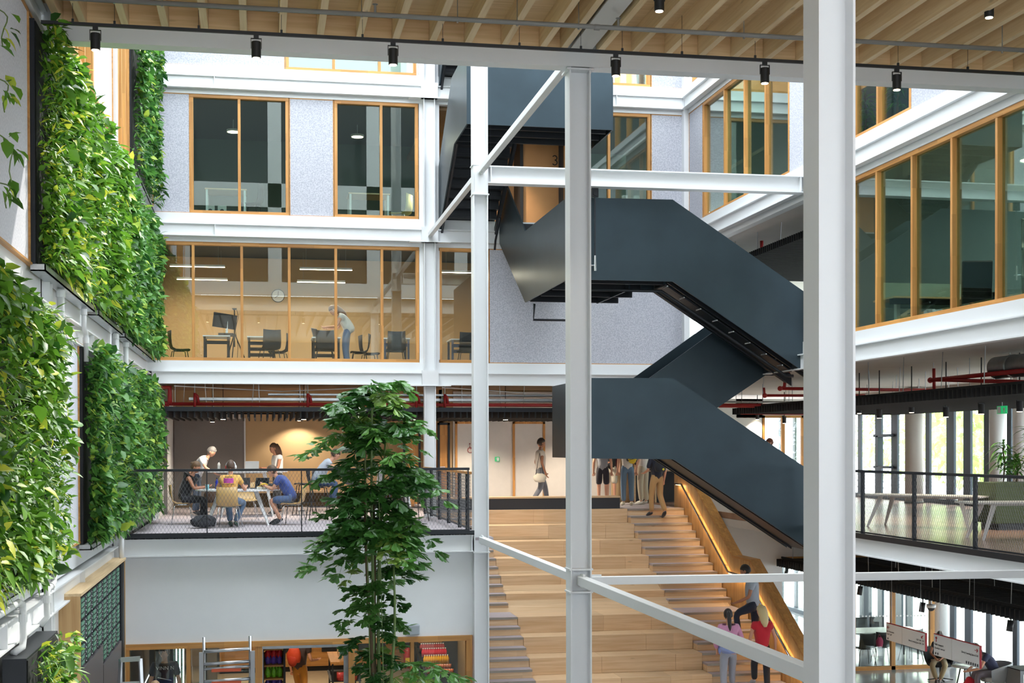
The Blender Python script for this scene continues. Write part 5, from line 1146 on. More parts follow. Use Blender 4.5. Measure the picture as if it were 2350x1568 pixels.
person('woman with long brown hair in a white top standing at the high table', (q.x+.05, 34.0, BZ), rot_to(-1, -.35), pose(STAND, che=(0, .04, 1.28), nec=(0, .06, 1.44), hd=(0, .10, 1.60), elL=(-.21, .06, 1.12), wrL=(-.12, .32, 1.12), elR=(.21, .06, 1.12), wrR=(.12, .34, 1.12), look=(0, .95, -.1)), 'blouse', (232, 232, 232), 'trousers', (50, 52, 58), hair='long', hairc=(88, 58, 38), sleeve=.35, leg=1.9, skin=skind)
q = onY(462, 1060, 33.6)
person('grey-haired man in a white shirt leaning over the high table', (q.x-.12, 33.7, BZ), rot_to(1, -.25), pose(STAND, wai=(0, .03, 1.08), che=(0, .16, 1.26), nec=(0, .28, 1.40), hd=(0, .37, 1.52), shL=(-.18, .17, 1.36), shR=(.18, .17, 1.36), elL=(-.26, -.06, 1.2), wrL=(-.28, -.2, 1.06), elR=(.25, .3, 1.14), wrR=(.2, .5, 1.02), look=(.1, .75, -.65)), 'shirt', (222, 226, 232), 'trousers', (70, 84, 104), hair='short', hairc=(112, 110, 110), sleeve=.7, leg=1.9)
q = onY(762, 1060, 30.6)
person('young man in a pale grey t-shirt hunched on a bar stool', (1.22, 30.7, BZ+.31), rot_to(1, .05), pose(SIT, wai=(0, .06, .68), che=(0, .22, .88), nec=(0, .34, 1.02), hd=(0, .44, 1.15), shL=(-.17, .26, 1.0), shR=(.17, .26, 1.0), elL=(-.2, .42, .80), elR=(.2, .42, .80), wrL=(-.1, .62, .92), wrR=(.1, .64, .95), look=(0, .95, -.25), anL=(-.12, .34, .14), toL=(-.12, .5, .06), anR=(.12, .38, .14), toR=(.12, .54, .06)), 'tshirt', (188, 196, 208), 'trousers', (62, 84, 118), hair='short', hairc=(76, 54, 38), sleeve=.5, leg=1.9)
# ---- people at the head of the tribune
q = onY(1240, 1060, 34.2)
person('woman in a white t-shirt walking past the white doors with a bag', (q.x, 34.2, 0), rot_to(1, .1), pose(STAND, hiL=(-.09, 0, .90), knL=(-.1, .16, .50), anL=(-.1, .22, .09), toL=(-.1, .40, .035), knR=(.1, -.02, .50), anR=(.1, -.26, .14), toR=(.1, -.12, .04), wrL=(-.2, .14, .92), elL=(-.24, -.06, 1.12), look=(0, 1, -.1)), 'tshirt', (226, 218, 208), 'trousers', (128, 130, 138), (60, 60, 64), 'short', (58, 42, 34), .5, 1.8, skind)
c = thing('shoulder_bag', 'cream cloth bag carried by the walking woman', 'bag', (q.x-.08, 33.9, .62)); MB().ball((0, 0, .12), .17, .07, .13, 12, 8, rsf).build('body', cloth('cream', srgb(226, 218, 200)), c, smooth=True); MB().tube([(-.1, 0, .2), (.02, .12, .76), (.1, 0, .2)], .012, 6).build('strap', charcoal, c)
def stander(px, py, label, rz, Y=34.7, **k):
    q = onY(px, py, Y); return person(label, (q.x, Y, 0), rz, k.pop('P', STAND), **k)
stander(1383, 1120, 'student in a grey t-shirt and black shorts below the stair landing', rot_to(.3, 1), 35.4, topc=(150, 152, 158), botc=(44, 42, 52), bot='shorts', leg=.95, hairc=(60, 44, 32))
stander(1402, 1120, 'student in black holding headphones beside the grey t-shirt student', rot_to(-.4, -1), 36.2, topc=(34, 34, 38), botc=(196, 188, 170), bot='shorts', leg=.95, hairc=(40, 30, 26), P=pose(STAND, wrR=(.1, .22, 1.1), elR=(.22, .08, 1.1)))
stander(1440, 1110, 'student in white top and blue jeans with a yellow backpack, from behind', rot_to(.1, 1), 34.5, topc=(214, 212, 206), botc=(106, 134, 162), leg=1.9, shoe=(226, 222, 200), hairc=(70, 50, 36), sleeve=.4, scale=1.04)
stander(1476, 1110, 'student in white and cream trousers leaning beside the yellow backpack', rot_to(-.6, .9), 34.9, topc=(228, 224, 216), botc=(190, 178, 156), leg=1.9, shoe=(224, 222, 214), hairc=(50, 36, 28), sleeve=.45, scale=1.02)
q = onY(1452, 1050, 34.3)
bp = thing('backpack', 'yellow and black backpack worn by the student in jeans', 'backpack', (q.x-.02, 34.30, 1.05), rot_to(.1, 1))
MB().ball((0, 0, .2), .16, .10, .24, 14, 10, rsf).build('body', blackm, bp, smooth=True); MB().ball((0, -.05, .22), .13, .08, .18, 12, 8).build('pocket', plain('pack_yellow', srgb(214, 186, 44), .7), bp, smooth=True)
for z in (.14, .22, .30): MB().tube([(-.1, -.125, z), (.1, -.125, z+.05)], .006, 5).build('cord', blackm, bp)
for s in (-1, 1): MB().tube([(s*.1, .06, .4), (s*.12, .16, .42), (s*.12, .2, .2), (s*.1, .08, .02)], .018, 6).build('strap', blackm, bp)
q = onZ(1524, 1185, -.17)
person('student in a navy jacket and tan trousers climbing the last steps', (q.x-.15, 32.34, -.17), rot_to(-.25, 1), pose(STAND, hiL=(-.09, .0, .9), knL=(-.1, .10, .50), anL=(-.1, .08, .09), toL=(-.11, .26, .035), knR=(.1, .02, .50), anR=(.12, -.2, .12), toR=(.14, -.05, .0), elL=(-.24, .02, 1.12), wrL=(-.2, .26, 1.06), look=(-.1, 1, -.2)), 'jacket', (40, 44, 60), 'trousers', (182, 142, 92), (36, 36, 40), 'short', (50, 36, 28), .9, 1.9)
c = thing('rucksack', 'black rucksack with yellow badge on the climbing student', 'backpack', (q.x-.12, 32.14, .82)); MB().ball((0, 0, .2), .15, .10, .23, 14, 10, rsf).build('body', cloth('pack_navy', srgb(32, 34, 42)), c, smooth=True); MB().ball((.05, -.095, .16), .03, .012, .03, 10, 6).build('badge', cloth('badge', srgb(206, 190, 60)), c)
# wardrobe and kit behind the students
c = thing('lockers', 'row of dark grey lockers with pale timber posts behind the students', 'cabinet', (9.4, 36.4, 0), world=True)
xa, xb2 = onY(1455, 1100, 36.4).x, onY(1550, 1100, 36.4).x
for i in range(2):
    w = (xb2-xa)/2; MB().box(xa+i*w+.05, xa+(i+1)*w-.01, 36.4, 36.8, .08, .85).build('door', charcoal, c); MB().box(xa+i*w, xa+i*w+.045, 36.38, 36.8, 0, 1.9).build('post', benchx, c)
MB().box(xa, xb2, 36.4, 36.8, .85, .88).build('top', benchx, c); MB().box(xa, xb2, 36.45, 36.8, 0, .08).build('kick_board', blackm, c)
for i in range(3): MB().box(xa+.1+i*.25, xa+.28+i*.25, 36.45, 36.7, .88, 1.1+.1*(i % 2)).build('kit_box', blackm, c)
c = thing('red_coat', 'dark red coat hanging on the partition behind the students', 'coat', (onY(1410, 1090, 36.5).x, 36.5, .9)); MB().tube([(0, 0, 0), (0, 0, .3), (0, 0, .6), (0, 0, .75)], [.12, .11, .12, .03], 10).build('cloth', cloth('maroon', srgb(96, 28, 34)), c, smooth=True); MB().tube([(.02, -.1, .1), (0.05, -.1, -.3)], .012, 6).build('belt', cloth('maroon', srgb(96, 28, 34)), c)
m = MB(); m.box(onY(1405, 1090, 36.6).x, onY(1452, 1090, 36.6).x, 36.6, 36.7, 0, 2.6); m.build('wall_back', tanwall, kind='structure')
# ---- people on the lower steps (treads: y = 28.15-.315*(i-12), z = -.17*i)
def step(i): return (32.7-.315*i if i < 12 else 28.15-.315*(i-12)), -.17*i
y, z = step(21)
person('woman with a black ponytail in a pink and lilac sweater climbing the steps', (9.0-.02, 25.45, -.17*20), rot_to(.12, 1), pose(STAND, hd=(0, .05, 1.62), look=(.15, 1, -.25), elL=(-.26, .0, 1.12), elR=(.27, .02, 1.14), wrL=(-.2, .14, .92), wrR=(.2, .2, .98), knR=(.1, .16, .6), anR=(.1, .14, .26), toR=(.12, .32, .2)), 'sweater', (206, 142, 176), 'trousers', (150, 152, 162), (190, 190, 196), 'pony', (26, 22, 24), 1.75, 1.9)
c = thing('sweater_hem', 'lilac jumper knotted round the waist of the woman in pink', 'jumper', (8.98, 25.45, -.17*20+.90), rot_to(.12, 1)); MB().tube([(0, 0, 0), (0, 0, .08), (0, 0, .2)], [.155, .175, .16], 18).build('wrap', cloth('lilac', srgb(140, 156, 206)), c, smooth=True); MB().ball((-.15, .05, .05), .05, .06, .1, 10, 8).build('knot', cloth('lilac2', srgb(124, 140, 196)), c, smooth=True)
person('blonde woman in a red and black top climbing the steps beside the handrail', (9.78, 25.75, -.17*20), rot_to(.0, 1), pose(STAND, hd=(0, .06, 1.64), look=(-.1, 1, -.1), elR=(.27, -.02, 1.12), wrR=(.3, .04, .86), elL=(-.25, .0, 1.12), wrL=(-.22, .1, .9), knL=(-.1, .18, .6), anL=(-.1, .16, .26), toL=(-.1, .34, .2)), 'top', (200, 34, 50), 'leggings', (38, 40, 46), (170, 174, 184), 'long', (216, 196, 146), .45, 1.95)
person('man in a grey t-shirt coming up by the oak wall, head behind the white beam', (9.98, 26.75, -.17*16), rot_to(-1, .55), pose(STAND, wai=(0, .04, 1.08), che=(0, .08, 1.30), nec=(0, .12, 1.45), hd=(0, .17, 1.61), hiL=(-.09, .02, .9), knL=(-.1, .34, .78), anL=(-.1, .28, .36), toL=(-.1, .44, .30), knR=(.1, -.02, .5), anR=(.1, -.12, .09), elL=(-.24, .06, 1.12), wrL=(-.2, .28, 1.02), elR=(.24, .04, 1.12), wrR=(.22, .26, 1.0), look=(0, 1, -.3)), 'tshirt', (166, 178, 192), 'trousers', (38, 46, 66), (172, 172, 180), 'short', (34, 28, 26), .55, 1.9, skind, scale=1.04)
# ================================================================ SHOP UNDER THE BALCONY
def shop():
    m = MB(); m.box(-2.3, 3.74, 24.2, 24.32, -1.84, -.335); m.build('wall_front', whitewall, kind='structure')
    X = lambda px: onY(px, 1500, 24.2).x
    WN[0] += 1; fr = thing('window_%d' % WN[0], None, None, (.7, 24.2, GZ), world=True, kind='structure')
    zt, zb = -1.84, -1.935
    for a, b in ((X(289), X(600)), (X(600), X(800)), (X(800), X(1080))): MB().box(a, b, 24.16, 24.34, zb, zt).build('head_rail', oakx, fr)
    for a, b in ((289, 297), (428, 437), (586, 602), (800, 814), (942, 950), (1070, 1080)): MB().box(X(a), X(b), 24.17, 24.33, GZ, zb).build('post', oakz, fr)
    for a, b in ((297, 428), (437, 586), (814, 942), (950, 1070)): MB().box(X(a), X(b), 24.25, 24.26, GZ, zb).build('pane', glasst, fr)
    MB().box(X(602), X(800), 24.18, 24.30, zb-.05, zb).build('door_track', galv, fr)
    MB().box(X(587), X(604), 24.36, 24.42, GZ, zb-.03).build('sliding_leaf_edge', galv, fr); MB().box(X(790), X(800), 24.36, 24.42, GZ, zb-.03).build('sliding_leaf_edge', galv, fr)
    # room
    m = MB(); m.box(-2.3, 4.0, 36.0, 36.1, GZ, -.4); m.build('wall_back', tanwall, kind='structure'); MB().box(3.95, 4.05, 24.4, 36, GZ, -.4).build('wall_right', plain('shop_oak', srgb(150, 122, 84), .7), kind='structure')
    MB().box(-2.3, 4.0, 24.34, 36, GZ, GZ+.004).build('floor', plain('shop_tile', srgb(196, 176, 146), .5, noise=.05), kind='structure')
    MB().box(-2.3, 4.0, 24.34, 36, -.9, -.85).build('ceiling', charcoal, kind='structure')
    m = MB(); m.box(X(437)+.1, X(440)+.16, 26.8, 33, GZ, -1.2); m.build('wall_left', plain('shop_dark', srgb(70, 62, 50), .8), kind='structure')
    for k, (x, y, e) in enumerate(((-1.6, 27.5, 14), (.2, 28, 70), (1.2, 31.5, 90), (3.0, 26.5, 60), (-.6, 32.5, 60))):
        w = thing('downlight', ('shop downlight over the stair lobby', 'shop downlight over the vegetable rack', 'shop downlight over the bread counter', 'shop downlight over the drinks display', 'shop downlight at the back left')[k], 'spotlight', (x, y, -1.0))
        hs = MB().cyl((0, 0, 0), (0, 0, .1), .06, n=14).build('housing', white, w); MB().cyl((0, 0, -.006), (0, 0, 0), .05, n=14).build('lens', lampm, hs)
        lamp('SPOT', 'beam', (0, 0, -.02), e*3, parent=w, spot_size=2.5, spot_blend=.7, shadow_soft_size=.06, col=(1, .82, .6))
    # speaker box on the wall
    q0 = onY(932, 1457, 24.15); q1 = onY(962, 1432, 24.15); s = thing('wall_speaker', 'grey loudspeaker box on the white wall above the shop', 'speaker', (q0.x, 24.1, q0.z), world=True)
    MB().box(q0.x, q1.x, 24.04, 24.2, q0.z, q1.z).build('case', plain('speaker_grey', srgb(170, 178, 184), .5), s, bevel=.02); MB().box(q0.x+.02, q1.x-.02, 24.034, 24.042, q0.z+.02, q1.z-.03).build('grille', plain('grille', srgb(158, 166, 172), .6), s)
    # dark stair lobby with lit glass edges, at the left
    led = plain('led_cool', (.8, 1, .98), .5, emit=(.7, .95, 1), estr=4)
    for k, px in enumerate((405, 413, 421)):
        p = onY(px, 1540, 27); s = thing('glass_fin', ('left', 'middle', 'right')[k]+' glowing edge of the stacked glass fins in the shop lobby', 'panel', (p.x, 27, GZ), world=True); MB().box(p.x-.05, p.x+.03, 27.0, 27.4, GZ, -1.9).build('glass', glassg, s); MB().box(p.x-.012, p.x+.012, 26.985, 27.0, GZ, -1.9).build('lit_edge', led, s)
    m = MB(); m.box(-2.28, onY(402, 1540, 28).x, 29.4, 29.5, GZ, -1); m.build('wall_back', plain('lobby_dark', srgb(48, 44, 42), .8), kind='structure')
    # bread counter
    C = thing('bread_counter', 'long oak bread counter with black kick board at the back of the shop', 'counter', (1, 34.9, GZ), world=True)
    MB().box(-1.0, 3.6, 34.65, 35.6, GZ, GZ+.14).build('kick_board', blackm, C)
    for i in range(5): MB().box(-1.0+i*.92, -.09+i*.92, 34.55, 35.6, GZ+.14, GZ+.95).build('front_panel', oakx, C)
    MB().box(-1.0, 3.6, 34.5, 35.6, GZ+.95, GZ+.99).build('worktop', brownm, C)
    for i, x in enumerate((.55, 1.5, 2.4)): MB().box(x, x+.7, 34.52, 34.56, GZ+.5, GZ+.85).build('oven_door', blackm, C)
    for j, z in enumerate((1.12, 1.4)): MB().box(-1.0, 3.6, 34.9, 35.6, GZ+z, GZ+z+.03).build('shelf', benchx, C)
    brd = plain('bread', srgb(214, 158, 80), .7, noise=.2, nscale=20); r = random.Random(5)
    for i in range(14):
        b = thing('bread_loaf', 'golden bread loaf on the counter shelf', 'bread', (-.7+i*.3, 35.1, GZ+1.15+(.28 if i % 2 else 0)), r.uniform(-.3, .3), group='loaves on the bread counter'); MB().ball((0, 0, .06), .12, .08, .07, 10, 8).build('crust', brd, b, smooth=True); MB().ball((0, 0, .10), .07, .02, .035, 8, 6).build('crease', fm, b)
    # vegetable rack
    V = thing('vegetable_rack', 'black slanted rack full of bagged vegetables inside the shop door', 'rack', (onY(625, 1530, 27).x, 27, GZ), world=True)
    xa, xb_ = onY(606, 1530, 27.2).x, onY(650, 1530, 27.2).x
    MB().box(xa-.04, xa, 26.9, 27.9, GZ, -1.9).build('side', blackm, V); MB().box(xb_, xb_+.04, 26.9, 27.9, GZ, -1.9).build('side', blackm, V)
    cols = [((196, 176, 130), 'paper sack'), ((206, 36, 44), 'red bag'), ((96, 64, 168), 'purple bag'), ((120, 190, 44), 'green bag'), ((84, 60, 150), 'purple lower bag'), ((136, 200, 52), 'green lower bag')]
    for j, ((c, n), zz) in enumerate(zip(cols, (-2.40, -2.62, -2.72, -2.98, -3.2, -3.45))):
        if j in (0, 2, 3, 5): MB().ext([(xa, 27.0, zz-.02), (xa, 27.9, zz+.12), (xa, 27.9, zz+.15), (xa, 27.0, zz+.01)], (xb_-xa, 0, 0)).build('shelf', oakx, V)
        mt = plain('veg%d' % j, srgb(*c), .35, noise=.25, nscale=30)
        for i in range(5):
            b = thing('vegetable_bag', '%s of produce on the slanted rack' % n, 'bag', (xa+.04+(xb_-xa-.08)*(i+.5)/5, 27.1+.06*(i % 2), zz+.02), group='produce bags: '+n); MB().ball((0, 0, .09), .055, .05, .11, 8, 8, lambda u, w: w*(1+.15*math.sin(u.x*6+u.z*4))).build('pack', mt, b, smooth=True); MB().cyl((0, 0, .18), (0, 0, .215), .012, .03, n=6).build('tie', mt, b)
    # display table with crates
    T = thing('display_table', 'wooden display table with crates near the shop door', 'table', (1.55, 29.2, GZ), world=True); x0, x1 = onY(757, 1540, 29).x, onY(800, 1540, 29).x+.25; zt2 = onY(770, 1515, 29).z
    MB().box(x0, x1, 28.7, 30.2, zt2-.04, zt2).build('top', oaky, T)
    for xx in (x0+.03, x1-.05):
        for yy in (28.74, 30.12): MB().box(xx, xx+.035, yy, yy+.035, GZ, zt2-.04).build('leg', blackm, T)
    MB().box(x0, x1, 28.72, 30.2, zt2-.42, zt2-.40).build('shelf', blackm, T)
    ora = plain('orange', srgb(232, 126, 32), .5, bump=.2, bscale=80)
    for k in range(2):
        c = thing('fruit_crate', ('nearer', 'farther')[k]+' wooden crate with oranges on the display table', 'crate', (x0+.4, 29.1+k*.6, zt2)); m = MB(); 
        for a in ((-.2, .2, -.22, -.2), (-.2, .2, .2, .22), (-.2, -.18, -.2, .2), (.18, .2, -.2, .2)): MB().box(*a, 0, .13).build('side_board', benchx, c)
        MB().box(-.19, .19, -.2, .2, 0, .015).build('bottom', benchx, c)
        for i in range(12):
            o = thing('orange', 'orange lying in a wooden crate', 'orange', (x0+.4-.13+.087*(i % 4), 29.1+k*.6-.1+.1*(i//4), zt2+.06+.02*(i % 2)), group='oranges in the crates'); MB().ball((0, 0, 0), .042, nu=10, nv=8).build('peel', ora, o, smooth=True); MB().cyl((0, 0, .04), (0, 0, .046), .006, n=5).build('stalk', brownm, o)
    for i in range(2):
        c = thing('red_tin', 'red tin under the display table, '+('left', 'right')[i]+' of the pair', 'tin', (x0+.22+i*.25, 28.8, zt2-.40)); MB().cyl((0, 0, 0), (0, 0, .18), .09, n=16).build('can', plain('tin_red', srgb(190, 60, 60), .4, noise=.3, nscale=40) if i == 0 else MT['tin_red'], c, smooth=True); MB().cyl((0, 0, .18), (0, 0, .185), .085, n=16).build('lid', chrome, c)
    c = thing('banana_box', 'open cardboard box of bananas on the upper counter shelf', 'box', (2.1, 34.3, GZ+1.62)); MB().box(-.3, .3, -.2, .2, 0, .12).build('carton', benchx, c)
    for i in range(7): MB().tube([(-.22+i*.07, -.12, .14), (-.2+i*.07, 0, .2), (-.18+i*.07, .13, .15)], [.012, .022, .01], 8).build('banana', MT['banana'], c, smooth=True)
    MB().box(1.7, 2.5, 34.2, 34.6, GZ+1.58, GZ+1.62).build('shelf', blackm, C)
    # stepped drinks display
    D = thing('drinks_display', 'stepped black display of bottles and cans behind the shop window', 'shelf', (3.0, 26.8, GZ), world=True)
    rows = [((214, 150, 96), .10, .05, 'bag', 'snack bag on the top step'), ((150, 60, 66), .14, .036, 'bottle', 'dark bottle on the second step'), ((206, 34, 60), .17, .034, 'bottle', 'red juice bottle on the third step'), ((230, 168, 34), .18, .034, 'bottle', 'yellow juice bottle on the fourth step'), ((196, 120, 90), .09, .032, 'can', 'copper coloured can on the fifth step'), ((222, 110, 60), .09, .032, 'can', 'orange can on the sixth step'), ((120, 180, 186), .09, .03, 'can', 'pale blue can on the lowest visible step')]
    for j, (c, h, rd, kd, lab) in enumerate(rows):
        Yr = 27.4-j*.11; zz = (-2.42, -2.55, -2.66, -2.79, -2.87, -2.95, -3.03)[j]; xa, xb_ = onY(963+j*4, 1500, Yr).x, onY(1012+j*5, 1500, Yr).x
        MB().box(xa-.05, xb_+.05, Yr-.05, 27.6, zz-.02, zz).build('step', blackm, D); mt = plain('drk%d' % j, srgb(*c), .25)
        for i in range(11):
            b = thing({'bag': 'snack_bag', 'bottle': 'juice_bottle', 'can': 'drink_can'}[kd], lab, kd, (xa+(xb_-xa)*i/10, Yr, zz), group='drinks display: '+lab)
            if kd == 'bottle': MB().tube([(0, 0, 0), (0, 0, h*.6), (0, 0, h*.8), (0, 0, h*.9)], [rd, rd, rd*.45, rd*.4], 8).build('body', mt, b, smooth=True); MB().cyl((0, 0, h*.9), (0, 0, h), rd*.45, n=6).build('cap', white, b)
            elif kd == 'can': MB().cyl((0, 0, 0), (0, 0, h*.95), rd, n=8).build('body', mt, b, smooth=True); MB().cyl((0, 0, h*.95), (0, 0, h), rd*.85, n=8).build('lid', chrome, b)
            else: MB().ball((0, 0, .05), .04, .03, .06, 6, 5).build('pack', mt, b, smooth=True); MB().box(-.03, .03, -.004, .004, .10, .12).build('seal', mt, b)
    MB().box(onY(963, 1500, 27.6).x-.05, onY(1050, 1500, 27.6).x, 27.6, 27.65, GZ, -2.1).build('back_panel', charcoal, D)
    MB().bar((onY(953, 1482, 25).x, 25, onY(953, 1482, 25).z), (onY(985, 1568, 25).x, 25, onY(985, 1568, 25).z), .04, .03).build('slanted_rail', brownm, D)
    q = onY(935, 1500, 28); e = thing('fire_extinguisher', 'red fire extinguisher on the shop wall', 'extinguisher', (q.x, 28, q.z-.3)); MB().tube([(0, 0, 0), (0, 0, .36), (0, 0, .42)], [.08, .08, .03], 14).build('cylinder', redp, e, smooth=True); MB().cyl((0, 0, .42), (0, 0, .47), .03, n=8).build('valve', blackm, e); MB().tube([(0, 0, .45), (.09, 0, .4), (.1, 0, .1)], .012, 6).build('hose', blackm, e); MB().box(-.05, .05, -.085, -.078, .1, .22).build('label', plain('lbl_y', srgb(214, 180, 60), .6), e)
    c = thing('till_screen', 'dark till screen behind the shop window at right', 'screen', (onY(1025, 1562, 25.4).x, 25.4, GZ+.9)); MB().box(-.22, .22, -.02, .02, .12, .46).build('screen', blackm, c, bevel=.008); MB().cyl((0, 0, 0), (0, 0, .14), .03, n=8).build('stand', charcoal, c); MB().box(-.12, .12, -.1, .1, 0, .015).build('foot', charcoal, c)
    c = thing('till_desk', 'dark till desk behind the shop window at right', 'desk', (onY(1030, 1562, 25.4).x, 25.4, GZ)); MB().box(-.35, .35, -.3, .3, 0, .86).build('body', charcoal, c); MB().box(-.37, .37, -.32, .32, .86, .9).build('top', benchx, c)
    # people in the shop
    q = onY(688, 1520, 29.3); person('customer in ochre trousers with an orange backpack walking through the shop', (q.x, 29.3, GZ), rot_to(.5, .9), pose(STAND, knL=(-.1, .16, .52), anL=(-.1, .14, .10), toL=(-.1, .32, .05), knR=(.1, .0, .5), anR=(.1, -.2, .13), toR=(.1, -.06, .04), wrR=(.24, .3, 1.08), elR=(.24, .05, 1.1)), 'tshirt', (66, 50, 48), 'trousers', (196, 134, 48), hairc=(60, 40, 30), leg=1.5)
    b = thing('backpack', 'orange backpack on the shop customer', 'backpack', (q.x-.13, 29.06, GZ+.98), rot_to(.5, .9)); MB().ball((0, 0, .22), .16, .10, .25, 14, 10, rsf).build('body', plain('pack_orange', srgb(198, 66, 30), .7), b, smooth=True); MB().ball((0, -.06, .16), .11, .06, .13, 12, 8).build('pocket', plain('pack_orange2', srgb(176, 52, 26), .7), b, smooth=True)
    q = onY(378, 1520, 26.2); nav = person('man in a navy work shirt with white lettering on the back, in the shop lobby', (q.x, 26.2, GZ), rot_to(-.1, 1), pose(STAND, che=(0, .06, 1.29), hd=(0, .16, 1.58), look=(0, .8, -.6)), 'shirt', (36, 38, 58), 'trousers', (40, 42, 54), hairc=(70, 52, 40), sleeve=.7, leg=1.9, scale=1.12)
    text_mesh('VINN N', .085, tabw, nav, Matrix.Translation((0, -.165, 1.34)) @ Matrix.Rotation(math.radians(84), 4, 'X'))
    m = MB(); m.bar((-.12, -.17, 1.22), (.1, -.17, 1.16), .004, .012); m.build('print', tabw, nav)
    q = onY(355, 1560, 23.2); person('fair-haired person in a blue shirt at the bottom edge, below the navy shirt man', (q.x, 23.2, GZ), rot_to(.2, 1), STAND, 'shirt', (66, 84, 160), 'trousers', (60, 64, 80), hairc=(156, 124, 86), sleeve=.7, leg=1.9, scale=1.0)
    # ladders
    L = thing('ladder', 'aluminium extension ladder standing in front of the shop', 'ladder', (onY(520, 1500, 19).x, 19, GZ), world=True)
    xl, xr = onY(468, 1480, 19).x, onY(574, 1475, 19).x; zt3 = onY(468, 1463, 19).z
    for x in (xl, xr): MB().tube([(x, 19.0, GZ), (x, 19.0, zt3)], .021, 10).build('stile', alu, L, smooth=True)
    for x in (xl-.035, xr+.035): MB().box(x-.028, x+.028, 18.94, 18.99, GZ, zt3-.20).build('outer_stile', alu, L)
    lab = plain('ladder_label', srgb(190, 84, 50), .6)
    for k, py in enumerate((1493, 1522, 1533, 1562)):
        z = onY(520, py, 18.96).z; MB().tube([(xl, 18.97, z-.012), (xr, 18.97, z+.012)], .022 if k != 2 else .018, 10).build('rung', alu, L, smooth=True)
        if k in (2, 3): MB().box(xl+.1, xr-.12, 18.944, 18.952, z-.04-.012, z-.01).build('label_strip', lab, L)
    for z in np.arange(GZ+.3, -2.6, .28): MB().tube([(xl, 18.97, z), (xr, 18.97, z)], .02, 8).build('rung', alu, L, smooth=True)
    q0 = onY(277, 1515, 18.5); q1 = onY(322, 1512, 18.5); L = thing('step_ladder', 'top of an aluminium step ladder beside the timber cabinet', 'ladder', (q0.x, 18.5, GZ), world=True)
    MB().bar((q0.x, 18.5, q0.z), (q1.x, 18.5, q1.z), .05, .06).build('top_tread', alu, L)
    for s, x in ((-1, q0.x), (1, q1.x)): MB().bar((x, 18.5, q1.z), (x+s*.12, 18.35, GZ), .045, .03).build('stile', alu, L); MB().bar((x, 18.52, q1.z-.04), (x+s*.08, 19.6, GZ), .035, .025).build('rear_leg', alu, L)
    for k in range(1, 8):
        z = q1.z-.3*k
        if z > GZ+.1: MB().box(q0.x-.03*k*.3, q1.x+.03*k*.3, 18.42, 18.52, z-.02, z).build('step', alu, L)
shop()
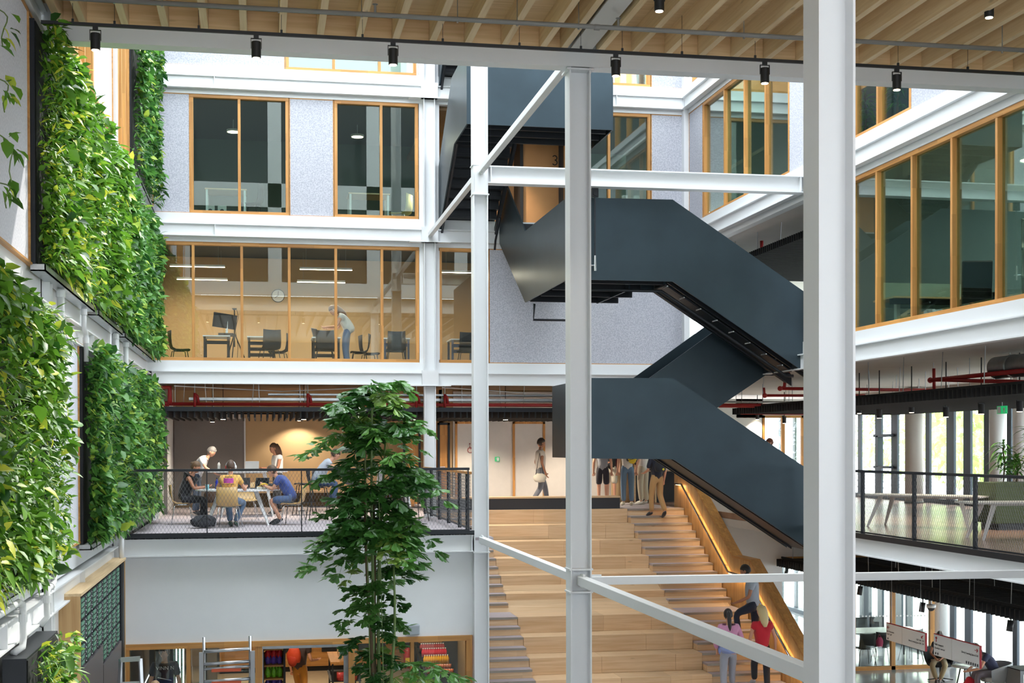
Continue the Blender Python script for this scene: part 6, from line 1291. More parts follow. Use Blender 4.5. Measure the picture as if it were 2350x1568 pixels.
# ================================================================ RIGHT SIDE, LEVEL 1
railing('black mesh railing along the right balcony', (10.12, 8.5), (10.12, 23.8), [(23.74-8.5-1.87*i)/15.3 for i in range(9)], 0, 1.115, pw=.07)
m = MB(); m.box(10.03, 10.09, 8.5, 24.2, -.05, .035); m.build('trim_6', blackst, kind='structure')
mul = plain('facade_mullion', srgb(62, 72, 82), .5, metal=.2)
FX = 18.0
def fy(px, py): return onX(px, py, FX).y
def facade():
    ws = [('z0', 0.0, 2.9, [(2010, 2024), (2047, 2061), (2126, 2135), (2174, 2191), (2213, 2229), (2260, 2277)], 1150), ('z1', GZ, -1.0, [(1975, 1981), (1983, 1998), (2016, 2026), (2056, 2070), (2080, 2092), (2176, 2192), (2216, 2230)], 1450)]
    for n, z0, z1, pxs, py in ws:
        WN[0] += 1; R = thing('window_%d' % WN[0], None, None, (FX, 30, z0), world=True, kind='structure')
        ys = []
        for a, b in pxs:
            ya, yb = fy(b, py), fy(a, py); ys.append((ya+yb)/2); MB().box(FX-.03, FX+.04, ya, yb, z0, z1).build('mullion', mul, R)
        y = min(ys)-1.1
        while y > 8: MB().box(FX-.03, FX+.04, y, y+.2, z0, z1).build('mullion', mul, R); ys.append(y); y -= 1.25
        y = max(ys)+1.2
        while y < 46: MB().box(FX-.03, FX+.04, y, y+.2, z0, z1).build('mullion', mul, R); ys.append(y); y += 1.3
        ys.sort()
        for a, b in zip(ys, ys[1:]): MB().box(FX, FX+.012, a+.05, b-.05, z0+.1, z1-.05).build('pane', glassc, R)
        MB().box(FX-.2, FX+.08, 6, 46, z0, z0+.12).build('bottom_rail', mul, R); MB().box(FX-.16, FX+.08, 6, 46, z1-.08, z1).build('top_rail', mul, R)
    # opening casement between the first pair of mullions
    WN[0] += 1; R = thing('window_%d' % WN[0], None, None, (FX, fy(2036, 1000), .6), world=True, kind='structure')
    ya, yb = fy(2054, 1020), fy(2017, 1020); zt, zb = onX(2035, 1000, FX).z, onX(2035, 1072, FX).z
    MB().box(FX-.18, FX-.02, ya, yb, zt-.04, zt+.04).build('top_rail', mul, R); MB().box(FX-.18, FX-.02, ya, yb, zb-.04, zb+.03).build('bottom_rail', mul, R); MB().box(FX-.18, FX-.02, yb-.3, yb-.16, zb, zt).build('stile', mul, R); MB().box(FX-.06, FX-.05, ya+.1, yb-.3, zb, zt).build('pane', glassc, R)
    MB().box(17.7, 18.3, 6, 46, 2.9, 3.12).build('trim_7', dullwhite, kind='structure'); MB().box(17.8, 18.4, 6, 46, -1.0, -.3).build('trim_8', whitewall, kind='structure')
    c = thing('round_column', 'round white column between dark window mullions on the right balcony', 'column', (17.3, fy(2153, 1100), 0)); yc = 0
    MB().cyl((0, 0, 0), (0, 0, 3.1), .24, n=28).build('shaft', dullwhite, c, smooth=True); MB().cyl((0, 0, 0), (0, 0, .05), .26, n=28).build('base_ring', greybeam, c, smooth=True)
    c = thing('round_column', 'round white column in the bright ground floor lounge', 'column', (17.0, onX(2155, 1420, 17.0).y, GZ)); MB().cyl((0, 0, 0), (0, 0, 3.7), .26, n=28).build('shaft', white, c, smooth=True); MB().cyl((0, 0, 0), (0, 0, .06), .28, n=28).build('base_ring', greybeam, c, smooth=True)
    for k, px in enumerate((2345, 2290)):
        c = thing('round_column', ('pale column at the right picture edge behind the planter', 'pale column left of the planter')[k], 'column', (17.2, onX(px, 1000, 17.2).y, 0)); MB().cyl((0, 0, 0), (0, 0, 3.1), .2, n=24).build('shaft', white, c, smooth=True); MB().cyl((0, 0, 0), (0, 0, .05), .22, n=24).build('base_ring', greybeam, c)
    # far glazed end of the wing
    X = lambda px, py=1000: onY(px, py, 40).x
    WN[0] += 1; R = thing('window_%d' % WN[0], None, None, (16, 40, 0), world=True, kind='structure')
    for px in (1752, 1798, 1843, 1890, 1935): MB().box(X(px)-.05, X(px)+.05, 40, 40.1, 0, 2.5).build('mullion', oakz, R)
    MB().box(X(1690), 17.9, 40, 40.1, 2.42, 2.5).build('top_rail', oakx, R); MB().box(X(1690), 17.9, 40, 40.1, 0, .06).build('bottom_rail', oakx, R)
    MB().box(X(1752), 17.9, 40.04, 40.05, .06, 2.42).build('pane', glassc, R)
    MB().box(10.3, X(1750), 40.0, 40.12, 0, 3.0).build('wall_back', whitewall, kind='structure'); MB().box(X(1690), 18, 40, 40.12, 2.5, 3.0).build('wall_back', whitewall, kind='structure')
facade()
# outside: paving, trees, a parked van
MB().box(18.2, 70, -10, 90, GZ-.3, GZ-.06).build('ground', plain('pale_paving', srgb(205, 205, 202), .8, noise=.05, nscale=.6), kind='structure')
def tree(x, y, z0, h, rad, label, n=2200, seed=1):
    T = thing('tree', label, 'tree', (x, y, z0), group='trees outside the right facade'); r = np.random.default_rng(seed)
    MB().tube([(0, 0, 0), (.1, .1, h*.35), (0, 0, h*.7)], [.16, .12, .05], 8).build('trunk', brownm, T, smooth=True)
    d = unit(r.normal(0, 1, (n, 3))); rr = rad*r.uniform(.45, 1, n)[:, None]**.6; base = d*rr*np.array([1, 1, .8])+np.array([0, 0, h*.68])
    dv = unit(r.normal(0, 1, (n, 3))+np.array([0, 0, -.3])); V = leafverts(base, dv, unit(r.normal(0, 1, (n, 3))+np.array([0, 0, 1.])), np.full(n, .32), np.full(n, .2), r.uniform(0, .4, n))
    link('crown', leafmesh('crown', V, r.uniform(0, .95, n), leafT), T, kind='stuff')
leafT = leafmat('tree_leaf', srgb(150, 186, 96), srgb(206, 226, 150), srgb(220, 230, 160), trans=.55)
for k, (x, y, h, rad, lab) in enumerate(((25, 36, 9.5, 3.4, 'leafy tree outside, seen right of the white round column'), (26, 44, 10, 3.6, 'leafy tree outside, seen left of the white round column'), (24, 27, 9, 3.0, 'leafy tree outside behind the planter'), (31, 62, 11, 4.5, 'distant pale tree outside behind the casement window'), (30, 52, 10, 4, 'distant tree outside near the far window mullions'))):
    tree(x, y, GZ, h, rad, lab, 2000, k)
def van():
    V = thing('delivery_van', 'white van parked outside the ground floor window', 'van', (25.5, 47, GZ-.06)); wt = plain('van_white', srgb(226, 228, 230), .3)
    m = MB(); m.ext([(-1, -2.6, .45), (-1, 2.2, .45), (-1, 2.6, .8), (-1, 2.55, 1.15), (-1, 1.9, 1.35), (-1, 1.35, 2.2), (-1, -2.6, 2.3)], (2, 0, 0)); m.build('body', wt, V, bevel=.06)
    for y in (-1.6, 1.6):
        for x in (-1.02, .82): w = MB().cyl((x, y, .36), (x+.2, y, .36), .36, n=24).build('tyre', blackm, V, smooth=True); MB().cyl((x-.01, y, .36), (x+.21, y, .36), .2, n=16).build('rim', chrome, V)
    MB().box(-1.012, -1.0, .9, 1.6, 1.35, 1.95).build('side_window', charcoal, V); MB().box(-1.015, -1.0, -2.5, -2.35, .8, 1.2).build('tail_light', redp, V)
van()
# baffle rafts
def raft(label, x0, x1, y0, y1, z0, z1, ztop, par, hang=1.2, pitch=.15):
    B = thing('baffle_ceiling', label, 'ceiling', par, world=True); me = MB().box(0, x1-x0, -.02, .02, z0, z1).mesh('baffle', baffm)
    for y in np.arange(y0, y1, pitch): o = link('baffle', me, B); o.location = (x0, float(y), 0)
    for x in np.arange(x0+.15, x1, 1.3): MB().box(x, x+.04, y0, y1, z1, z1+.05).build('carrier_rail', baffm, B)
    k = 0
    for x in np.arange(x0+.17, x1, 1.3):
        for y in np.arange(y0+.3, y1, 1.4):
            MB().cyl((x, y, z1+.05), (x+.03*math.sin(k), y, ztop), .008, n=5).build('drop_wire', galv, B); k += 1
raft('black baffle ceiling over the right balcony', 11.2, 15.4, 10, 31.5, 2.30, 2.45, 3.12, (13, 20, 2.3))
raft('black baffle ceiling over the bright ground floor lounge', 12.5, 17.3, 10, 37, -1.42, -1.24, -.32, (15, 24, -1.4))
raft('black baffle ceiling above the second-floor stair head', 11.0, 15, 25.2, 33.6, 5.82, 5.97, 6.42, (13, 29, 5.9), pitch=.12)
def rservices():
    s = thing('sprinkler_pipe', 'bright red sprinkler pipes with elbows behind the stair and nearest column', 'pipe', (12, 26, 2.8), world=True)
    def T(pts, r=.035): MB().tube(pts, r, 10).build('pipe', redp, s, smooth=True)
    P = lambda px, py, X=12.4: tuple(onX(px, py, X))
    Y0 = 27.5; Q = lambda px, py, Y=27.5: tuple(onY(px, py, Y))
    T([Q(1790, 892), Q(2160, 896)]); T([Q(1790, 892), Q(1800, 888), Q(1803, 860), Q(1812, 857)]); T([Q(1755, 908, 28), Q(1985, 908, 28)], .03); T([Q(1755, 908, 28), Q(1753, 890, 28)], .025)
    T([Q(1650, 931, 30), Q(2080, 933, 30)], .05); T([Q(1700, 948, 31), Q(1960, 950, 31)], .04)
    for p in (Q(1790, 892), Q(1755, 908, 28)): MB().ball(p, .055, nu=10, nv=8).build('elbow', redp, s, smooth=True)
    s = thing('sprinkler_pipe', 'red sprinkler branch above the right balcony baffles', 'pipe', (12.4, 20, 2.8), world=True)
    T([P(2135, 873), P(2350, 851)], .04); T([P(2150, 872), P(2350, 877)], .035); T([P(2143, 846), P(2144, 897)], .03); MB().ball(P(2135, 873), .055, nu=10, nv=8).build('elbow', redp, s, smooth=True)
    s = thing('sprinkler_pipe', 'short red sprinkler drop above the dark second-floor baffles', 'pipe', tuple(onX(1748, 570, 11.6)), world=True)
    T([onX(1748, 553, 11.6), onX(1748, 578, 11.6), onX(1735, 578, 11.6)], .04); MB().ball(onX(1735, 578, 11.6), .05, nu=10, nv=8).build('elbow', redp, s, smooth=True)
    k = 0
    d = thing('ventilation_duct', 'round galvanised duct at the upper right under the soffit', 'duct', (12.6, 18.6, 2.95), world=True)
    a = onX(2287, 832, 12.6); MB().tube([(12.6, a.y, 2.88), (12.6, a.y-2.5, 2.88)], .19, 24).build('pipe', galv, d, smooth=True); MB().tube([(12.6, a.y-.5, 2.88), (12.6, a.y-.58, 2.88)], .2, 24).build('band', galv, d, smooth=True)
    t = thing('cable_tray', 'grey cable trays under the far soffit behind the stair', 'tray', (13, 33, 2.6), world=True)
    MB().box(10.6, 17.5, 32.5, 32.8, 2.55, 2.6).build('tray', galv, t); MB().box(10.6, 17.5, 34.5, 34.9, 2.7, 2.74).build('tray', greybeam, t)
    for i in range(9): MB().cyl((11+i*.7, 32.6, 2.6), (11+i*.7, 32.6, 3.1), .008, n=5).build('drop_wire', galv, t)
    for i, (px, py) in enumerate(((1972, 940), (2018, 950), (2092, 936), (2171, 945), (2252, 937), (2340, 930), (1738, 960), (1800, 968))):
        Xx = 12.8 if i not in (6, 7) else 15; q = onX(px, py-12, Xx)
        w = thing('track_spotlight', ('black cylinder spotlight on the right balcony, just right of the nearest column', 'black cylinder spotlight in front of the casement window', 'black cylinder spotlight third from the nearest column', 'black cylinder spotlight in front of the round white column', 'black cylinder spotlight beside the green exit sign', 'black cylinder spotlight at the right picture edge', 'black cylinder spotlight left of the nearest column, over the stair', 'black cylinder spotlight close to the left of the nearest column')[i], 'spotlight', (q.x, q.y, q.z), group='spotlights under the right soffit')
        hs = MB().cyl((0, 0, -.2), (0, 0, -.02), .055, n=16).build('housing', charcoal, w, bevel=.006); MB().cyl((0, 0, -.206), (0, 0, -.2), .045, n=16).build('lens', lampm, hs); lamp('SPOT', 'beam', (0, 0, -.215), 120, parent=w, spot_size=2.4, spot_blend=.8, shadow_soft_size=.05); MB().cyl((0, 0, -.02), (0, 0, 3.12-q.z), .012, n=6).build('stem', blackm, w); MB().box(-.06, .06, -.01, .01, -.08, -.0).build('yoke', blackm, w)
    q = onX(2300, 941, 13); e = thing('exit_sign', 'hanging green exit sign with a white arrow at far right', 'sign', (13, q.y, q.z), world=True)
    MB().box(12.99, 13.01, q.y-.16, q.y+.16, q.z-.07, q.z+.07).build('plate', MT['sign_green'], e); m = MB(); m.ext([(12.985, q.y-.09, q.z+.05), (12.985, q.y-.13, q.z), (12.985, q.y-.1, q.z), (12.985, q.y-.1, q.z-.05), (12.985, q.y-.08, q.z-.05), (12.985, q.y-.08, q.z), (12.985, q.y-.05, q.z)], (-.004, 0, 0)); m.build('arrow', white, e)
    MB().box(12.985, 12.99, q.y+.03, q.y+.14, q.z-.06, q.z+.06).build('pictogram', white, e); m = MB(); m.cyl((13, q.y, q.z+.07), (13, q.y, 2.4), .005, n=5); m.build('wire', galv, e)
    for i, (px, py, X) in enumerate(((1975, 1360, 12.7), (2118, 1398, 12.9), (2320, 1440, 12.8), (1806, 1315, 14))):
        q = onX(px, py-8, X); w = thing('spotlight', ('tilted black spotlight under the lounge baffles next to the nearest column', 'black spotlight under the lounge baffles above the signs', 'tilted black spotlight under the lounge baffles at far right', 'small black spotlight under the baffles beside the oak stair wall')[i], 'spotlight', (q.x, q.y, q.z)); MB().tube([(0, 0, .06), (-.03, 0, -.13)], .055, 14).build('housing', blackm, w, smooth=True); lamp('SPOT', 'beam', (-.035, 0, -.15), 260, parent=w, spot_size=2.4, spot_blend=.8, shadow_soft_size=.05); MB().cyl((0, 0, .05), (0, 0, max(.1, -1.3-q.z)), .012, n=6).build('stem', blackm, w)
    q = onX(2137, 1397, 14.5); w = thing('dome_camera', 'white dome camera hanging under the lounge baffles', 'camera', tuple(q)); MB().cyl((0, 0, .02), (0, 0, .09), .1, n=18).build('collar', white, w, smooth=True); MB().ball((0, 0, .02), .08, .08, .08, 14, 10).build('dome', charcoal, w, smooth=True); MB().cyl((0, 0, .09), (0, 0, .5), .015, n=6).build('stem', white, w)
rservices()
# tables and planter on the right balcony
greyt = plain('table_grey', srgb(196, 194, 190), .4)
def trestle(label, a, b, zt, w):
    a = Vector(a); b = Vector(b); t = thing('trestle_table', label, 'table', ((a.x+b.x)/2, (a.y+b.y)/2, 0), world=True); d = (b-a).normalized(); n = d.cross(Vector((0, 0, 1)))
    MB().obox((a+b)/2+Vector((0, 0, zt-.015)), d*(b-a).length/2, n*w/2, (0, 0, .015)).build('table_top', greyt, t, bevel=.004)
    for e, sg in ((a, 1), (b, -1)):
        for s in (-1, 1):
            p = e+d*sg*.42+n*s*w*.32; q = e+d*sg*.2+n*s*w*.46; m = MB(); v0, v1 = .05, .022
            m.add([p+d*v0+Vector((0, 0, zt-.03)), p-d*v0+Vector((0, 0, zt-.03)), p-d*v0+n*.02+Vector((0, 0, zt-.03)), p+d*v0+n*.02+Vector((0, 0, zt-.03)), q+d*v1, q-d*v1, q-d*v1+n*.02, q+d*v1+n*.02], [(0, 1, 2, 3), (4, 7, 6, 5), (0, 4, 5, 1), (1, 5, 6, 2), (2, 6, 7, 3), (3, 7, 4, 0)]); m.build('leg', greyt, t)
    MB().obox((a+b)/2+Vector((0, 0, zt-.05)), d*((b-a).length/2-.45), n*.04, (0, 0, .02)).build('under_beam', greyt, t)
p0 = onZ(1990, 1133, .61); p1 = onZ(2268, 1139, .61); trestle('long pale trestle table behind the right railing', (p0.x, p0.y, 0), (p1.x, p1.y, 0), .61, .8)
p0 = onZ(2197, 1152, .61); trestle('nearer pale trestle table at the right picture edge', (p0.x+.1, p0.y, 0), (p0.x+3.1, p0.y-.3, 0), .61, .7)
def planter():
    q = onZ(2262, 1215, 0); P = thing('planter_box', 'olive green planter box on the right balcony', 'planter', (q.x+.8, q.y, 0)); gm = plain('olive', srgb(66, 80, 46), .7)
    MB().box(-.8, 1.4, -.35, .35, .12, .86).build('box', gm, P, bevel=.008); MB().box(-.72, 1.3, -.3, .3, 0, .12).build('plinth', blackm, P); MB().box(-.76, 1.36, -.31, .31, .80, .83).build('earth', soil, P); MB().box(-.8, 1.4, -.36, -.35, .80, .86).build('rim', gm, P)
    r = np.random.default_rng(5)
    for k, (dx, h, lab) in enumerate(((-.45, .75, 'low leafy plant at the left end of the olive planter'), (.15, 1.1, 'tall spiky plant in the middle of the olive planter'), (.55, .9, 'bushy plant at the right end of the olive planter'), (-.1, .5, 'short dark plant in front in the olive planter'))):
        S = thing('potted_plant', lab, 'plant', (q.x+.8+dx, q.y+.05*k, .82)); MB().tube([(0, 0, 0), (.03, 0, h*.5), (0, .02, h*.9)], .014, 6).build('stem', brownm, S, smooth=True)
        n = 70; t = r.uniform(.3, 1, n); an = r.uniform(0, 6.28, n); base = np.stack([0*t, 0*t, h*t], 1); dv = unit(np.stack([np.cos(an), np.sin(an), r.uniform(.0, 1.2, n)], 1))
        V = leafverts(base, dv, np.tile([[0, 0, 1.]], (n, 1)), r.uniform(.2, .42, n), np.full(n, .055), r.uniform(.3, .9, n)); link('leaves', leafmesh('leaves', V, r.uniform(0, .5, n), leafB), S, kind='stuff')
planter()
q = onY(1768, 1010, 36); person('passer-by on the right balcony whose head shows above the dark stair panel', (q.x, 36, 0), rot_to(-1, 0), STAND, 'shirt', (206, 200, 196), 'trousers', (70, 72, 84), hairc=(120, 62, 40), sleeve=.6, leg=1.9)
c = thing('sofa', 'dark sofa with a pale cushion beyond the stair on the right balcony', 'sofa', tuple(onY(1822, 1062, 37).to_2d())+(0,)); MB().box(-.9, .9, -.4, .4, .12, .42).build('seat', cloth('sofa_dark', srgb(60, 56, 58)), c, bevel=.04); MB().box(-.9, .9, .25, .45, .42, .85).build('backrest', cloth('sofa_dark', srgb(60, 56, 58)), c, bevel=.05); MB().ball((-.3, .1, .55), .25, .12, .2, 12, 8).build('cushion', cloth('cushion', srgb(190, 180, 160)), c, smooth=True)
for s in (-.75, .75): MB().cyl((s, 0, 0), (s, 0, .13), .03, n=8).build('foot', blackm, c)
# ================================================================ GROUND FLOOR LOUNGE
def lounge():
    Yp = 32.0; X = lambda px, py=1450: onY(px, py, Yp).x
    WN[0] += 1; R = thing('window_%d' % WN[0], None, None, (15, Yp, GZ), world=True, kind='structure')
    for a, b in ((1872, 1881), (1954, 1962), (2044, 2053), (2133, 2143)): MB().box(X(a), X(b), Yp-.05, Yp+.06, GZ, -1.2).build('post', oakz, R)
    MB().box(X(1795), X(2143), Yp-.05, Yp+.06, GZ, GZ+.09).build('bottom_rail', oakx, R); MB().box(X(1795), X(2143), Yp-.05, Yp+.06, -1.28, -1.2).build('top_rail', oakx, R)
    for a, b in ((1795, 1872), (1881, 1954), (1962, 2044), (2053, 2133)): MB().box(X(a), X(b), Yp, Yp+.01, GZ+.09, -1.28).build('pane', glasst, R)
    dot = plain('white_dot', srgb(250, 250, 250), .5)
    for i in range(20):
        p = onY(1972+i*7.9, 1415-i*.1, Yp-.006)
        if 2042 < 1972+i*7.9 < 2054: continue
        MB().cyl((p.x, Yp-.008, p.z), (p.x, Yp-.003, p.z), .022, n=10).build('safety_dot', dot, R)
    m = MB(); m.box(10.7, X(1795), Yp, Yp+.1, GZ, -.33); m.box(X(1795), 17.9, Yp, Yp+.1, -1.2, -.33); m.build('wall_back', whitewall, kind='structure')
    q0 = onY(1802, 1350, 31.9); WN[0] += 1; R = thing('window_%d' % WN[0], None, None, (q0.x, 31.9, -2), world=True, kind='structure')
    # hanging wayfinding signs
    redl = plain('sign_red_edge', srgb(176, 34, 48), .5); sw = plain('sign_white', srgb(232, 234, 235), .5); ink = plain('sign_ink', srgb(70, 72, 78), .7)
    def sign(label, c4, left, right, larr, rarr, icons):
        XS = 12.0; a = onX(*c4[0], XS); b = onX(*c4[1], XS); zt = (a.z+b.z)/2; zb = (onX(*c4[2], XS).z+onX(*c4[3], XS).z)/2
        S = thing('wayfinding_sign', label, 'sign', (XS, (a.y+b.y)/2, zb), world=True); y0, y1 = a.y, b.y
        MB().box(XS, XS+.03, y1, y0, zb, zt).build('panel', sw, S); MB().box(XS-.002, XS+.034, y1-.012, y0, zt, zt+.012).build('top_edge', redl, S); MB().box(XS-.002, XS+.034, y1-.012, y1, zb, zt).build('side_edge', redl, S)
        ym = y0+(y1-y0)*(.42 if 'left' in label else .41); MB().box(XS-.003, XS, ym-.004, ym+.004, zb, zt).build('seam', greyt, S)
        for y in (y0-.2, y1+.2): MB().cyl((XS+.015, y, zt), (XS+.015, y, -.35), .004, n=5).build('wire', galv, S)
        RM = lambda y, z: Matrix.Translation((XS-.004, y, z)) @ Matrix(((0, 0, -1, 0), (-1, 0, 0, 0), (0, 1, 0, 0), (0, 0, 0, 1)))
        H = zt-zb
        for k, t in enumerate(left): text_mesh(t, H*.135, ink, S, RM(y0-.03, zb+H*(.50-.17*k)), align='LEFT')
        for k, t in enumerate(right): text_mesh(t, H*.135, ink, S, RM(y1+.04, zb+H*(.50-.17*k)), align='RIGHT')
        def arrow(y, z, ang):
            m = MB(); L = H*.24; d = Vector((0, -math.cos(ang), math.sin(ang))); n = Vector((0, -math.sin(ang)*-1, 0)); p = Vector((XS-.005, y, z)); perp = Vector((0, math.sin(ang), math.cos(ang)))
            m.bar(p-d*L/2, p+d*L/2, .006, .014, (1, 0, 0)); 
            for s in (-1, 1): m.bar(p+d*L/2, p+d*L*.18+perp*s*L*.32, .006, .014, (1, 0, 0))
            m.build('arrow', redl, S)
        arrow(y0-.10, zt-H*.22, larr); arrow(y1+.10, zt-H*.22, rarr)
        for k in range(icons[0]): MB().box(XS-.006, XS, y0-.06-.08*k-.03, y0-.06-.08*k, zb+H*.06, zb+H*.16).build('icon', ink, S)
        for k in range(icons[1]): MB().box(XS-.006, XS, y1+.04+.075*k, y1+.075+.075*k, zb+H*.06, zb+H*.18).build('icon', ink, S)
    sign('left one of two hanging white wayfinding signs with red edge', ((2034, 1430), (2123, 1455), (2123, 1495), (2034, 1469)), ['Info & Innovation', 'In dit "Café"'], ['1.027 1.00 - 1.99', 'Library Learning Space 1.00 - 1.99'], math.pi, math.radians(-140), (1, 0))
    sign('right one of two hanging white wayfinding signs, in front of the seated men', ((2143, 1455), (2248, 1484.6), (2248, 1534), (2143, 1504.5)), ['Public transport', 'Openbaar vervoer'], ['Library Learning Space 0.10'], math.pi/2, 0, (2, 6))
    # meeting room behind the glass: table and black chairs
    bc = make_chair('meeting_chair', 'black meeting chair nearest the column behind the lounge glass', charcoal, blackm, .46, .38, group='black chairs in the glazed meeting room')
    def at(px, py): return onZ(px, py, GZ)
    p = at(1983, 1528); bc.location = tuple(p); bc.rotation_euler = (0, 0, rot_to(0, 1))
    for px, py, a, lab in ((2024, 1524, (.2, 1), 'black meeting chair with a pink bag, second from the column'), (2090, 1517, (-.5, 1), 'black meeting chair seen through the right-hand lounge pane'), (1982, 1490, (0, -1), 'black meeting chair on the far side of the table, left'), (2020, 1488, (0, -1), 'black meeting chair on the far side of the table, right')):
        p = at(px, py); dup(bc, tuple(p), rot_to(*a), label=lab)
    p = at(2010, 1510); T = thing('meeting_table', 'white meeting table in the glazed room', 'table', (p.x, p.y, GZ)); MB().box(-1.5, 1.2, -.5, .5, .71, .74).build('table_top', tabw, T, bevel=.005)
    for x in (-1.3, 1.0):
        for y in (-.4, .4): MB().cyl((x, y, 0), (x, y, .71), .025, n=10).build('leg', blackm, T)
    b = thing('pink_bag', 'pink bag hanging on a meeting chair', 'bag', tuple(at(2024, 1524)+Vector((-.2, -.28, .42)))); MB().ball((0, 0, .16), .1, .06, .16, 10, 8, rsf).build('body', cloth('pinkbag', srgb(180, 60, 100)), b, smooth=True); MB().tube([(-.05, 0, .3), (0, 0, .38), (.05, 0, .3)], .008, 5).build('strap', cloth('pinkbag', srgb(180, 60, 100)), b)
    # lounge chairs
    def tub(label, loc, rz, mt, swivel):
        c = thing('tub_chair', label, 'chair', loc, rz); m = MB(); nx = 15; rows = [(.0, .30, .42), (.12, .34, .46), (.28, .37, .5), (.40, .38, .53)]
        vs = []
        for zz, r0, r1 in rows:
            for i in range(nx):
                a = math.pi*(1.0+.18)-(math.pi*1.36)*i/(nx-1)+math.pi; f = abs(i/(nx-1)*2-1); vs.append((r0*math.cos(a)*1.05, r0*math.sin(a), .38+zz*(1-.35*f**3)))
        n = len(vs); vs += [(x*.9, y*.9, z) for x, y, z in vs]; fs = []
        for r in range(3):
            for i in range(nx-1): a = r*nx+i; fs += [(a, a+1, a+nx+1, a+nx), (n+a, n+a+nx, n+a+nx+1, n+a+1)]
        for i in range(nx-1): fs += [(3*nx+i, 3*nx+i+1, n+3*nx+i+1, n+3*nx+i), (i, n+i, n+i+1, i+1)]
        for i in (0, nx-1):
            for r in range(3): fs.append((r*nx+i, (r+1)*nx+i, n+(r+1)*nx+i, n+r*nx+i))
        m.add(vs, fs); m.build('shell', mt, c, smooth=True); MB().tube([(0, 0, .36), (0, 0, .42), (0, 0, .46)], [.3, .31, .27], 20).build('seat', mt, c, smooth=True)
        if swivel:
            MB().cyl((0, 0, .05), (0, 0, .37), .025, n=10).build('pillar', blackm, c)
            for k in range(4): MB().bar((0, 0, .06), (.3*math.cos(k*1.57+.4), .3*math.sin(k*1.57+.4), .02), .03, .025).build('foot_arm', blackm, c)
        else:
            for k in range(4): MB().tube([(.2*math.cos(k*1.57+.8), .2*math.sin(k*1.57+.8), .38), (.3*math.cos(k*1.57+.8), .3*math.sin(k*1.57+.8), 0)], .016, 8).build('leg', blackm, c)
        return c
    p = at(2158, 1562); d1 = (-.55, -.8)
    tub('dark tub chair on a swivel foot holding the man in khaki trousers', tuple(p), rot_to(*d1), charcoal, True)
    person('man in dark t-shirt and khaki trousers, face hidden behind the hanging sign', tuple(p-Vector((0, 0, .02))), rot_to(*d1), pose(SIT, wrL=(-.08, .36, .66), wrR=(.08, .36, .66), knL=(-.18, .46, .50), knR=(.16, .46, .5), anL=(-.04, .44, .10), anR=(.04, .5, .11), toL=(-.02, .6, .04), toR=(.02, .66, .05)), 'tshirt', (50, 46, 48), 'trousers', (168, 150, 116), (60, 44, 40), 'short', (60, 44, 34), .5, 1.85, skind, scale=.9)
    p = at(2283, 1600); d2 = (-.95, .15)
    tub('pale grey tub chair at the lower right holding the man in navy', tuple(p), rot_to(*d2), plain('tub_grey', srgb(176, 178, 180), .7), False)
    person('man in a navy t-shirt bending forward in the grey tub chair', tuple(p), rot_to(*d2), pose(SIT, che=(0, .2, .86), nec=(0, .34, .96), hd=(0, .44, 1.08), shL=(-.17, .25, .95), shR=(.17, .25, .95), elL=(-.22, .4, .68), elR=(.22, .4, .68), wrL=(-.06, .58, .6), wrR=(.06, .58, .6), look=(0, .7, -.7)), 'tshirt', (58, 62, 88), 'trousers', (112, 104, 112), (50, 50, 54), 'short', (52, 42, 36), .5, 1.9)
    p = at(2214, 1580); t = thing('side_table', 'small round white side table between the two lounge chairs', 'table', tuple(p)); MB().tube([(0, 0, .50), (0, 0, .52)], .3, 28).build('table_top', tabw, t, smooth=True)
    for k in range(3): MB().tube([(.1*math.cos(k*2.1), .1*math.sin(k*2.1), .5), (.22*math.cos(k*2.1), .22*math.sin(k*2.1), 0)], .016, 8).build('leg', blackm, t)
    MB().cyl((0, 0, .46), (0, 0, .5), .12, n=16).build('hub', blackm, t)
    p = at(2228, 1598); b = thing('rucksack', 'red rucksack on the floor by the grey tub chair', 'bag', tuple(p)); MB().ball((0, 0, .22), .17, .13, .23, 14, 10, rsf).build('body', cloth('redpack', srgb(190, 30, 50)), b, smooth=True); MB().ball((-.06, -.1, .18), .09, .06, .12, 10, 8).build('pocket', cloth('redpack2', srgb(160, 24, 60)), b, smooth=True)
    p = at(2348, 1610); b = thing('waste_cabinet', 'grey waste cabinet at the bottom right corner', 'cabinet', tuple(p)); MB().box(-.25, .6, -.3, .3, 0, .72).build('body', plain('bin_grey', srgb(120, 124, 128), .5), b, bevel=.008); MB().box(-.18, -.08, -.308, -.3, .46, .64).build('label', tabw, b); MB().box(-.25, .6, -.3, .3, .72, .74).build('lid', charcoal, b)
    for k, (px, py) in enumerate(((2000, 1395), (2250, 1445))): pass
lounge()
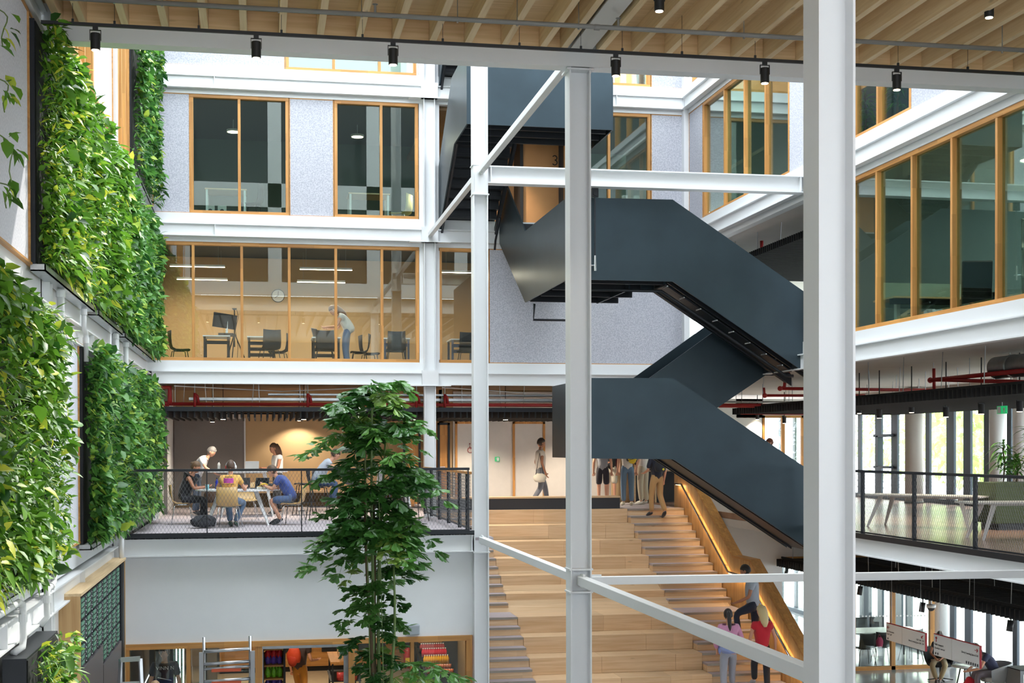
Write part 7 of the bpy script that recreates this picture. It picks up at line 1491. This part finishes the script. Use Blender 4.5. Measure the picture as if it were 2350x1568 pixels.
# ================================================================ ROOMS BEHIND GLASS: FURNITURE
def desk(label, x0, x1, y, zf, h=.75, top=None, leg=None, d=.8, bars=0):
    t = thing('desk', label, 'desk', ((x0+x1)/2, y, zf), world=True); leg = leg or blackst
    MB().box(x0, x1, y, y+d, zf+h-.03, zf+h).build('desk_top', top or tabw, t)
    for x in (x0+.02, x1-.07):
        for yy in (y+.02, y+d-.07): MB().box(x, x+.05, yy, yy+.05, zf, zf+h-.03).build('leg', leg, t)
    for k in range(bars): MB().box(x0+.07, x1-.07, y+.1+k*.25, y+.13+k*.25, zf+h-.2-k*.12, zf+h-.12-k*.12).build('modesty_bar', leg, t)
    return t
def study():
    Y = 32.6; zf = 3.38; X = lambda px, Yy=Y: onY(px, 790, Yy).x
    desk('black-framed study desk with a monitor on it', X(465), X(528), Y, zf, .77, bars=1); desk('black-framed study desk right of the tripod', X(567), X(632), Y, zf, .76, bars=3); desk('study desk the standing woman works at', X(716), X(782), Y, zf, .76, bars=3); desk('blue-grey study desk near the facade column', X(880), X(942), Y, zf, .76, bars=2, leg=plain('desk_blue', srgb(74, 88, 118), .5)); desk('blue-grey study desk right of the facade column', X(1035), X(1095), Y, zf, .76, bars=2, leg=MT['desk_blue'])
    sc = make_chair('study_chair', 'black study chair at the left end of the study room', charcoal, blackm, .45, .42, group='black chairs in the study room'); sc.location = (X(412, 33), 33, zf); sc.rotation_euler = (0, 0, rot_to(1, .2))
    for px, Yy, a, lab in ((618, 32.4, (-.3, 1), 'black study chair tucked at the desk right of the tripod'), (640, 33.4, (-1, .2), 'black study chair with tall back beside the second desk'), (745, 32.4, (0, 1), 'low black study chair in front of the woman\'s desk'), (825, 33.2, (-1, .1), 'dark blue study chair behind the standing woman'), (848, 33.6, (1, .1), 'tall blue study chair in the middle of the window'), (908, 32.4, (0, 1), 'study chair at the desk near the facade column'), (1072, 32.4, (0, 1), 'study chair at the desk right of the facade column')):
        dup(sc, (X(px, Yy), Yy, zf), rot_to(*a), label=lab)
    q = onY(516, 768, 32.9); M = thing('monitor', 'tilted black computer monitor on the study desk', 'monitor', (q.x, 32.9, zf+.77)); m = MB(); m.box(-.28, .28, -.02, .02, -.17, .17); m.xf(Matrix.Translation((0, 0, .36)) @ Matrix.Rotation(.12, 4, 'Y') @ Matrix.Rotation(.3, 4, 'Z')); m.build('screen', blackm, M); MB().box(.02, .07, .0, .04, .05, .36).build('stand', chrome, M); MB().box(-.15, .2, -.1, .12, 0, .07).build('dock', blackm, M)
    q = onY(538, 770, 32.5); T = thing('tripod', 'black camera tripod standing in the study room', 'tripod', (q.x, 32.6, zf)); MB().tube([(0, 0, .5), (0, 0, 1.36)], .014, 8).build('column', blackm, T); 
    for k in range(3): MB().tube([(0, 0, .82), (.34*math.cos(k*2.1+.3), .34*math.sin(k*2.1+.3), 0)], .014, 6).build('leg', blackm, T)
    MB().tube([(0, 0, 1.36), (0, 0, 1.40)], [.03, .06], 12).build('head', blackm, T); MB().tube([(.05, 0, 1.38), (.09, 0, 1.2), (.02, 0, .9), (.08, 0, .5), (.05, 0, .1)], .006, 5).build('cable', blackm, T)
    q = onY(735, 768, 33); laptop('small laptop on the study desk before the standing woman', q.x, 32.9, zf+.76, rot_to(-.8, .4), (110, 116, 124))
    q = onY(796, 790, 32.5); person('curly-haired woman in a white patterned top leaning over a study desk', (q.x, 32.7, zf), rot_to(-1, .15), pose(STAND, pel=(0, -.1, .9), wai=(0, -.05, 1.02), che=(0, .08, 1.18), nec=(0, .2, 1.30), hd=(0, .3, 1.4), shL=(-.16, .1, 1.26), shR=(.16, .1, 1.26), elL=(-.2, .22, 1.0), elR=(.2, .2, 1.0), wrL=(-.1, .45, 1.0), wrR=(.1, .42, .98), look=(0, .8, -.6)), 'top', (222, 222, 220), 'jeans', (96, 116, 150), hair='long', hairc=(108, 70, 42), sleeve=.3, leg=1.9)
    # level 3 offices
    zf = 6.69; wl_ = white
    desk('pale office desk with white legs behind the left wood window', onY(470, 440, 33).x, onY(566, 440, 33).x, 33, zf, .95, benchx, white); desk('pale office desk with white legs behind the middle wood window', onY(800, 440, 33).x, onY(895, 440, 33).x, 33, zf, .95, benchx, white)
    for px, lab in ((483, 'left'), (510, 'right')): 
        q = onY(px, 470, 33.2); b = thing('paper_bin', '%s grey desk cabinet with a round hole under the office desk' % lab, 'cabinet', (q.x, 33.2, zf)); MB().box(-.1, .1, -.15, .15, 0, .55).build('body', greyt, b); MB().cyl((0, -.152, .42), (0, -.16, .42), .05, n=16).build('hole', blackm, b)
    oc = make_chair('office_chair', 'dark office chair behind the left wood window', charcoal, blackm, .62, .45, group='office chairs on the third floor'); oc.location = (onY(578, 460, 33.2).x, 33.2, zf); oc.rotation_euler = (0, 0, rot_to(-1, .3))
    o2 = make_chair('office_chair', 'pale yellow office chair behind the middle wood window', plain('chair_yellow', srgb(200, 190, 120), .6), white, .5, .45, group='office chairs on the third floor'); o2.location = (onY(920, 480, 33.2).x, 33.2, zf); o2.rotation_euler = (0, 0, rot_to(-1, .5))
    # right second-floor office
    zf = 3.38
    p = onZ(2080, 690, zf+.72); t = thing('desk', 'pale sit-stand desk in the right second-floor office', 'desk', (p.x, p.y, zf), world=True); MB().box(10.7, 12.4, 21.9, 22.7, zf+.69, zf+.72).build('desk_top', benchx, t)
    for x in (10.9, 12.1): MB().box(x, x+.07, 22.2, 22.3, zf, zf+.69).build('leg', white, t); MB().box(x-.02, x+.09, 21.95, 22.6, zf, zf+.03).build('foot', white, t)
    MB().box(10.72, 12.38, 22.0, 22.1, zf+.6, zf+.69).build('cable_duct', blackm, t)
    b = thing('desk_screen', 'pale glass privacy screen on the right office desk', 'screen', (11.6, 22.74, zf+.72), world=True); MB().box(10.8, 12.4, 22.72, 22.75, zf+.6, zf+1.05).build('pane', plain('frosted', srgb(150, 170, 166), .4), b); MB().box(10.77, 10.8, 22.71, 22.76, zf+.55, zf+1.08).build('edge', white, b)
    oc = thing('office_chair', 'black high-backed office chair behind the right facade glass', 'chair', (11.75, 21.1, zf), rot_to(.3, 1)); MB().obox((0, -.22, .85), (.25, 0, 0), (0, .03, 0), (0, -.04, .36)).build('backrest', blackm, oc, bevel=.03); MB().box(-.25, .25, -.22, .25, .44, .51).build('seat', blackm, oc, bevel=.03); MB().cyl((0, 0, .08), (0, 0, .44), .03, n=8).build('pillar', chrome, oc)
    for k in range(5): MB().bar((0, 0, .1), (.28*math.cos(k*1.257), .28*math.sin(k*1.257), .04), .04, .03).build('foot_arm', blackm, oc)
    for s in (-1, 1): MB().tube([(s*.27, -.15, .5), (s*.29, -.15, .68), (s*.29, .12, .7)], .018, 8).build('armrest', blackm, oc)
    c = thing('glass_cabinet', 'white-framed shelf cabinet at the right edge of the office window', 'cabinet', (12.4, 19.0, zf), world=True); q = onX(2343, 600, 12.0)
    for z in (0, .45, .9, 1.35): MB().box(12.0, 12.4, q.y-1.2, q.y, zf+z+.38, zf+z+.41).build('shelf', white, c)
    for y in (q.y-1.2, q.y-.03): MB().box(12.0, 12.03, y, y+.03, zf, zf+1.78).build('post', white, c); MB().box(12.37, 12.4, y, y+.03, zf, zf+1.78).build('post', white, c)
    MB().box(12.38, 12.4, q.y-1.2, q.y, zf+.4, zf+.86).build('back_panel', plyl, c)
    # plants in the third-floor window and at the top
    r = np.random.default_rng(9); zf = 6.69
    for k, (px, h, lab) in enumerate(((2058, 1.35, 'spiky dracaena behind the right third-floor window'), (1985, 1.2, 'dark palm behind the right third-floor window, by the nearest column'))):
        q = onX(px, 280, 10.7); S = thing('potted_plant', lab, 'plant', (10.7, q.y, zf)); MB().cyl((0, 0, 0), (0, 0, .35), .14, .18, n=18).build('pot', white, S, smooth=True); MB().tube([(0, 0, .3), (.02, 0, h*.7), (0, 0, h)], .02, 6).build('stem', brownm, S)
        n = 80; t = r.uniform(.45, 1, n); an = r.uniform(0, 6.28, n); dv = unit(np.stack([np.cos(an), np.sin(an), r.uniform(-.1, 1.2, n)], 1)); V = leafverts(np.stack([0*t, 0*t, h*t], 1), dv, np.tile([[0, 0, 1.]], (n, 1)), r.uniform(.25, .5, n), np.full(n, .05), r.uniform(.3, .9, n)); link('leaves', leafmesh('leaves', V, r.uniform(0, .5, n), leafB), S, kind='stuff')
    q = onX(1800, 215, 12); 
    q = onY(1470, 185, 33); person('person in dark clothes standing behind the top right window', (q.x, 33, 10.0), rot_to(1, .1), STAND, 'jacket', (70, 72, 70), 'trousers', (60, 62, 62), hairc=(50, 40, 34), sleeve=1.7, leg=1.9)
study()
for o in list(bpy.data.objects):
    if '_w' in o: del o['_w']
